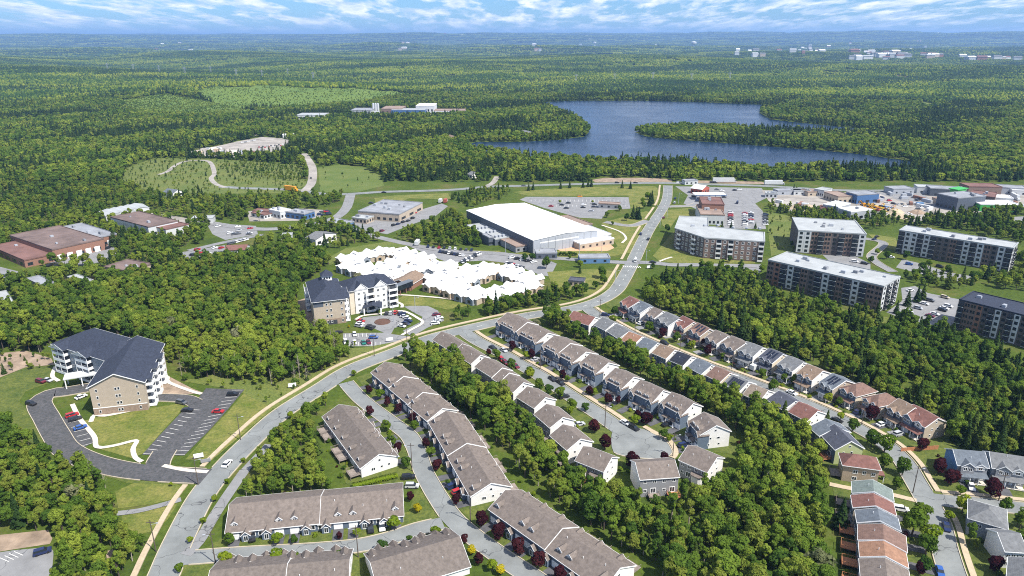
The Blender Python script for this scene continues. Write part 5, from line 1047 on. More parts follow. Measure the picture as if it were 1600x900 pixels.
cols_ = ['panel_w', 'panel_w', 'panel_w', 'beige_w', 'steel_g', 'brick_red']
unit_w = {c: MB().box(-.5, .5, -.5, .5, 0, 1).mesh('town_wall_' + c, M_[c]) for c in set(cols_)}
unit_r = {c: MB().add([(-.55, -.55, 1), (.55, -.55, 1), (.55, .55, 1), (-.55, .55, 1), (-.5, 0, 1.35), (.5, 0, 1.35)], [(0, 1, 5, 4), (1, 2, 5), (2, 3, 4, 5), (3, 0, 4)]).mesh('town_roof_' + c, M_[c]) for c in ('flat_white', 'flat_pale', 'flat_red', 'gray')}
TOWN_XY = []
for tk, (x, y, s_, h) in enumerate(sorted(TOWN)):
    p = G(x, y); z = float(hills(*p)); t = thing('town_building', f'pale building of the distant town, {ORD[tk]} from the left', 'building', (p[0], p[1], z), rr.uniform(-.3, .3), 'buildings of the distant town')
    c = rr.choice(cols_); hh = h + 10; sc = (s_, s_ * .6, hh); put('wall', unit_w[c], t, scale=sc); put('roof', unit_r[rr.choice(list(unit_r))], t, (0, 0, .02), scale=sc); TOWN_XY.append((p[0], p[1], s_))

for k, (x, y, w_, dp, h, wk, rk) in enumerate([(1240, 305, 16, 10, 4, 'panel_w', 'flat_pale'), (1262, 307, 20, 12, 4, 'beige_w', 'flat_tan'), (1395, 304, 22, 14, 5, 'steel_g', 'flat_gray'), (1432, 302, 24, 14, 6, 'panel_w', 'flat_pale'), (1452, 306, 30, 16, 7, 'panel_dk', 'flat_gray'), (1512, 303, 30, 18, 7, 'brick', 'flat_red'), (1548, 302, 30, 16, 6, 'steel_g', 'flat_gray'), (1580, 305, 20, 14, 5, 'panel_w', 'flat_white'), (1530, 316, 26, 14, 5, 'panel_w', 'flat_white'), (1468, 320, 18, 12, 4, 'beige_w', 'flat_tan'), (1215, 305, 30, 10, 4, 'steel_g', 'flat_gray'), (1070, 289, 14, 8, 4, 'panel_w', 'flat_gray'), (935, 325, 18, 8, 4, 'panel_g', 'flat_tan'), (838, 405, 14, 10, 4, 'panel_dk', 'flat_gray'), (906, 412, 20, 9, 3.6, 'blue_w', 'flat_gray'), (888, 447, 9, 7, 3.4, 'beige_w', 'navy2'), (300, 350, 16, 10, 4, 'panel_w', 'flat_pale'), (437, 376, 9, 7, 3.5, 'panel_w', 'flat_pale'), (395, 337, 18, 9, 4, 'panel_w', 'flat_red'), (442, 216, 16, 9, 5, 'panel_w', 'flat_white')]):
    p = G(x, y); t = thing('outbuilding', f'small flat-roofed outbuilding in the shops and works area, {ORD[k]} in the set', 'outbuilding', (p[0], p[1], 0), random.uniform(-.35, .25), 'small outbuildings of shops and works'); flat_roof(t, [(0, 0), (w_, 0), (w_, dp), (0, dp)], h, wk, rk); EXC_POLY.append(np.array([p + (-3, -4), p + (w_ + 3, -4), p + (w_ + 3, dp + 3), p + (-3, dp + 3)]))
    for q in range(3): put('window', WIND, t, (w_ * (q + .5) / 3, 0, 1.0), 0, (1.8, 1, 1.5))
    t['label'] = f'small {dict(flat_pale="pale", flat_tan="tan", flat_gray="grey", flat_red="dull red", flat_white="white", navy2="slate")[rk]} roofed outbuilding among shops and works, {ORD[k]} of twenty'
cm = {c_: MB().box(-3, 3, -1.2, 1.2, 0, 2.6).box(2.95, 3.05, -1.1, 1.1, .15, 2.45).mesh('container_' + c_, M_[c_]) for c_ in ('blue_w', 'brick_red', 'panel_w', 'steel_g')}
for i in range(6): 
    pass
rq = random.Random(21); CL = [(rq.uniform(1372, 1452), rq.uniform(303, 338)) for _ in range(14)] + [(rq.uniform(1470, 1600), rq.uniform(316, 326)) for _ in range(12)] + [(rq.uniform(1215, 1300), rq.uniform(316, 330)) for _ in range(7)] + [(rq.uniform(300, 440), rq.uniform(232, 243)) for _ in range(12)] + [(rq.uniform(600, 720), rq.uniform(177, 182)) for _ in range(10)]
for k, (x, y) in enumerate(sorted(CL)):
    p = G(x, y); c_ = rq.choice(list(cm)); put('shipping_container', cm[c_], None, (p[0], p[1], .15), rq.uniform(0, 3), (rq.uniform(.8, 2), 1, 1), label=f'{dict(blue_w="blue", brick_red="rust red", panel_w="white", steel_g="grey")[c_]} shipping container in the yards, {ORD[k]} from the left', cat='container', group='containers in the yards')
for k, (x, y) in enumerate(sorted([(rq.uniform(295, 400), rq.uniform(233, 243)) for _ in range(12)] + [(rq.uniform(1380, 1440), rq.uniform(330, 341)) for _ in range(6)] + [(rq.uniform(1240, 1270), rq.uniform(322, 330)) for _ in range(4)])):
    p = G(x, y); b = MB(); n_ = 12; r_ = rq.uniform(4, 9); h_ = r_ * rq.uniform(.35, .6)
    v_ = [(r_ * rq.uniform(.8, 1.2) * cos(6.283 * i / n_), r_ * rq.uniform(.8, 1.2) * sin(6.283 * i / n_), 0) for i in range(n_)] + [(r_ * .45 * rq.uniform(.7, 1.2) * cos(6.283 * i / n_), r_ * .45 * rq.uniform(.7, 1.2) * sin(6.283 * i / n_), h_ * rq.uniform(.6, .9)) for i in range(n_)] + [(0, 0, h_)]
    b.add(v_, [(i, (i + 1) % n_, n_ + (i + 1) % n_, n_ + i) for i in range(n_)] + [(n_ + i, n_ + (i + 1) % n_, 2 * n_) for i in range(n_)]); b.build('gravel_pile', M_[rq.choice(['concrete_w', 'gravel', 'dirt', 'concrete'])], None, loc=(p[0], p[1], .1), label=f'heap of gravel in the yards, {ORD[k]} from the left', cat='heap', group='gravel heaps in the yards')
# board fence beside the last tan-walled house
A = G(1408, 706); B = G(1468, 702); dd = B - A; fo = thing('fence', 'reddish board fence beside the last house before the street corner', 'fence', (A[0], A[1], 0), atan2(dd[1], dd[0])); n_ = int(hypot(*dd) / .5); pk = MB().box(-.22, .22, -.03, .03, 0, 1.7).mesh('board', M_['wood_r'])
for i in range(n_): put('board', pk, fo, (i * .5, random.uniform(-.015, .015), 0))
for i in range(0, n_, 5): MB().box(i * .5 - .06, i * .5 + .06, .05, .17, 0, 1.8).build('post', M_['wood'], fo)
# ------------------------------------------------------------------ vehicles
PAINT = dict(white=(.75, .75, .74), silver=(.42, .43, .44), black=(.018, .018, .02), grey=(.10, .105, .11), red=(.38, .02, .025), blue=(.03, .09, .30), navy=(.015, .025, .08), maroon=(.14, .015, .03), green=(.02, .16, .12), orange=(.6, .25, .02), beige=(.5, .42, .3), yellow=(.65, .42, .02))
for k, c in PAINT.items(): M_['car_' + k] = mat('car_paint_' + k, c, 0.28, 0.03, spec=0.6)
WHEEL = MB(); WHEEL.v = []; 
for i in range(12): a_ = 2 * pi * i / 12; WHEEL.v += [(.33 * cos(a_), -.11, .33 * sin(a_)), (.33 * cos(a_), .11, .33 * sin(a_))]
WHEEL.f = [(2 * i, 2 * i + 1, (2 * i + 3) % 24, (2 * i + 2) % 24) for i in range(12)] + [tuple(range(0, 24, 2)), tuple(range(23, 0, -2))]; WHEEL.m = [0] * 14; WHEEL = WHEEL.mesh('wheel', M_['rubber'])
def car_meshes(kind, col):
    if kind == 'suv': body = [(-2.25, .3), (2.25, .3), (2.32, .55), (2.3, .85), (1.35, 1.02), (-2.15, 1.05), (-2.3, .8)]; cab = [(-2.1, 1.03), (1.3, 1.0), (.55, 1.62), (-1.95, 1.62)]
    elif kind == 'van': body = [(-2.7, .3), (2.6, .3), (2.65, .8), (2.2, 1.2), (-2.7, 1.25)]; cab = [(-2.65, 1.23), (2.2, 1.18), (1.6, 2.2), (-2.6, 2.2)]
    else: body = [(-2.25, .28), (2.25, .28), (2.3, .5), (2.22, .72), (1.05, .88), (-1.5, .92), (-2.22, .86), (-2.3, .55)]; cab = [(-1.75, .9), (1.1, .86), (.35, 1.4), (-1.15, 1.42)]
    w = .92
    def ex(sec, wa, wb):
        b = MB(); n = len(sec); zs = [z for _, z in sec]; z0, z1 = min(zs), max(zs)
        ww = [wa + (wb - wa) * (z - z0) / (z1 - z0) for z in zs]
        b.add([(x, -q, z) for (x, z), q in zip(sec, ww)] + [(x, q, z) for (x, z), q in zip(sec, ww)], [tuple(range(n)), tuple(range(2 * n - 1, n - 1, -1))] + [(i, i + n, (i + 1) % n + n, (i + 1) % n) for i in range(n)]); return b
    bm = ex(body, w, w * .96).mesh('car_body_' + kind + col, M_['car_' + col]); gm_ = ex(cab, w * .93, w * .74).mesh('car_glass_' + kind, M_['glass'])
    t0, t1 = cab[3], cab[2]; rm = MB().box(t0[0] - .02, t1[0] + .05, -w * .75, w * .75, t1[1] - .02, t1[1] + .05).mesh('car_roof_' + kind + col, M_['car_' + col]); return bm, gm_, rm
CARM = {}
def car(label, x, y, col, dx_, dy_, kind='car', group=None, wheels=True, z=.0):
    p = G(x, y); q = G(x + dx_, y + dy_); t = thing('parked_car' if kind != 'van' else 'parked_van', label, 'van' if kind == 'van' else 'car', (p[0], p[1], z), atan2(*(q - p)[::-1]), group)
    if (kind, col) not in CARM: CARM[kind, col] = car_meshes(kind, col)
    bm, gm_, rm = CARM[kind, col]; bo = put('body', bm, t); put('window_glass', gm_, t); put('roof', rm, t)
    if wheels:
        for wx in (-1.4, 1.4):
            for wy in (-.84, .84): put('wheel', WHEEL, t, (wx, wy, .33))
    return t
def cars(where, group, lst, wheels=True, z=.2):
    for k, e in enumerate(sorted(lst, key=lambda e: (e[0], e[1]))):
        x, y, col, dx_, dy_ = e[:5]; kind = e[5] if len(e) > 5 else random.choice(['car', 'suv'])
        car(f'{col} {"van" if kind == "van" else "car"} {where}, {ORD[k]} from the left', x, y, col, dx_, dy_, kind, group, wheels, z)
cars('on the main road below the navy-roofed residence', 'cars driving on the main road', [(355, 727, 'white', 10, -11, 'car')])
cars('in the lot of the left residence', 'cars round the left residence', [(49, 633, 'black', 9, 2), (64, 598, 'maroon', 9, 2), (75, 596, 'silver', 9, 2), (127, 622, 'white', 10, -4, 'car'), (113, 651, 'red', 10, -3), (118, 657, 'black', 10, -3), (126, 670, 'blue', 10, -3), (293, 643, 'black', 10, 0), (364, 618, 'black', 10, 0), (341, 645, 'red', 10, 0), (284, 631, 'grey', 10, 2)])
cars('in the corner lot by the wood', 'cars in the corner lot', [(67, 865, 'navy', 10, -3, 'suv')])
cars('in the forecourt of the residence with cupola', 'cars round the forecourt', [(564, 503, 'red', 10, 2), (563, 507, 'white', 10, 2), (561, 511, 'silver', 10, 2), (576, 512, 'black', 6, -5), (582, 514, 'black', 6, -5), (604, 491, 'black', 2, -6), (611, 491, 'silver', 3, -6), (618, 490, 'red', 4, -6), (628, 492, 'navy', 8, -2), (632, 496, 'silver', 9, 0), (636, 499, 'white', 9, 2), (638, 503, 'navy', 9, 2), (634, 507, 'navy', 9, 2), (628, 511, 'white', 9, 2), (682, 493, 'maroon', 9, -1), (686, 498, 'white', 9, -1), (683, 503, 'silver', 9, -1), (680, 507, 'white', 9, -1),
    (554, 524, 'white', 2, 6), (540, 536, 'white', 2, 6), (554, 537, 'white', 2, 6), (568, 537, 'green', 3, 6), (576, 536, 'maroon', 3, 6), (584, 529, 'blue', 9, 0, 'suv'), (529, 521, 'black', 8, -2)])
cars('beside the lane fork', 'cars in the lane bays', [(638, 748, 'black', 10, -1), (644, 762, 'silver', 10, 0, 'suv')])
cars('in a driveway of the long townhouse row', 'cars before the long townhouse row', [(394, 842, 'black', 1, 8), (579, 828, 'black', 1, 8), (597, 825, 'white', 1, 8, 'suv')])
cars('in a driveway of the middle townhouse row', 'cars before the middle townhouse row', [(708, 762, 'navy', 10, -4), (716, 771, 'red', 10, -4)])
cars('along the cul-de-sac street', 'cars along the cul-de-sac street', [(770, 545, 'black', 8, 4), (787, 549, 'silver', 8, 5, 'car'), (784, 564, 'red', 6, 6), (790, 569, 'maroon', 6, 6), (806, 574, 'maroon', 6, 5), (826, 586, 'black', 6, 5), (863, 594, 'black', 7, 5), (876, 600, 'black', 7, 5), (977, 663, 'white', 9, 5, 'car'), (990, 671, 'black', 9, 5), (1042, 665, 'black', 9, -3), (1068, 698, 'navy', 9, -2), (905, 665, 'silver', 9, -2), (881, 622, 'black', 9, -2), (836, 563, 'silver', 8, -3), (848, 570, 'black', 8, -4)])
cars('along the long street', 'cars along the long street', [(946, 494, 'navy', 8, 1), (1002, 507, 'white', 8, -3), (1038, 538, 'black', 7, 3), (1150, 575, 'black', 8, 4), (1237, 616, 'white', 9, 4, 'car'), (1205, 594, 'grey', 8, -3), (1310, 629, 'black', 9, -3), (1340, 646, 'navy', 10, -5), (1377, 665, 'white', 9, -3, 'car'), (1403, 680, 'silver', 9, -3), (1307, 659, 'black', 8, 3), (1517, 763, 'white', 4, 12), (1407, 798, 'white', 12, 2, 'suv'), (1478, 826, 'navy', 4, 12), (1468, 896, 'blue', 4, 12), (1270, 645, 'black', 8, 4), (1558, 758, 'grey', 8, 6)])
cars('in the apartment lot beside the long brick block', 'cars in the apartment lot', [(1422, 455, 'white', 8, -1), (1453, 471, 'grey', 8, 2), (1444, 476, 'white', 8, 2), (1434, 483, 'silver', 8, 2), (1419, 489, 'white', 8, 2), (1481, 480, 'white', 8, 2), (1472, 486, 'black', 8, 2), (1475, 483, 'white', 8, 2), (1460, 492, 'white', 8, 2), (1453, 495, 'maroon', 8, 2), (1476, 466, 'beige', 8, 2), (1370, 371, 'black', 8, -3), (1366, 375, 'navy', 8, -3), (1335, 410, 'white', 8, 1), (1350, 413, 'black', 8, 1), (1392, 403, 'white', 8, 1), (1420, 414, 'blue', 8, 1), (1468, 418, 'black', 8, 2), (1482, 425, 'black', 8, 2)])
L_ = []; cc = ['white', 'silver', 'black', 'navy', 'grey', 'red', 'white', 'black']
rr = random.Random(3)
for i in range(9): L_.append((669 + i * 8.5, 386.5 + i * .7, rr.choice(cc), 2, -5))
for i in range(9): L_.append((688 + i * 4.5, 394 + i * .8, rr.choice(cc), 3, -5))
cars('in the upper row of the care home lot', 'cars in the care home lot', L_, wheels=False); L_ = []
for i in range(9): L_.append((722 + i * 3.4, 411 - i * 1.7, rr.choice(cc), 4, 3))
for i in range(8): L_.append((792 + i * 3.6, 412 + i * 1.1, rr.choice(cc), 3, -5))
for i in range(5): L_.append((800 + i * 8.5, 404 + i * 1.6, rr.choice(['red', 'white', 'black', 'white']), 8, -1))
cars('in the lower row of the care home lot', 'cars in the care home lot', L_, wheels=False); L_ = []
for (x, y, c) in ((861, 323, 'red'), (878, 321, 'black'), (888, 318, 'black'), (885, 326, 'black'), (912, 321, 'white'), (911, 325, 'black'), (929, 320, 'black'), (928, 324, 'black'), (938, 324, 'black'), (955, 322, 'blue'), (924, 331, 'silver'), (906, 308, 'orange')): L_.append((x, y, c, 6, 0))
cars('in the arena lot', 'cars in the arena lot', L_, wheels=False); L_ = []
for i in range(8):
    L_.append((1141.5, 333 + i * 2.7, rr.choice(cc), 7, 0)); L_.append((1164, 334 + i * 2.7, rr.choice(cc), 7, 0)); L_.append((1173.5, 333.5 + i * 2.7, rr.choice(cc), 7, 0)); L_.append((1196, 336 + i * 2.6, rr.choice(cc), 7, 0))
cars('in the inn lot', 'cars in the inn lot', L_[:30], wheels=False)
cars('on the upper main road', 'cars driving on the main road', [(1054, 318, 'silver', 3, -5), (1055, 311, 'navy', 2, -6), (1037, 341, 'maroon', 3, -6), (1013, 375, 'black', 3, -6), (1001, 367, 'navy', 3, -6), (1020, 411, 'black', 8, 1), (993, 409, 'white', 2, -6, 'van')])
cars('at the filling station', 'cars at the filling station', [(1120, 297, 'grey', 6, 0), (1128, 299, 'white', 6, 0), (1148, 298, 'black', 6, 0), (1155, 297, 'white', 6, 0), (1152, 318, 'navy', 3, -5, 'van'), (1090, 315, 'navy', 6, 0), (1084, 308, 'black', 6, 0), (1131, 309, 'black', 6, 0), (1112, 286, 'black', 6, 0), (1117, 286, 'black', 6, 0)], wheels=False)
L_ = []
for i in range(9): L_.append((rr.uniform(340, 392), rr.uniform(353, 367), rr.choice(cc), 7, -1))
for i in range(11): L_.append((rr.uniform(300, 348), rr.uniform(388, 406), rr.choice(cc), 7, -2))
for i in range(5): L_.append((360 + i * 6, 382 - i * 1.5, rr.choice(cc), 7, -2))
cars('in the lots by the red-roofed shop', 'cars by the red-roofed shop', L_, wheels=False)
cars('by the factory', 'cars by the factory', [(152, 385, 'white', 7, -2), (161, 386, 'black', 7, -2), (168, 389, 'black', 7, -2), (78, 416, 'black', 5, -2), (90, 416, 'black', 5, -2), (5, 433, 'navy', 7, -2), (172, 361, 'black', 6, -2), (178, 361, 'silver', 6, -2)], wheels=False)
L_ = [(636, 338, 'red', 6, -2), (648, 334, 'red', 6, -2), (615, 353, 'black', 6, -2), (622, 351, 'navy', 6, -2), (630, 348, 'black', 6, -2), (638, 346, 'black', 6, -2), (645, 342, 'black', 6, -2), (597, 362, 'maroon', 6, -2), (580, 318, 'black', 6, 0), (598, 342, 'white', 6, 0)]
for i in range(9): L_.append((rr.uniform(498, 515), rr.uniform(331, 338), rr.choice(cc), 6, -1))
cars('round the grey store', 'cars round the grey store', L_, wheels=False)
L_ = []
for i in range(16): L_.append((405 + i * 3.1, 230.5 - i * .35 + (i % 2) * 1.6, rr.choice(cc), 2, -3))
for i in range(10): L_.append((378 + i * 2.4, 223.5 - i * .4, rr.choice(['white', 'silver', 'grey', 'white']), 2, -3))
cars('in the distant storage yard', 'cars in the distant storage yard', L_[:26], wheels=False)
L_ = []
for i in range(26): L_.append((rr.uniform(1355, 1450), rr.uniform(309, 337), rr.choice(cc), 6, rr.uniform(-2, 2)))
cars('in the machinery yard', 'cars in the machinery yard', L_, wheels=False)
cars('on the highway', 'cars driving on the highway', [(600, 301.5, 'black', 8, 0), (964, 286.5, 'black', 8, 0), (993, 286.5, 'black', 8, 0), (818, 291, 'grey', 8, 0), (1060, 286, 'white', 8, 0), (1395, 298, 'white', 8, 0), (486, 279, 'black', 0, -5)], wheels=False)
def boxtruck(label, name, x, y, col, dx_, dy_, L=7.0, h=2.9, cabm='panel_w'):
    p = G(x, y); q = G(x + dx_, y + dy_); t = thing(name, label, name.replace('_', ' '), (p[0], p[1], .1), atan2(*(q - p)[::-1]))
    MB().box(-L / 2, L / 2, -1.2, 1.2, .7, .7 + h).build('box', M_[col], t); MB().prism_y([(L / 2 + .1, .5), (L / 2 + 2.1, .5), (L / 2 + 2.1, 1.5), (L / 2 + 1.6, 2.6), (L / 2 + .1, 2.6)], -1.1, 1.1).build('cab', M_[cabm], t)
    MB().box(L / 2 + .5, L / 2 + 1.75, -1.13, 1.13, 1.6, 2.3).build('windscreen', M_['glass'], t)
    for wx in (-L / 2 + 1.2, L / 2 + 1.0):
        for wy in (-1.05, 1.05): put('wheel', WHEEL, t, (wx, wy, .5), 0, (1.5, 1.5, 1.5))
boxtruck('white camper parked on the lawn of the long street', 'camper', 1180, 578, 'panel_w', 8, -3, 5.5, 2.2)
boxtruck('white bus at the top of the care home lot', 'bus', 652, 383, 'panel_w', 5, -6, 7); boxtruck('long white trailer beside the arena wall', 'truck', 822, 389, 'panel_w', 9, 5, 14)
boxtruck('orange truck on the highway at left', 'truck', 454, 298, 'orange_p', 8, 1, 14, 4, 'orange_p'); boxtruck('white trailer truck beyond the filling station', 'truck', 1130, 285, 'panel_w', 8, 0, 22, 4); boxtruck('white trailer truck right of the filling station', 'truck', 1208, 289, 'panel_w', 8, 0, 18, 4)
boxtruck('white tanker truck behind the grey store', 'truck', 688, 317, 'panel_w', 4, -3, 5); boxtruck('red tanker truck behind the grey store', 'truck', 696, 317, 'redp', 4, -3, 5)
boxtruck('white truck by the supply sheds', 'truck', 1585, 311, 'panel_w', 6, 3, 14, 4)
for k in range(16):
    x = 1348 + (k % 8) * 6.2 + rr.uniform(-1, 1); y = 321 + (k % 8) * 1.3 + (k // 8) * 4.5; p = G(x, y)
    t = thing('digger', f'orange construction machine in the equipment row, {ORD[k % 8]} in the {"back" if k < 8 else "front"} line', 'digger', (p[0], p[1], .05), rr.uniform(0, 6), 'machines in the equipment row'); c = rr.choice(['orange_p', 'orange_p', 'redp', 'car_yellow'])
    for s_ in (-1, 1): MB().box(-2, 2, s_ * 1.2 - .35, s_ * 1.2 + .35, 0, .9).build('track', M_['rubber'], t)
    MB().prism_z([(-2.2, -1.3), (1.2, -1.3), (1.2, 1.3), (-2.2, 1.3)], .95, 2.1).build('body', M_[c], t); MB().box(.0, 1.4, -1.2, .1, 2.1, 3.4).build('cab', M_['glass'], t); MB().tube((1.2, .6, 1.8), (4.2, .6, 4.8), .25, .2).tube((4.2, .6, 4.8), (5.6, .6, 1.4), .2, .15).build('boom', M_[c], t)

# ------------------------------------------------------------------ poles, signs, hedge
def pole(x, y, h, label, lamp=True, mkey='pole', arm=1):
    p = G(x, y); t = thing('utility_pole' if mkey == 'pole' else 'street_lamp', label, 'pole' if mkey == 'pole' else 'street lamp', (p[0], p[1], 0), group='poles along the roads')
    EXC_POLY.append(np.array([p + (-2, -2), p + (2, -2), p + (2, 2), p + (-2, 2)]))
    MB().cyl(0, 0, 0, h, .17, .11, 8).build('shaft', M_[mkey], t)
    if mkey == 'pole': MB().box(-1.2, 1.2, -.07, .07, h - .9, h - .75).build('cross_arm', M_['pole'], t)
    if lamp: MB().tube((0, 0, h - 1.6), (arm * 1.9, 0, h - 1.0), .05, .04).build('lamp_arm', M_['steel_g'], t); MB().box(arm * 1.9 - .35, arm * 1.9 + .35, -.16, .16, h - 1.08, h - .94).build('lamp_head', M_['steel_g'], t)
for k, (x, y) in enumerate([(244, 862), (310, 758), (376, 688), (585, 557), (636, 536)]): pole(x, y, 11, f'tall pole on the left verge of the main road, {ORD[k]} from the bottom')
for k, (x, y) in enumerate([(337, 881), (560, 871), (735, 816), (644, 736), (645, 668)]): pole(x, y, 11, f'pole with lamp along the townhouse lanes, {ORD[k]} in order up the lane', arm=-1)
for k, (x, y) in enumerate([(844, 578), (945, 668), (1051, 714)]): pole(x, y, 10, f'pole with lamp on the cul-de-sac street, {ORD[k]} from the main road')
for k, (x, y) in enumerate([(937, 496), (992, 521), (1062, 551), (1143, 578), (1249, 617), (1346, 664), (1426, 771), (1560, 783)]): pole(x, y, 10.5, f'pole on the long street, {ORD[k]} from the main road', lamp=k % 2 == 0)
for k, (x, y) in enumerate([(1009, 412), (1031, 356), (1042, 341), (1060, 318), (905, 398), (884, 398), (940, 394), (961, 445), (865, 350), (790, 395), (615, 503), (649, 489)]): pole(x, y, 10, f'grey street lamp on the roads and lots in mid distance, {ORD[k]} in the set', mkey='steel_g')
for k, (x, y, dx_) in enumerate([(457, 606, 8), (311, 717, 8), (322, 724, 7), (609, 534, 5), (1014, 420, 6)]):
    p = G(x, y); t = thing('sign_board', ['white sign board on the verge by the wood', 'long white entrance sign on the lawn by the main road', 'small grey sign beside the entrance sign', 'white sign at the forecourt entrance', 'low sign at the crossroads'][k], 'sign', (p[0], p[1], 0), .35)
    MB().box(-1.6, 1.6, -.1, .1, .6, 2.2 if k != 2 else 1.8).build('board', M_['trim' if k != 2 else 'panel_g'], t); MB().box(-1.4, -1.25, .11, .2, 0, 2).box(1.25, 1.4, .11, .2, 0, 2).build('posts', M_['metal_dk'], t)
for k in range(14):
    f_ = k / 13; x = 170 + 520 * f_ if k < 9 else 900 + 60 * (k - 9); y = [118, 116, 119, 121, 118, 122, 123, 120, 126, 130, 128, 127, 129, 126][k]; p = G(x, y); z = float(hills(*p))
    t = thing('pylon', f'pale power pylon standing in the far forest, {ORD[k]} from the left', 'pylon', (p[0], p[1], z), group='far power pylons'); b = MB()
    for sx in (-1, 1):
        for sy in (-1, 1): b.tube((sx * 3, sy * 3, 0), (sx * .5, sy * .5, 30), .35, .25, 4)
    b.build('tower', M_['steel_g'], t); MB().box(-7, 7, -.3, .3, 24, 24.7).box(-5, 5, -.3, .3, 28, 28.6).build('cross_arm', M_['steel_g'], t)

# ------------------------------------------------------------------ trees
def quads(P, Nn, S, rng, fold=0.0):
    n = len(P); r = rng.normal(size=(n, 3)); t1 = np.cross(Nn, r); t1 /= np.linalg.norm(t1, axis=1)[:, None] + 1e-9; t2 = np.cross(Nn, t1); t2 /= np.linalg.norm(t2, axis=1)[:, None] + 1e-9
    s = S[:, None]; a = t1 * s * .5; b = t2 * s * rng.uniform(.3, .55, (n, 1))
    V = np.stack([P - a - b, P + a - b * .6, P + a * .9 + b, P - a * .8 + b * .8], 1).reshape(-1, 3)
    return V, np.arange(4 * n).reshape(-1, 4)
def leafy(seed, H_, R, n, size, nl=11, zc=.60, vr=.40, lr=(.34, .52)):
    rng = np.random.default_rng(seed); c = []
    for i in range(nl):
        while True:
            q = rng.uniform(-1, 1, 3)
            if .25 < q @ q < 1: break
        c.append((q[0] * R * .62, q[1] * R * .62, H_ * zc + q[2] * H_ * vr * .62, R * rng.uniform(*lr)))
    c.append((0, 0, H_ * (zc + .1), R * (lr[1] + .06))); c = np.array(c); V = []; per = n * 2 // len(c)
    P, Nn = [], []
    for cx, cy_, cz, r in c:
        d = rng.normal(size=(per, 3)); d /= np.linalg.norm(d, axis=1)[:, None]; d[:, 2] = np.where(rng.random(per) < .35, np.abs(d[:, 2]), d[:, 2])
        rr_ = r * rng.uniform(.72, 1.08, (per, 1)); p = np.array((cx, cy_, cz)) + d * rr_ * np.array((1, 1, .85))
        ok = np.ones(per, bool)
        for o in c:
            if o[0] == cx and o[1] == cy_: continue
            ok &= np.linalg.norm(p - o[:3], axis=1) > o[3] * .78
        P.append(p[ok]); nn = d[ok] + rng.normal(size=(ok.sum(), 3)) * .45 + np.array((0, 0, .25)); Nn.append(nn / np.linalg.norm(nn, axis=1)[:, None])
    P = np.concatenate(P); Nn = np.concatenate(Nn); k = rng.permutation(len(P))[:n]; P, Nn = P[k], Nn[k]
    return quads(P, Nn, size * rng.uniform(.6, 1.35, len(P)), rng)
def conifer(seed, H_, R, n, size):
    rng = np.random.default_rng(seed); t = rng.random(n) ** .75; z = H_ * (.08 + .92 * (1 - (1 - t)) ) ; z = H_ * (.1 + .9 * rng.random(n) ** 1.25); f_ = 1 - (z - .1 * H_) / (.9 * H_)
    lay = .75 + .25 * np.abs(np.sin(z * 2.6 + rng.uniform(0, 6))); ph = rng.uniform(0, 2 * pi, n); r = R * f_ * lay * np.sqrt(rng.uniform(.25, 1, n)) + .08; lob = 1 + .18 * np.sin(ph * 5 + z * 3)
    P = np.stack([r * lob * np.cos(ph), r * lob * np.sin(ph), z - r * .22], 1); d = np.stack([np.cos(ph) * .55, np.sin(ph) * .55, np.full(n, .8)], 1) + rng.normal(size=(n, 3)) * .3; d /= np.linalg.norm(d, axis=1)[:, None]
    return quads(P, d, size * (.5 + .8 * f_) * rng.uniform(.7, 1.3, n), rng)
def np_mesh(name, V, Fq, m):
    me = bpy.data.meshes.new(name); nf = len(Fq); k = Fq.shape[1]
    me.vertices.add(len(V)); me.vertices.foreach_set('co', V.astype(np.float32).ravel()); me.loops.add(nf * k); me.loops.foreach_set('vertex_index', Fq.astype(np.int32).ravel())
    me.polygons.add(nf); me.polygons.foreach_set('loop_start', np.arange(0, nf * k, k, dtype=np.int32)); me.polygons.foreach_set('loop_total', np.full(nf, k, np.int32))
    for q in (m if isinstance(m, list) else [m]): me.materials.append(q)
    me.update(calc_edges=True); return me
def trunk_mb(seed, H_, R, pale=False, top=.62):
    rng = random.Random(seed); b = MB(); lx, ly = rng.uniform(-.3, .3), rng.uniform(-.3, .3); r0 = .10 + .012 * H_
    b.tube((0, 0, -.1), (lx * .5, ly * .5, H_ * .35), r0, r0 * .75); b.tube((lx * .5, ly * .5, H_ * .35), (lx, ly, H_ * top), r0 * .75, r0 * .35)
    for i in range(5):
        a = i * 1.26 + rng.uniform(-.4, .4); z0 = H_ * rng.uniform(.28, .5); b.tube((lx * .5, ly * .5, z0), (R * .6 * cos(a), R * .6 * sin(a), z0 + H_ * rng.uniform(.15, .28)), r0 * .4, r0 * .12, 5)
    return b
def join_np(name, V, Fq, tb, mats):
    me = bpy.data.meshes.new(name); n0 = len(V); vs = np.concatenate([V, np.array(tb.v)]) if tb else V; fs = Fq.tolist() + ([tuple(i + n0 for i in f) for f in tb.f] if tb else [])
    me.from_pydata(vs.tolist(), [], fs)
    for m in mats: me.materials.append(m)
    mi = np.zeros(len(fs), np.int32); mi[len(Fq):] = 1; me.polygons.foreach_set('material_index', mi); me.update(); return me
HD, RD = 9.0, 2.75
NEAR = []          # (trunk mesh, crown mesh, joined mesh)
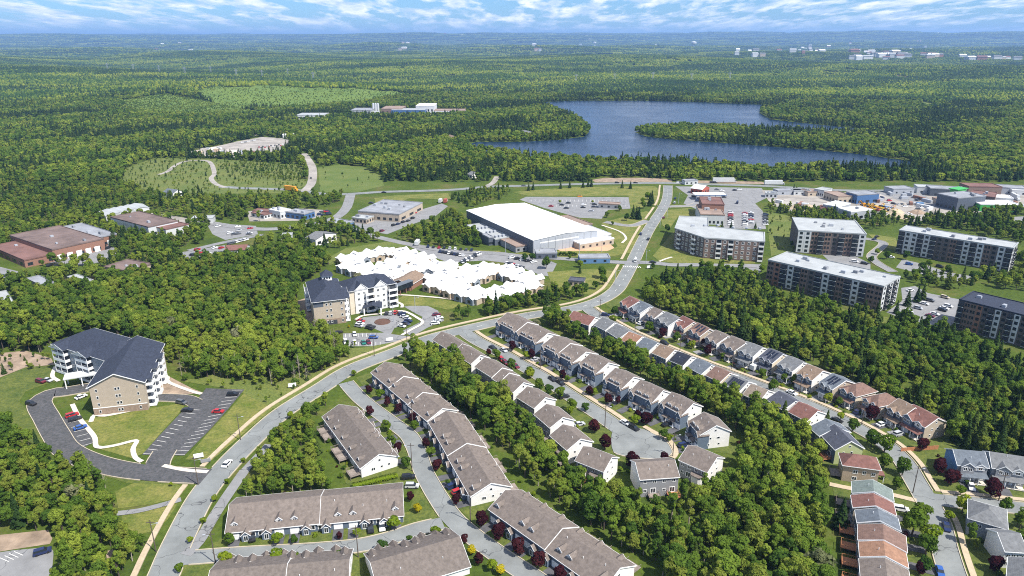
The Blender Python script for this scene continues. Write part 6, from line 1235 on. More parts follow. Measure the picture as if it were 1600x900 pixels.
for k in range(12):
    H_ = HD * (1.0, 1.12, .9, 1.05)[k % 4]; R = RD * (1.0, .72, 1.1, .85, .62)[k % 5]; V, Fq = leafy(100 + k, H_, R, (1500, 1150, 1700, 1300, 1000)[k % 5], .42, nl=15 + k % 6, zc=(.58, .62, .55)[k % 3], vr=(.44, .50, .42)[k % 3], lr=(.22, .42) if k % 2 else (.26, .46)); tb = trunk_mb(k, H_, R)
    NEAR.append((tb.mesh('tree_trunk', M_['bark'] if k % 3 else M_['bark_pale']), np_mesh('tree_crown', V, Fq, M_['leaf']), join_np('tree_joined', V, Fq, tb, [M_['leaf'], M_['bark']])))
CON = []
for k in range(4):
    V, Fq = conifer(200 + k, 11.0, 2.4, 620, .75); tb = MB().tube((0, 0, -.1), (0, 0, 9.5), .2, .05); CON.append((tb.mesh('conifer_trunk', M_['bark']), np_mesh('conifer_crown', V, Fq, M_['leaf_con']), join_np('conifer_joined', V, Fq, tb, [M_['leaf_con'], M_['bark']])))
MID = [join_np('tree_mid', *leafy(300 + k, 9.0, 3.4, 150, 1.55, nl=7), None, [M_['leaf']]) for k in range(5)]; MIDC = [join_np('conifer_mid', *conifer(330 + k, 11.0, 2.5, 130, 1.5), None, [M_['leaf_con']]) for k in range(3)]
SNAG = []
for k in range(2):
    rng = random.Random(60 + k); b = MB().tube((0, 0, -.1), (.3, .1, 9), .13, .04)
    for i in range(14): z = rng.uniform(3, 8.6); a = rng.uniform(0, 6.3); l = (9.4 - z) * .3; b.tube((.03 * z, .01 * z, z), (l * cos(a), l * sin(a), z + l * .6), .04, .015, 4)
    SNAG.append(b)
# -- woods: outlines on the ground (third number: the outline follows the tree tops at that height)
Z = lambda s: s
WOODS = [
 ('belt', 'leafy tree in the wooded belt between the townhouse lane and the cul-de-sac street', 3.2, .01, 9.6, [(628, 562), (668, 597), (722, 640), (752, 668), (800, 722), (838, 768), (880, 796), (930, 830), (1030, 890), (1060, 940), (1318, 940), (1303, 835), (1290, 790), (1288, 768), (1275, 735), (1240, 700), (1205, 690), (1160, 705), (1150, 735), (1135, 765), (1100, 778), (1066, 786), (995, 788), (940, 768), (890, 750), (868, 710), (826, 678), (790, 640), (742, 600), (700, 566), (668, 548)]),
 ('belt2', 'leafy tree in the belt between the cul-de-sac street and the long street', 3.0, .01, 9.2, [(846, 507), (872, 516), (926, 548), (970, 573), (1012, 598), (1055, 620), (1104, 645), (1150, 676), (1170, 712), (1240, 705), (1290, 720), (1262, 690), (1215, 660), (1150, 628), (1095, 605), (1040, 580), (985, 555), (940, 528), (905, 511), (888, 502), (856, 497)]),
 ('right', 'leafy tree in the wood between the long street and the apartment blocks', 3.5, .17, 9.2, [(1000, 462), (1030, 440), (1110, 432), (1160, 430), (1180, 448), (1215, 468), (1290, 488), (1380, 505), (1450, 520), (1520, 545), (1600, 575), (1680, 600), (1680, 740), (1490, 705), (1480, 665), (1430, 645), (1380, 625), (1310, 592), (1240, 566), (1180, 542), (1110, 515), (1050, 492), (1005, 475)]),
 ('left', 'leafy tree in the wood behind the left residence', 3.5, .02, 9.2, [(-60, 455), (0, 450), (60, 436), (180, 428), (250, 426), (330, 414), (400, 398), (470, 396), (525, 402), (500, 430), (470, 445), (465, 470), (480, 500), (520, 540), (545, 552), (520, 580), (470, 590), (430, 600), (330, 592), (262, 580), (250, 555), (160, 520), (80, 540), (70, 556), (0, 556), (-60, 560)]),
 ('corner', 'leafy tree in the wood at the lower left corner', 3.3, .03, 8.2, [(-60, 660), (0, 660), (58, 700), (100, 715), (160, 745), (182, 770), (186, 800), (190, 845), (225, 868), (212, 905), (190, 935), (82, 935), (84, 852), (40, 830), (-60, 830)]),
 ('roadside', 'leafy tree in the small wood between main road and decked townhouses', 3.0, .02, 6.6, [(378, 778), (440, 775), (518, 768), (506, 730), (488, 692), (486, 656), (516, 636), (505, 622), (455, 662), (405, 715), (385, 752)]),
 ('strip', 'leafy tree in the strip between care home and main road', 3.2, .12, 7.5, [(752, 498), (830, 487), (900, 472), (925, 462), (890, 458), (855, 464), (760, 484)]),
 ('pinwood', 'leafy tree in the small wood above the main road bend', 3.8, .05, 7.0, [(700, 505), (740, 500), (748, 490), (712, 492)]),
 ('grove', 'leafy tree in the garden grove below the side street', 4.4, .05, 7.0, [(1502, 822), (1540, 808), (1600, 820), (1640, 850), (1640, 900), (1570, 900), (1530, 895), (1512, 860)]),
 ('arena', 'leafy tree in the wood beside the arena', 4.4, .15, 8.0, [(612, 375), (650, 360), (690, 345), (705, 335), (728, 342), (740, 365), (758, 388), (700, 386)]),
 ('mid', 'tree of the woods in mid distance', 5.0, .10, 8.5, [(-120, 430), (0, 412), (30, 412), (80, 418), (130, 418), (180, 425), (250, 428), (330, 415), (410, 395), (470, 392), (520, 392), (600, 376), (560, 364), (520, 350), (480, 356), (440, 362), (430, 375), (400, 385), (345, 410), (300, 412), (270, 398), (320, 378), (330, 352), (300, 340), (215, 328), (150, 332), (90, 350), (0, 360), (-120, 370)]),
 ('mid', 'tree of the woods in mid distance', 5.5, .10, 8.5, [(-200, 372), (0, 362), (90, 350), (150, 330), (215, 325), (300, 338), (390, 350), (480, 328), (510, 325), (535, 318), (540, 307), (470, 311), (340, 310), (230, 305), (188, 292), (192, 264), (-200, 270)]),
 ('mid', 'tree of the woods in mid distance', 5.0, .12, 6.5, [(1200, 320), (1236, 320), (1300, 335), (1342, 338), (1345, 352), (1250, 354), (1200, 337)]),
 ('mid', 'tree of the woods in mid distance', 5.0, .15, 8.0, [(1200, 335), (1230, 330), (1310, 332), (1420, 348), (1500, 335), (1660, 328), (1660, 370), (1600, 385), (1500, 360), (1405, 352), (1360, 360), (1345, 345), (1290, 345), (1240, 352)]),
 ('mid', 'tree of the woods in mid distance', 5.0, .12, 7.5, [(1395, 425), (1430, 432), (1500, 440), (1545, 425), (1600, 400), (1660, 400), (1660, 470), (1600, 455), (1530, 450), (1480, 455), (1430, 445)]),
 ('mid', 'tree of the woods in mid distance', 5.0, .25, 7.0, [(1245, 298), (1290, 302), (1290, 312), (1225, 310), (1215, 298)]),
 ('mid', 'tree of the woods in mid distance', 5.0, .2, 7.0, [(1420, 310), (1460, 312), (1470, 326), (1430, 320)]),
 ('mid', 'tree of the woods in mid distance', 5.5, .2, 6.0, [(700, 310), (740, 300), (800, 296), (800, 306), (735, 325)]),
 ('mid', 'tree of the woods in mid distance', 5.5, .1, 5.0, [(905, 296), (960, 293), (1015, 297), (1010, 318), (990, 316), (985, 305), (950, 304)]),
]
def excluded(P):
    r = np.zeros(len(P), bool)
    for poly in EXC_POLY:
        mn, mx_ = poly.min(0), poly.max(0); k = np.where((P[:, 0] > mn[0]) & (P[:, 0] < mx_[0]) & (P[:, 1] > mn[1]) & (P[:, 1] < mx_[1]) & ~r)[0]
        if len(k): r[k] |= inside(poly, P[k])
    for pts, d in EXC_LINE:
        mn, mx_ = pts.min(0) - d, pts.max(0) + d; k = np.where((P[:, 0] > mn[0]) & (P[:, 0] < mx_[0]) & (P[:, 1] > mn[1]) & (P[:, 1] < mx_[1]) & ~r)[0]
        if len(k): r[k] |= dist_line(pts, P[k]) < d
    return r
def vnoise(P, s, seed=0):
    return (np.sin(P[:, 0] / s + seed) * np.sin(P[:, 1] / s * 1.3 + seed * 2) + .6 * np.sin(P[:, 0] / s * 2.3 - P[:, 1] / s * 1.7 + seed * 3)) / 1.6
rec = []       # x, y, conifer?, scale, zone index, wood index
for wi, (zn, lab, sp, con, hm, poly) in enumerate(WOODS):
    pg = np.array([GP(p) for p in poly]); mn, mx_ = pg.min(0), pg.max(0)
    gx, gy = np.meshgrid(np.arange(mn[0], mx_[0], sp), np.arange(mn[1], mx_[1], sp)); P = np.stack([gx.ravel(), gy.ravel()], 1); P += RNG.uniform(-.45, .45, P.shape) * sp
    P = P[inside(pg, P)]; P = P[~excluded(P)]
    cn = RNG.random(len(P)) < con * (1 + 1.2 * vnoise(P, 28, wi)); sc = hm / HD * RNG.uniform(.62, 1.25, len(P)) * (1 + .14 * vnoise(P, 17, wi + 5))
    kp = RNG.random(len(P)) < .93 + .25 * vnoise(P, 9, wi); P, cn, sc = P[kp], cn[kp], sc[kp]
    for p, c, s_ in zip(P, cn, sc): rec.append((p[0], p[1], bool(c), s_, wi))
for pl, sp in (([(195, 264), (240, 247), (330, 248), (470, 258), (480, 290), (445, 302), (340, 303), (240, 299), (190, 288)], 8.0), ([(340, 262), (400, 254), (470, 262), (476, 284), (400, 280)], 5.0), ([(480, 500), (530, 545), (600, 542), (640, 535), (600, 555), (520, 590), (430, 640), (370, 610), (280, 595), (320, 590)], 5.0),
               ([(497, 262), (595, 275), (600, 290), (500, 300)], 26.0), ([(1200, 330), (1235, 338), (1250, 362), (1245, 392), (1205, 400), (1200, 360)], 9.0), ([(0, 552), (84, 560), (84, 572), (0, 590)], 5.0), ([(185, 842), (240, 832), (225, 868), (190, 880)], 3.5)):
    pg = np.array([GP(p) for p in pl]); mn, mx_ = pg.min(0), pg.max(0); gx, gy = np.meshgrid(np.arange(mn[0], mx_[0], sp), np.arange(mn[1], mx_[1], sp)); P = np.stack([gx.ravel(), gy.ravel()], 1); P += RNG.uniform(-.5, .5, P.shape) * sp; P = P[inside(pg, P)]
    for L_p, d_ in EXC_LINE: P = P[dist_line(L_p, P) > d_ - 1] if len(P) else P
    for p in P: rec.append((p[0], p[1], bool(RNG.random() < .08), RNG.uniform(.18, .55), 10))
rec.sort(key=lambda r: r[1] ** 2 + r[0] ** 2)
def add_tree(kind, x, y, label, group, s, rz=None, meshes=None, name='tree', z=0.0, sx=None, cat='tree'):
    t = thing(name, label, cat, (x, y, z), rz if rz is not None else random.uniform(0, 6.28), group); t.scale = (sx or s, sx or s, s)
    put('trunk', meshes[0], t); put('crown', meshes[1], t); return t
nd = nc = 0; stuff_n, stuff_c = [], []
def nth(k): return ORD[k]
SHORT = dict(belt='the central tree belt', belt2='the upper tree belt', right='the wood below the apartments', left='the wood behind the residence', corner='the lower left wood', roadside='the small roadside wood', strip='the strip below the care home', pinwood='the copse above the road bend', grove='the garden grove', arena='the wood beside the arena')
ROWS = {}
for (x, y, c, s_, wi) in rec:
    px, py = to_px(x, y); inf = -15 < px < 1615 and py < 905; zn, lab = WOODS[wi][0], WOODS[wi][1]
    if inf and zn != 'mid' and not c and nd < 300:
        t = add_tree('d', x, y, lab, 'leafy trees in ' + SHORT[zn], s_ * random.uniform(.9, 1.1), meshes=random.choice(NEAR), sx=s_ * random.uniform(.85, 1.1)); ROWS.setdefault((zn, 'leafy tree'), []).append((py, px, t)); nd += 1
    elif inf and zn != 'mid' and c and nc < 120:
        t = add_tree('c', x, y, lab, 'dark conifers in ' + SHORT[zn], s_ * random.uniform(.9, 1.15), meshes=random.choice(CON), name='conifer_tree', sx=s_ * random.uniform(.8, 1)); ROWS.setdefault((zn, 'dark conifer'), []).append((py, px, t)); nc += 1
    else: stuff_n.append((x, y, 0.0, c, s_))
for (zn, what), L_ in ROWS.items():
    L_.sort(key=lambda q: -q[0])
    for r0 in range(0, len(L_), 14):
        for k, (py, px, t) in enumerate(sorted(L_[r0:r0 + 14], key=lambda q: q[1])): t['label'] = f'{what} in {SHORT[zn]}, {nth(k)} from left, {nth(r0 // 14)} line from bottom'
bare = []
for k in range(46):            # bare and pale trunks along the wood edges
    edges = [((10, 560), (240, 575)), ((265, 588), (420, 600)), ((470, 520), (530, 556)), ((100, 712), (180, 790)), ((410, 600), (480, 600))]
    a, b_ = random.choice(edges); f_ = random.random(); p = G(a[0] + (b_[0] - a[0]) * f_, a[1] + (b_[1] - a[1]) * f_ + random.uniform(-14, 2))
    if excluded(p[None])[0]: continue
    sb = SNAG[k % 2]; me = bpy.data.meshes.get('bare_tree_%d' % (k % 2)) or sb.mesh('bare_tree_%d' % (k % 2), M_['bark_pale'])
    bt = put('bare_tree', me, None, (p[0], p[1], 0), random.uniform(0, 6), (1, 1, random.uniform(.8, 1.25)), label='thin bare pale-barked tree at the edge of the woods', cat='tree', group='bare trees at the wood edges'); bare.append((to_px(p[0], p[1])[0], bt))
for k, (_, bt) in enumerate(sorted(bare, key=lambda q: q[0])): bt['label'] = f'thin bare pale-barked tree at the wood edges, {nth(k)} from the left'
# -- street and garden trees
def rnd_mesh(seed, key, n=420, size=.34, H_=4.2, R=1.75): V, Fq = leafy(seed, H_, R, n, size, nl=9, zc=.58, vr=.46); return (trunk_mb(seed, H_, R * .6, top=.5).mesh('street_trunk', M_['bark']), np_mesh('street_crown_' + key, V, Fq, M_[key]))
ST = {k: [rnd_mesh(500 + 7 * i + j, k, 620, .42, 4.6, 1.9) for j in range(2)] for i, k in enumerate(('leaf_plum', 'leaf_yellow', 'leaf_lime', 'leaf_street', 'leaf_pale'))}
def street(kind, where, group, lst, s0=1.0):
    nm = dict(leaf_plum='burgundy-leaved tree', leaf_yellow='bright yellow shrub', leaf_lime='light green tree', leaf_street='green tree', leaf_pale='pale blossoming tree')[kind]
    for k, e in enumerate(sorted(lst, key=lambda e: e[0])):
        p = G(e[0], e[1]); s_ = (e[2] if len(e) > 2 else 1.0) * s0
        add_tree(kind, p[0], p[1], f'{nm} {where}, {ORD[k]} from the left', group, s_, meshes=random.choice(ST[kind]), name='shrub' if kind == 'leaf_yellow' else 'garden_tree', cat='shrub' if kind == 'leaf_yellow' else 'tree')
street('leaf_plum', 'along the townhouse lanes', 'burgundy trees on the lanes', [(577, 616, .9), (606, 636, .9), (623, 647), (578, 650), (645, 662), (666, 700, .9), (683, 735), (622, 708), (713, 788, .9), (641, 783, .8), (752, 824, 1.3), (779, 843, 1.3), (810, 866, 1.3), (841, 890, 1.3), (873, 912, 1.3), (530, 843, .6), (747, 883, .9), (726, 848, .7)])
street('leaf_plum', 'along the cul-de-sac street', 'burgundy trees on the cul-de-sac street', [(878, 594, 1.1), (921, 618), (950, 632, 1.1), (966, 632, .8), (995, 657), (1009, 664, 1.3), (928, 676, 1.3), (944, 703, 1.4), (987, 733, 1.5), (1038, 724), (800, 549, 1.2), (829, 562, 1.2), (764, 556, .8)])
street('leaf_plum', 'along the long street', 'burgundy trees on the long street', [(1035, 527, 1.2), (1106, 557, 1.3), (1097, 541, 1.1), (1361, 657, 1.5), (1440, 704, 1.2), (1465, 740, 1.4), (1485, 758, 1.4), (1548, 777, 1.6), (1553, 893, 1.2), (1437, 897, 1.0)])
street('leaf_yellow', 'by the townhouse lanes', 'yellow shrubs on the lanes', [(652, 801, .8), (737, 866, .8), (783, 897, .8), (545, 512, .4)])
street('leaf_lime', 'by the townhouse lanes', 'light green trees on the lanes', [(617, 829, 1.2), (435, 851, 1.0), (435, 881, 1.1), (681, 841, .95), (354, 887, 1.2), (558, 838, .7), (595, 624, 1.1), (770, 892, .9), (553, 588, .7)])
street('leaf_street', 'by the townhouse lanes', 'green trees on the lanes', [(634, 731), (612, 698, 1.1), (674, 715), (460, 850, .7), (463, 881, .8), (530, 876, .8), (597, 863, .95), (641, 848, .6), (360, 851, .9), (604, 674, 1.1), (648, 672, .9), (700, 760, .6)])
street('leaf_lime', 'on the verge of the main road', 'small verge trees', [(335, 784, .55), (319, 818, .55), (298, 849, .55), (356, 756, .5), (381, 723, .5), (281, 894, .7), (426, 684, .8), (455, 655, .8), (268, 760, .4), (480, 560, .6)])
street('leaf_street', 'along the cul-de-sac street', 'green trees on the cul-de-sac street', [(842, 608, 1.1), (857, 617, 1.1), (828, 589, 1.1), (894, 643, 1.3), (776, 563, 1.3), (799, 577, 1.2), (914, 643, .9), (1036, 687, 1.0), (844, 609, .8)])
street('leaf_lime', 'along the cul-de-sac street', 'light green trees on the cul-de-sac street', [(874, 622, 1.2), (822, 562, 1.0), (827, 592, 1.1), (890, 648, .9), (992, 665, 1.1), (886, 598, .8), (928, 618, .8), (1045, 690, .8)])
street('leaf_street', 'along the long street', 'green trees on the long street', [(960, 492, 1.2), (1014, 520, 1.4), (1057, 535, 1.2), (1129, 562, .8), (1207, 613, 1.3), (1332, 674, 1.2), (1361, 697, 1.5), (1409, 743, 1.5), (1381, 730, 1.2), (1424, 836, 2.0), (1437, 815, 1.5), (1446, 868, 1.6), (1442, 896, 1.2), (1569, 801, 1.2), (1240, 600, 1.0), (1225, 598, 1.0), (1400, 764, 1.0), (1190, 590, 1.0), (1310, 635, .9)])
street('leaf_lime', 'along the long street', 'light green trees on the long street', [(958, 505, 1.1), (1080, 545, 1.0), (1381, 707, 1.7), (1503, 802, 1.4), (1482, 815, .9), (1292, 629, 1.0), (1313, 658, .9), (1142, 562, .9), (1500, 775, .9), (1450, 850, 1.6)])
street('leaf_pale', 'standing in the woods', 'pale trees in the woods', [(1272, 905, 2.0), (272, 522, 1.9), (375, 540, 1.9), (985, 560, 1.3), (1290, 500, 1.5), (838, 515, 1.2), (120, 790, 1.6), (560, 440, 1.2)], 1.15)
street('leaf_street', 'on the lawns and lots in mid distance', 'lawn trees in mid distance', [(1005, 326, 1.6), (948, 340, 1.2), (957, 352, .8), (968, 330, 1.2), (979, 345, 1.4), (820, 408, 1.2), (832, 408, 1.3), (853, 420, 1.8), (940, 435, 1.8), (942, 445, 1.6), (930, 452, 1.2), (885, 455, 1.3), (1042, 363, 1.5), (1020, 420, .9), (1140, 410, 1.0), (1250, 425, 1.0), (1360, 412, 1.2), (1415, 406, 1.4), (1440, 424, 1.4), (1480, 428, 1.4), (1520, 440, 1.6), (1385, 405, 1.3)])
street('leaf_lime', 'on the lawns and lots in mid distance', 'light lawn trees in mid distance', [(875, 318, .8), (926, 318, .7), (1012, 312, 1.6), (1004, 318, 1.3), (870, 402, .9), (843, 400, 1.0), (1370, 398, 1.0), (1450, 418, 1.2), (1190, 425, 1.1), (907, 418, 1.2), (890, 405, .8), (735, 462, .9)])
cl = [(826, 298), (833, 297), (876, 295), (890, 294), (911, 293), (919, 292), (924, 292), (972, 294), (985, 295), (989, 342, 1.1), (994, 342, 1.0), (998, 343, 1.0), (906, 427, .5), (1015, 322, 1.1), (1018, 318, 1.1), (1292, 659, .5), (1417, 478, .9), (1432, 472, .9), (1441, 468, .9), (1400, 490, .7), (1385, 482, .8), (1371, 484, .9), (1128, 358, .6), (1142, 358, .6), (1180, 357, .5), (724, 884, .4), (1495, 690, 1.0), (1505, 694, 1.2), (1516, 692, 1.25), (1528, 694, 1.1), (1312, 825, 1.0)]
for k, e in enumerate(sorted(cl, key=lambda e: e[0])):
    p = G(e[0], e[1]); add_tree('c', p[0], p[1], f'planted dark conifer standing in the open by lawns and lots, {ORD[k]} from the left', 'planted conifers', e[2] if len(e) > 2 else .75, meshes=random.choice(CON), name='conifer_tree')
for k in range(24):
    f_ = k / 23; p = G(838 + 62 * f_, 398.5 + 1.5 * f_ + random.uniform(-.4, .4)); add_tree('s', p[0], p[1], f'small shrub in the planted row before the arena, {ORD[k]} from the left', 'shrubs before the arena', random.uniform(.45, .75), meshes=random.choice(ST['leaf_street']), name='shrub', cat='shrub')
# clipped hedge
A = G(551, 763); B = G(621, 746); d = B - A; Lh = hypot(*d); rng = np.random.default_rng(8); n = 1500
P = np.stack([rng.uniform(0, Lh, n), rng.normal(0, .8, n).clip(-1, 1), 1.6 * rng.random(n) ** .35], 1); Nn = np.stack([rng.normal(0, .3, n), P[:, 1], P[:, 2] - .6], 1); Nn /= np.linalg.norm(Nn, axis=1)[:, None]
hd = put('hedge', np_mesh('hedge', *quads(P, Nn, np.full(n, .4), rng), M_['leaf_lime']), None, (A[0], A[1], 0), atan2(d[1], d[0]), label='long clipped yellow-green hedge between two townhouse rows', cat='hedge')

# ------------------------------------------------------------------ forest that nobody could count
lim = radians(43)
def candidates(r0, r1, sp):
    xm = r1 * sin(lim); gx, gy = np.meshgrid(np.arange(-xm, xm, sp), np.arange(r0 * cos(lim), r1, sp)); P = np.stack([gx.ravel(), gy.ravel()], 1); P += RNG.uniform(-.48, .48, P.shape) * sp
    r = np.hypot(P[:, 0], P[:, 1]); a = np.abs(np.arctan2(P[:, 0], P[:, 1])); return P[(r >= r0) & (r < r1) & (a < lim)]
P = candidates(480, 1950, 6.6); py = 450 - F * ((P[:, 1] * SP - H * CP) / (P[:, 1] * CP + H * SP)); P = P[py < 284]; P = P[~excluded(P)]
zz = hills(P[:, 0], P[:, 1]); cn = RNG.random(len(P)) < np.clip(.20 + 1.0 * vnoise(P, 90, 2) + .45 * vnoise(P, 37, 9) + .16 * (P[:, 0] > 250), .03, .95)
mid = [(p[0], p[1], z, bool(c), s) for p, z, c, s in zip(P, zz, cn, RNG.uniform(.7, 1.25, len(P)))]
def gn_forest(name, label, pts, meshes, idx, scl, rot):
    col = bpy.data.collections.new(name + '_prototypes')
    for k, me in enumerate(meshes): o = bpy.data.objects.new('%s_proto_%02d' % (name, k), me); col.objects.link(o)
    me = bpy.data.meshes.new(name); me.vertices.add(len(pts)); me.vertices.foreach_set('co', np.asarray(pts, np.float32).ravel())
    for nm, ty, dat in (('idx', 'INT', idx), ('rot', 'FLOAT', rot)): a = me.attributes.new(nm, ty, 'POINT'); a.data.foreach_set('value', np.asarray(dat, np.int32 if ty == 'INT' else np.float32))
    a = me.attributes.new('scl', 'FLOAT_VECTOR', 'POINT'); a.data.foreach_set('vector', np.asarray(scl, np.float32).ravel())
    o = put(name, me, None, label=label, cat='forest', kind='stuff'); ng = bpy.data.node_groups.new(name, 'GeometryNodeTree'); ng.interface.new_socket('Geometry', in_out='INPUT', socket_type='NodeSocketGeometry'); ng.interface.new_socket('Geometry', in_out='OUTPUT', socket_type='NodeSocketGeometry')
    gi = ng.nodes.new('NodeGroupInput'); go = ng.nodes.new('NodeGroupOutput'); ip = ng.nodes.new('GeometryNodeInstanceOnPoints'); ci = ng.nodes.new('GeometryNodeCollectionInfo')
    ci.inputs['Collection'].default_value = col; ci.inputs['Separate Children'].default_value = True; ci.inputs['Reset Children'].default_value = True; ip.inputs['Pick Instance'].default_value = True
    def na_(nm, ty): n = ng.nodes.new('GeometryNodeInputNamedAttribute'); n.data_type = ty; n.inputs['Name'].default_value = nm; return n.outputs['Attribute']
    cx = ng.nodes.new('ShaderNodeCombineXYZ'); ng.links.new(na_('rot', 'FLOAT'), cx.inputs['Z']); er = ng.nodes.new('FunctionNodeEulerToRotation'); ng.links.new(cx.outputs[0], er.inputs[0])
    ng.links.new(gi.outputs[0], ip.inputs['Points']); ng.links.new(ci.outputs[0], ip.inputs['Instance']); ng.links.new(na_('idx', 'INT'), ip.inputs['Instance Index']); ng.links.new(er.outputs[0], ip.inputs['Rotation']); ng.links.new(na_('scl', 'FLOAT_VECTOR'), ip.inputs['Scale']); ng.links.new(ip.outputs[0], go.inputs[0])
    md = o.modifiers.new('scatter', 'NODES'); md.node_group = ng; return o
for pl_, z_ in DRAPE:
    pg = np.array([G(p[0], p[1], z_) for p in pl_]); mn, mx_ = pg.min(0), pg.max(0); P = np.stack([RNG.uniform(mn[0], mx_[0], 9000), RNG.uniform(mn[1], mx_[1], 9000)], 1); P = P[inside(pg, P)]; zz = hills(P[:, 0], P[:, 1])
    mid += [(p[0], p[1], z, False, s) for p, z, s in zip(P, zz, RNG.uniform(.18, .42, len(P)))]
def scatter(name, label, lst, dec, con):
    n = len(lst); A_ = np.array([(a[0], a[1], a[2]) for a in lst]); c = np.array([a[3] for a in lst]); s = np.array([a[4] for a in lst]); idx = np.where(c, len(dec) + RNG.integers(0, len(con), n), RNG.integers(0, len(dec), n))
    w = s * RNG.uniform(.85, 1.15, n); return gn_forest(name, label, A_, dec + con, idx, np.stack([w, w, s], 1), RNG.uniform(0, 6.28, n))
scatter('woodland', 'mixed green woodland filling in behind the nearer trees', stuff_n, [m[2] for m in NEAR], [m[2] for m in CON])
scatter('forest', 'mixed forest round the lake and beyond the highway', mid, MID, MIDC)
# far forest: patches of small trees
ico = [(0, 0, 1)] + [(.894 * cos(a), .894 * sin(a), .447) for a in np.arange(5) * 2 * pi / 5] + [(.894 * cos(a), .894 * sin(a), -.447) for a in np.arange(5) * 2 * pi / 5 + pi / 5] + [(0, 0, -1)]
icf = [(0, 1 + i, 1 + (i + 1) % 5) for i in range(5)] + [(1 + i, 6 + i, 1 + (i + 1) % 5) for i in range(5)] + [(6 + i, 6 + (i + 1) % 5, 1 + (i + 1) % 5) for i in range(5)]
ico = np.array(ico); icf = np.array(icf)
def patch(seed, S, sp, con):
    rng = np.random.default_rng(seed); V, Fs, rn, mi = [], [], [], []; n0 = 0
    gx, gy = np.meshgrid(np.arange(-S / 2, S / 2, sp), np.arange(-S / 2, S / 2, sp))
    for x, y in zip(gx.ravel() + sp / 2, gy.ravel() + sp / 2):
        x += rng.uniform(-.4, .4) * sp; y += rng.uniform(-.4, .4) * sp; h = rng.uniform(6.5, 12); r = rng.uniform(.48, .75) * sp; c = rng.random() < con; q = rng.random()
        if c:
            r *= .62; h *= 1.2; k = 6; a = np.arange(k) * 2 * pi / k; v = np.concatenate([np.stack([x + r * np.cos(a), y + r * np.sin(a), np.full(k, h * .12)], 1), [[x, y, h]]]); f_ = [(i, (i + 1) % k, k) for i in range(k)]
        else: v = np.array((x, y, h * .55)) + ico * np.array((r, r, h * .45)) * rng.uniform(.8, 1.2, (12, 1)); f_ = icf
        V.append(v); Fs.append(np.array(f_) + n0); n0 += len(v); rn += [q] * len(f_); mi += [int(c)] * len(f_)
    me = np_mesh('forest_patch', np.concatenate(V), np.concatenate(Fs), [M_['leaf_far'], M_['leaf_far_con']]); me.polygons.foreach_set('material_index', np.array(mi, np.int32)); a = me.attributes.new('rnd', 'FLOAT', 'FACE'); a.data.foreach_set('value', np.array(rn, np.float32)); return me
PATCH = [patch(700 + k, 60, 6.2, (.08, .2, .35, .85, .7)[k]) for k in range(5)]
def far(name, label, r0, r1, sp, s):
    P = candidates(r0, r1, sp); k = np.ones(len(P), bool)
    for (x, y, ss) in TOWN_XY: k &= ~((np.abs(P[:, 0] - x) < ss * .8 + sp * .2) & (P[:, 1] < y + sp * .6) & (P[:, 1] > y - sp * 1.2))
    P = P[k]; z = hills(P[:, 0], P[:, 1]); nz_ = .8 * vnoise(P * np.array((.5, 1.4)), 330, 1) + .6 * vnoise(P * np.array((.6, 1.2)), 140, 4) + RNG.uniform(-.15, .15, len(P)); idx = np.digitize(nz_, [-.22, .06, .2, .36]);  # dark conifer stands, which also stand in for bands of cloud shadow
    return gn_forest(name, label, np.stack([P[:, 0], P[:, 1], z - 1], 1), PATCH, idx, np.stack([np.full(len(P), s * 1.08)] * 2 + [np.full(len(P), 1 + .25 * (s - 1))], 1), RNG.integers(0, 4, len(P)) * pi / 2 + RNG.uniform(-.3, .3, len(P)))
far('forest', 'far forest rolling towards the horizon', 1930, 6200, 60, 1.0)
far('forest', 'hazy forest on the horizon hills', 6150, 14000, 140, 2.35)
far('forest', 'blue ridges of forest along the skyline', 13900, 26000, 300, 5.0)

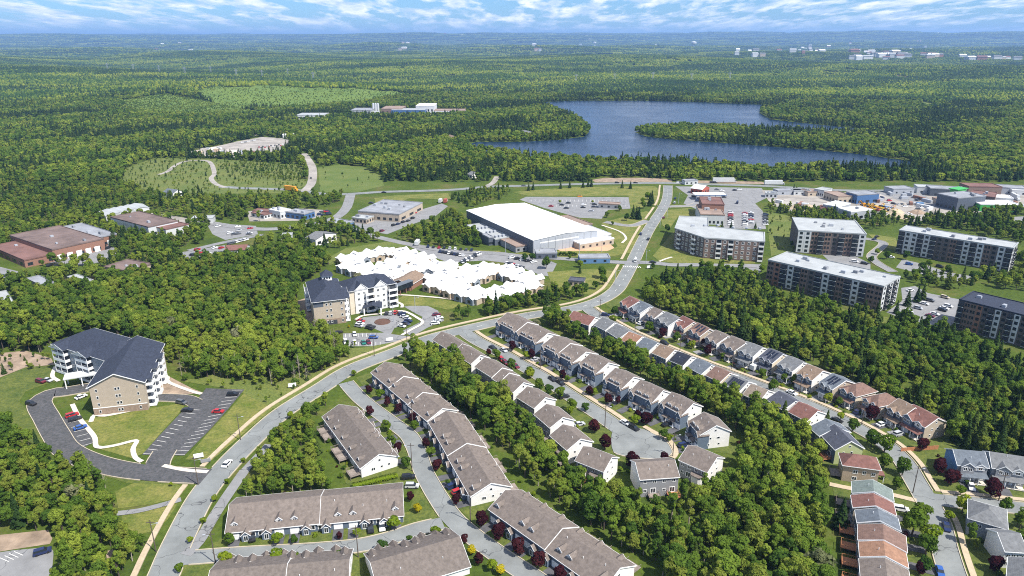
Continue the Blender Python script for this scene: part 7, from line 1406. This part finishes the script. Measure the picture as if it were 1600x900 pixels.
# ------------------------------------------------------------------ air
hz = MB().box(-52000, 52000, -52000, 52000, -90, 420).build('haze', [], None, kind='stuff', label='blue summer haze over the land')
hm_ = bpy.data.materials.new('haze'); hm_.use_nodes = True; nt = hm_.node_tree; nt.nodes.clear(); pv = N(nt, 'ShaderNodeVolumePrincipled'); pv.inputs['Color'].default_value = (.34, .58, 1.0, 1); pv.inputs['Density'].default_value = 6.3e-5; pv.inputs['Anisotropy'].default_value = .1
oo = N(nt, 'ShaderNodeOutputMaterial'); nt.links.new(pv.outputs[0], oo.inputs['Volume']); hz.data.materials.append(hm_)
print('TREES', nd, nc, 'woodland', len(stuff_n), 'mid', len(mid), 'objects', len(scene.objects))

SH = []
for j in range(4):
    V, Fq = leafy(900 + j, 1.3, .75, 130, .26, nl=5, zc=.5, vr=.5); SH.append(np_mesh('shrub_leaves', V, Fq, M_[('leaf_street', 'leaf_lime', 'leaf_street', 'leaf_plum')[j]]))
houses_ = [o for o in scene.objects if o.get('category') in ('house', 'townhouse row')]; sh = []
bpy.context.view_layer.update()
for ho in houses_:
    xs = [v for ch in ho.children if ch.name.startswith('wall') for v in ch.data.vertices]
    if not xs: continue
    D_ = max(v.co.x for v in xs); L_2 = max(v.co.y for v in xs); mw = ho.matrix_world
    for q in range(int(3 + L_2 / 7)):
        x = random.choice([-1, 1]); p = mw @ Vector((-random.uniform(1.2, 6.5) if x < 0 else D_ + random.uniform(1, 6), random.uniform(-1, L_2 + 1), 0)); px, py = to_px(p.x, p.y); P1 = np.array([[p.x, p.y]])
        if not (0 < px < 1600 and py < 900): continue
        if any(dist_line(l_, P1)[0] < d_ - 1.5 for l_, d_ in EXC_LINE): continue
        sh.append((px, p))
for k, (px, p) in enumerate(sorted(sh, key=lambda q: q[0])):
    put('shrub', random.choice(SH), None, (p.x, p.y, 0), random.uniform(0, 6), (random.uniform(.6, 1.5),) * 3, label='low garden shrub beside the houses, %s from the left' % (ORD[k] if k < len(ORD) else 'two-' + ORD[k - len(ORD)]), cat='shrub', group='garden shrubs beside the houses')
print('shrubs', len(sh))
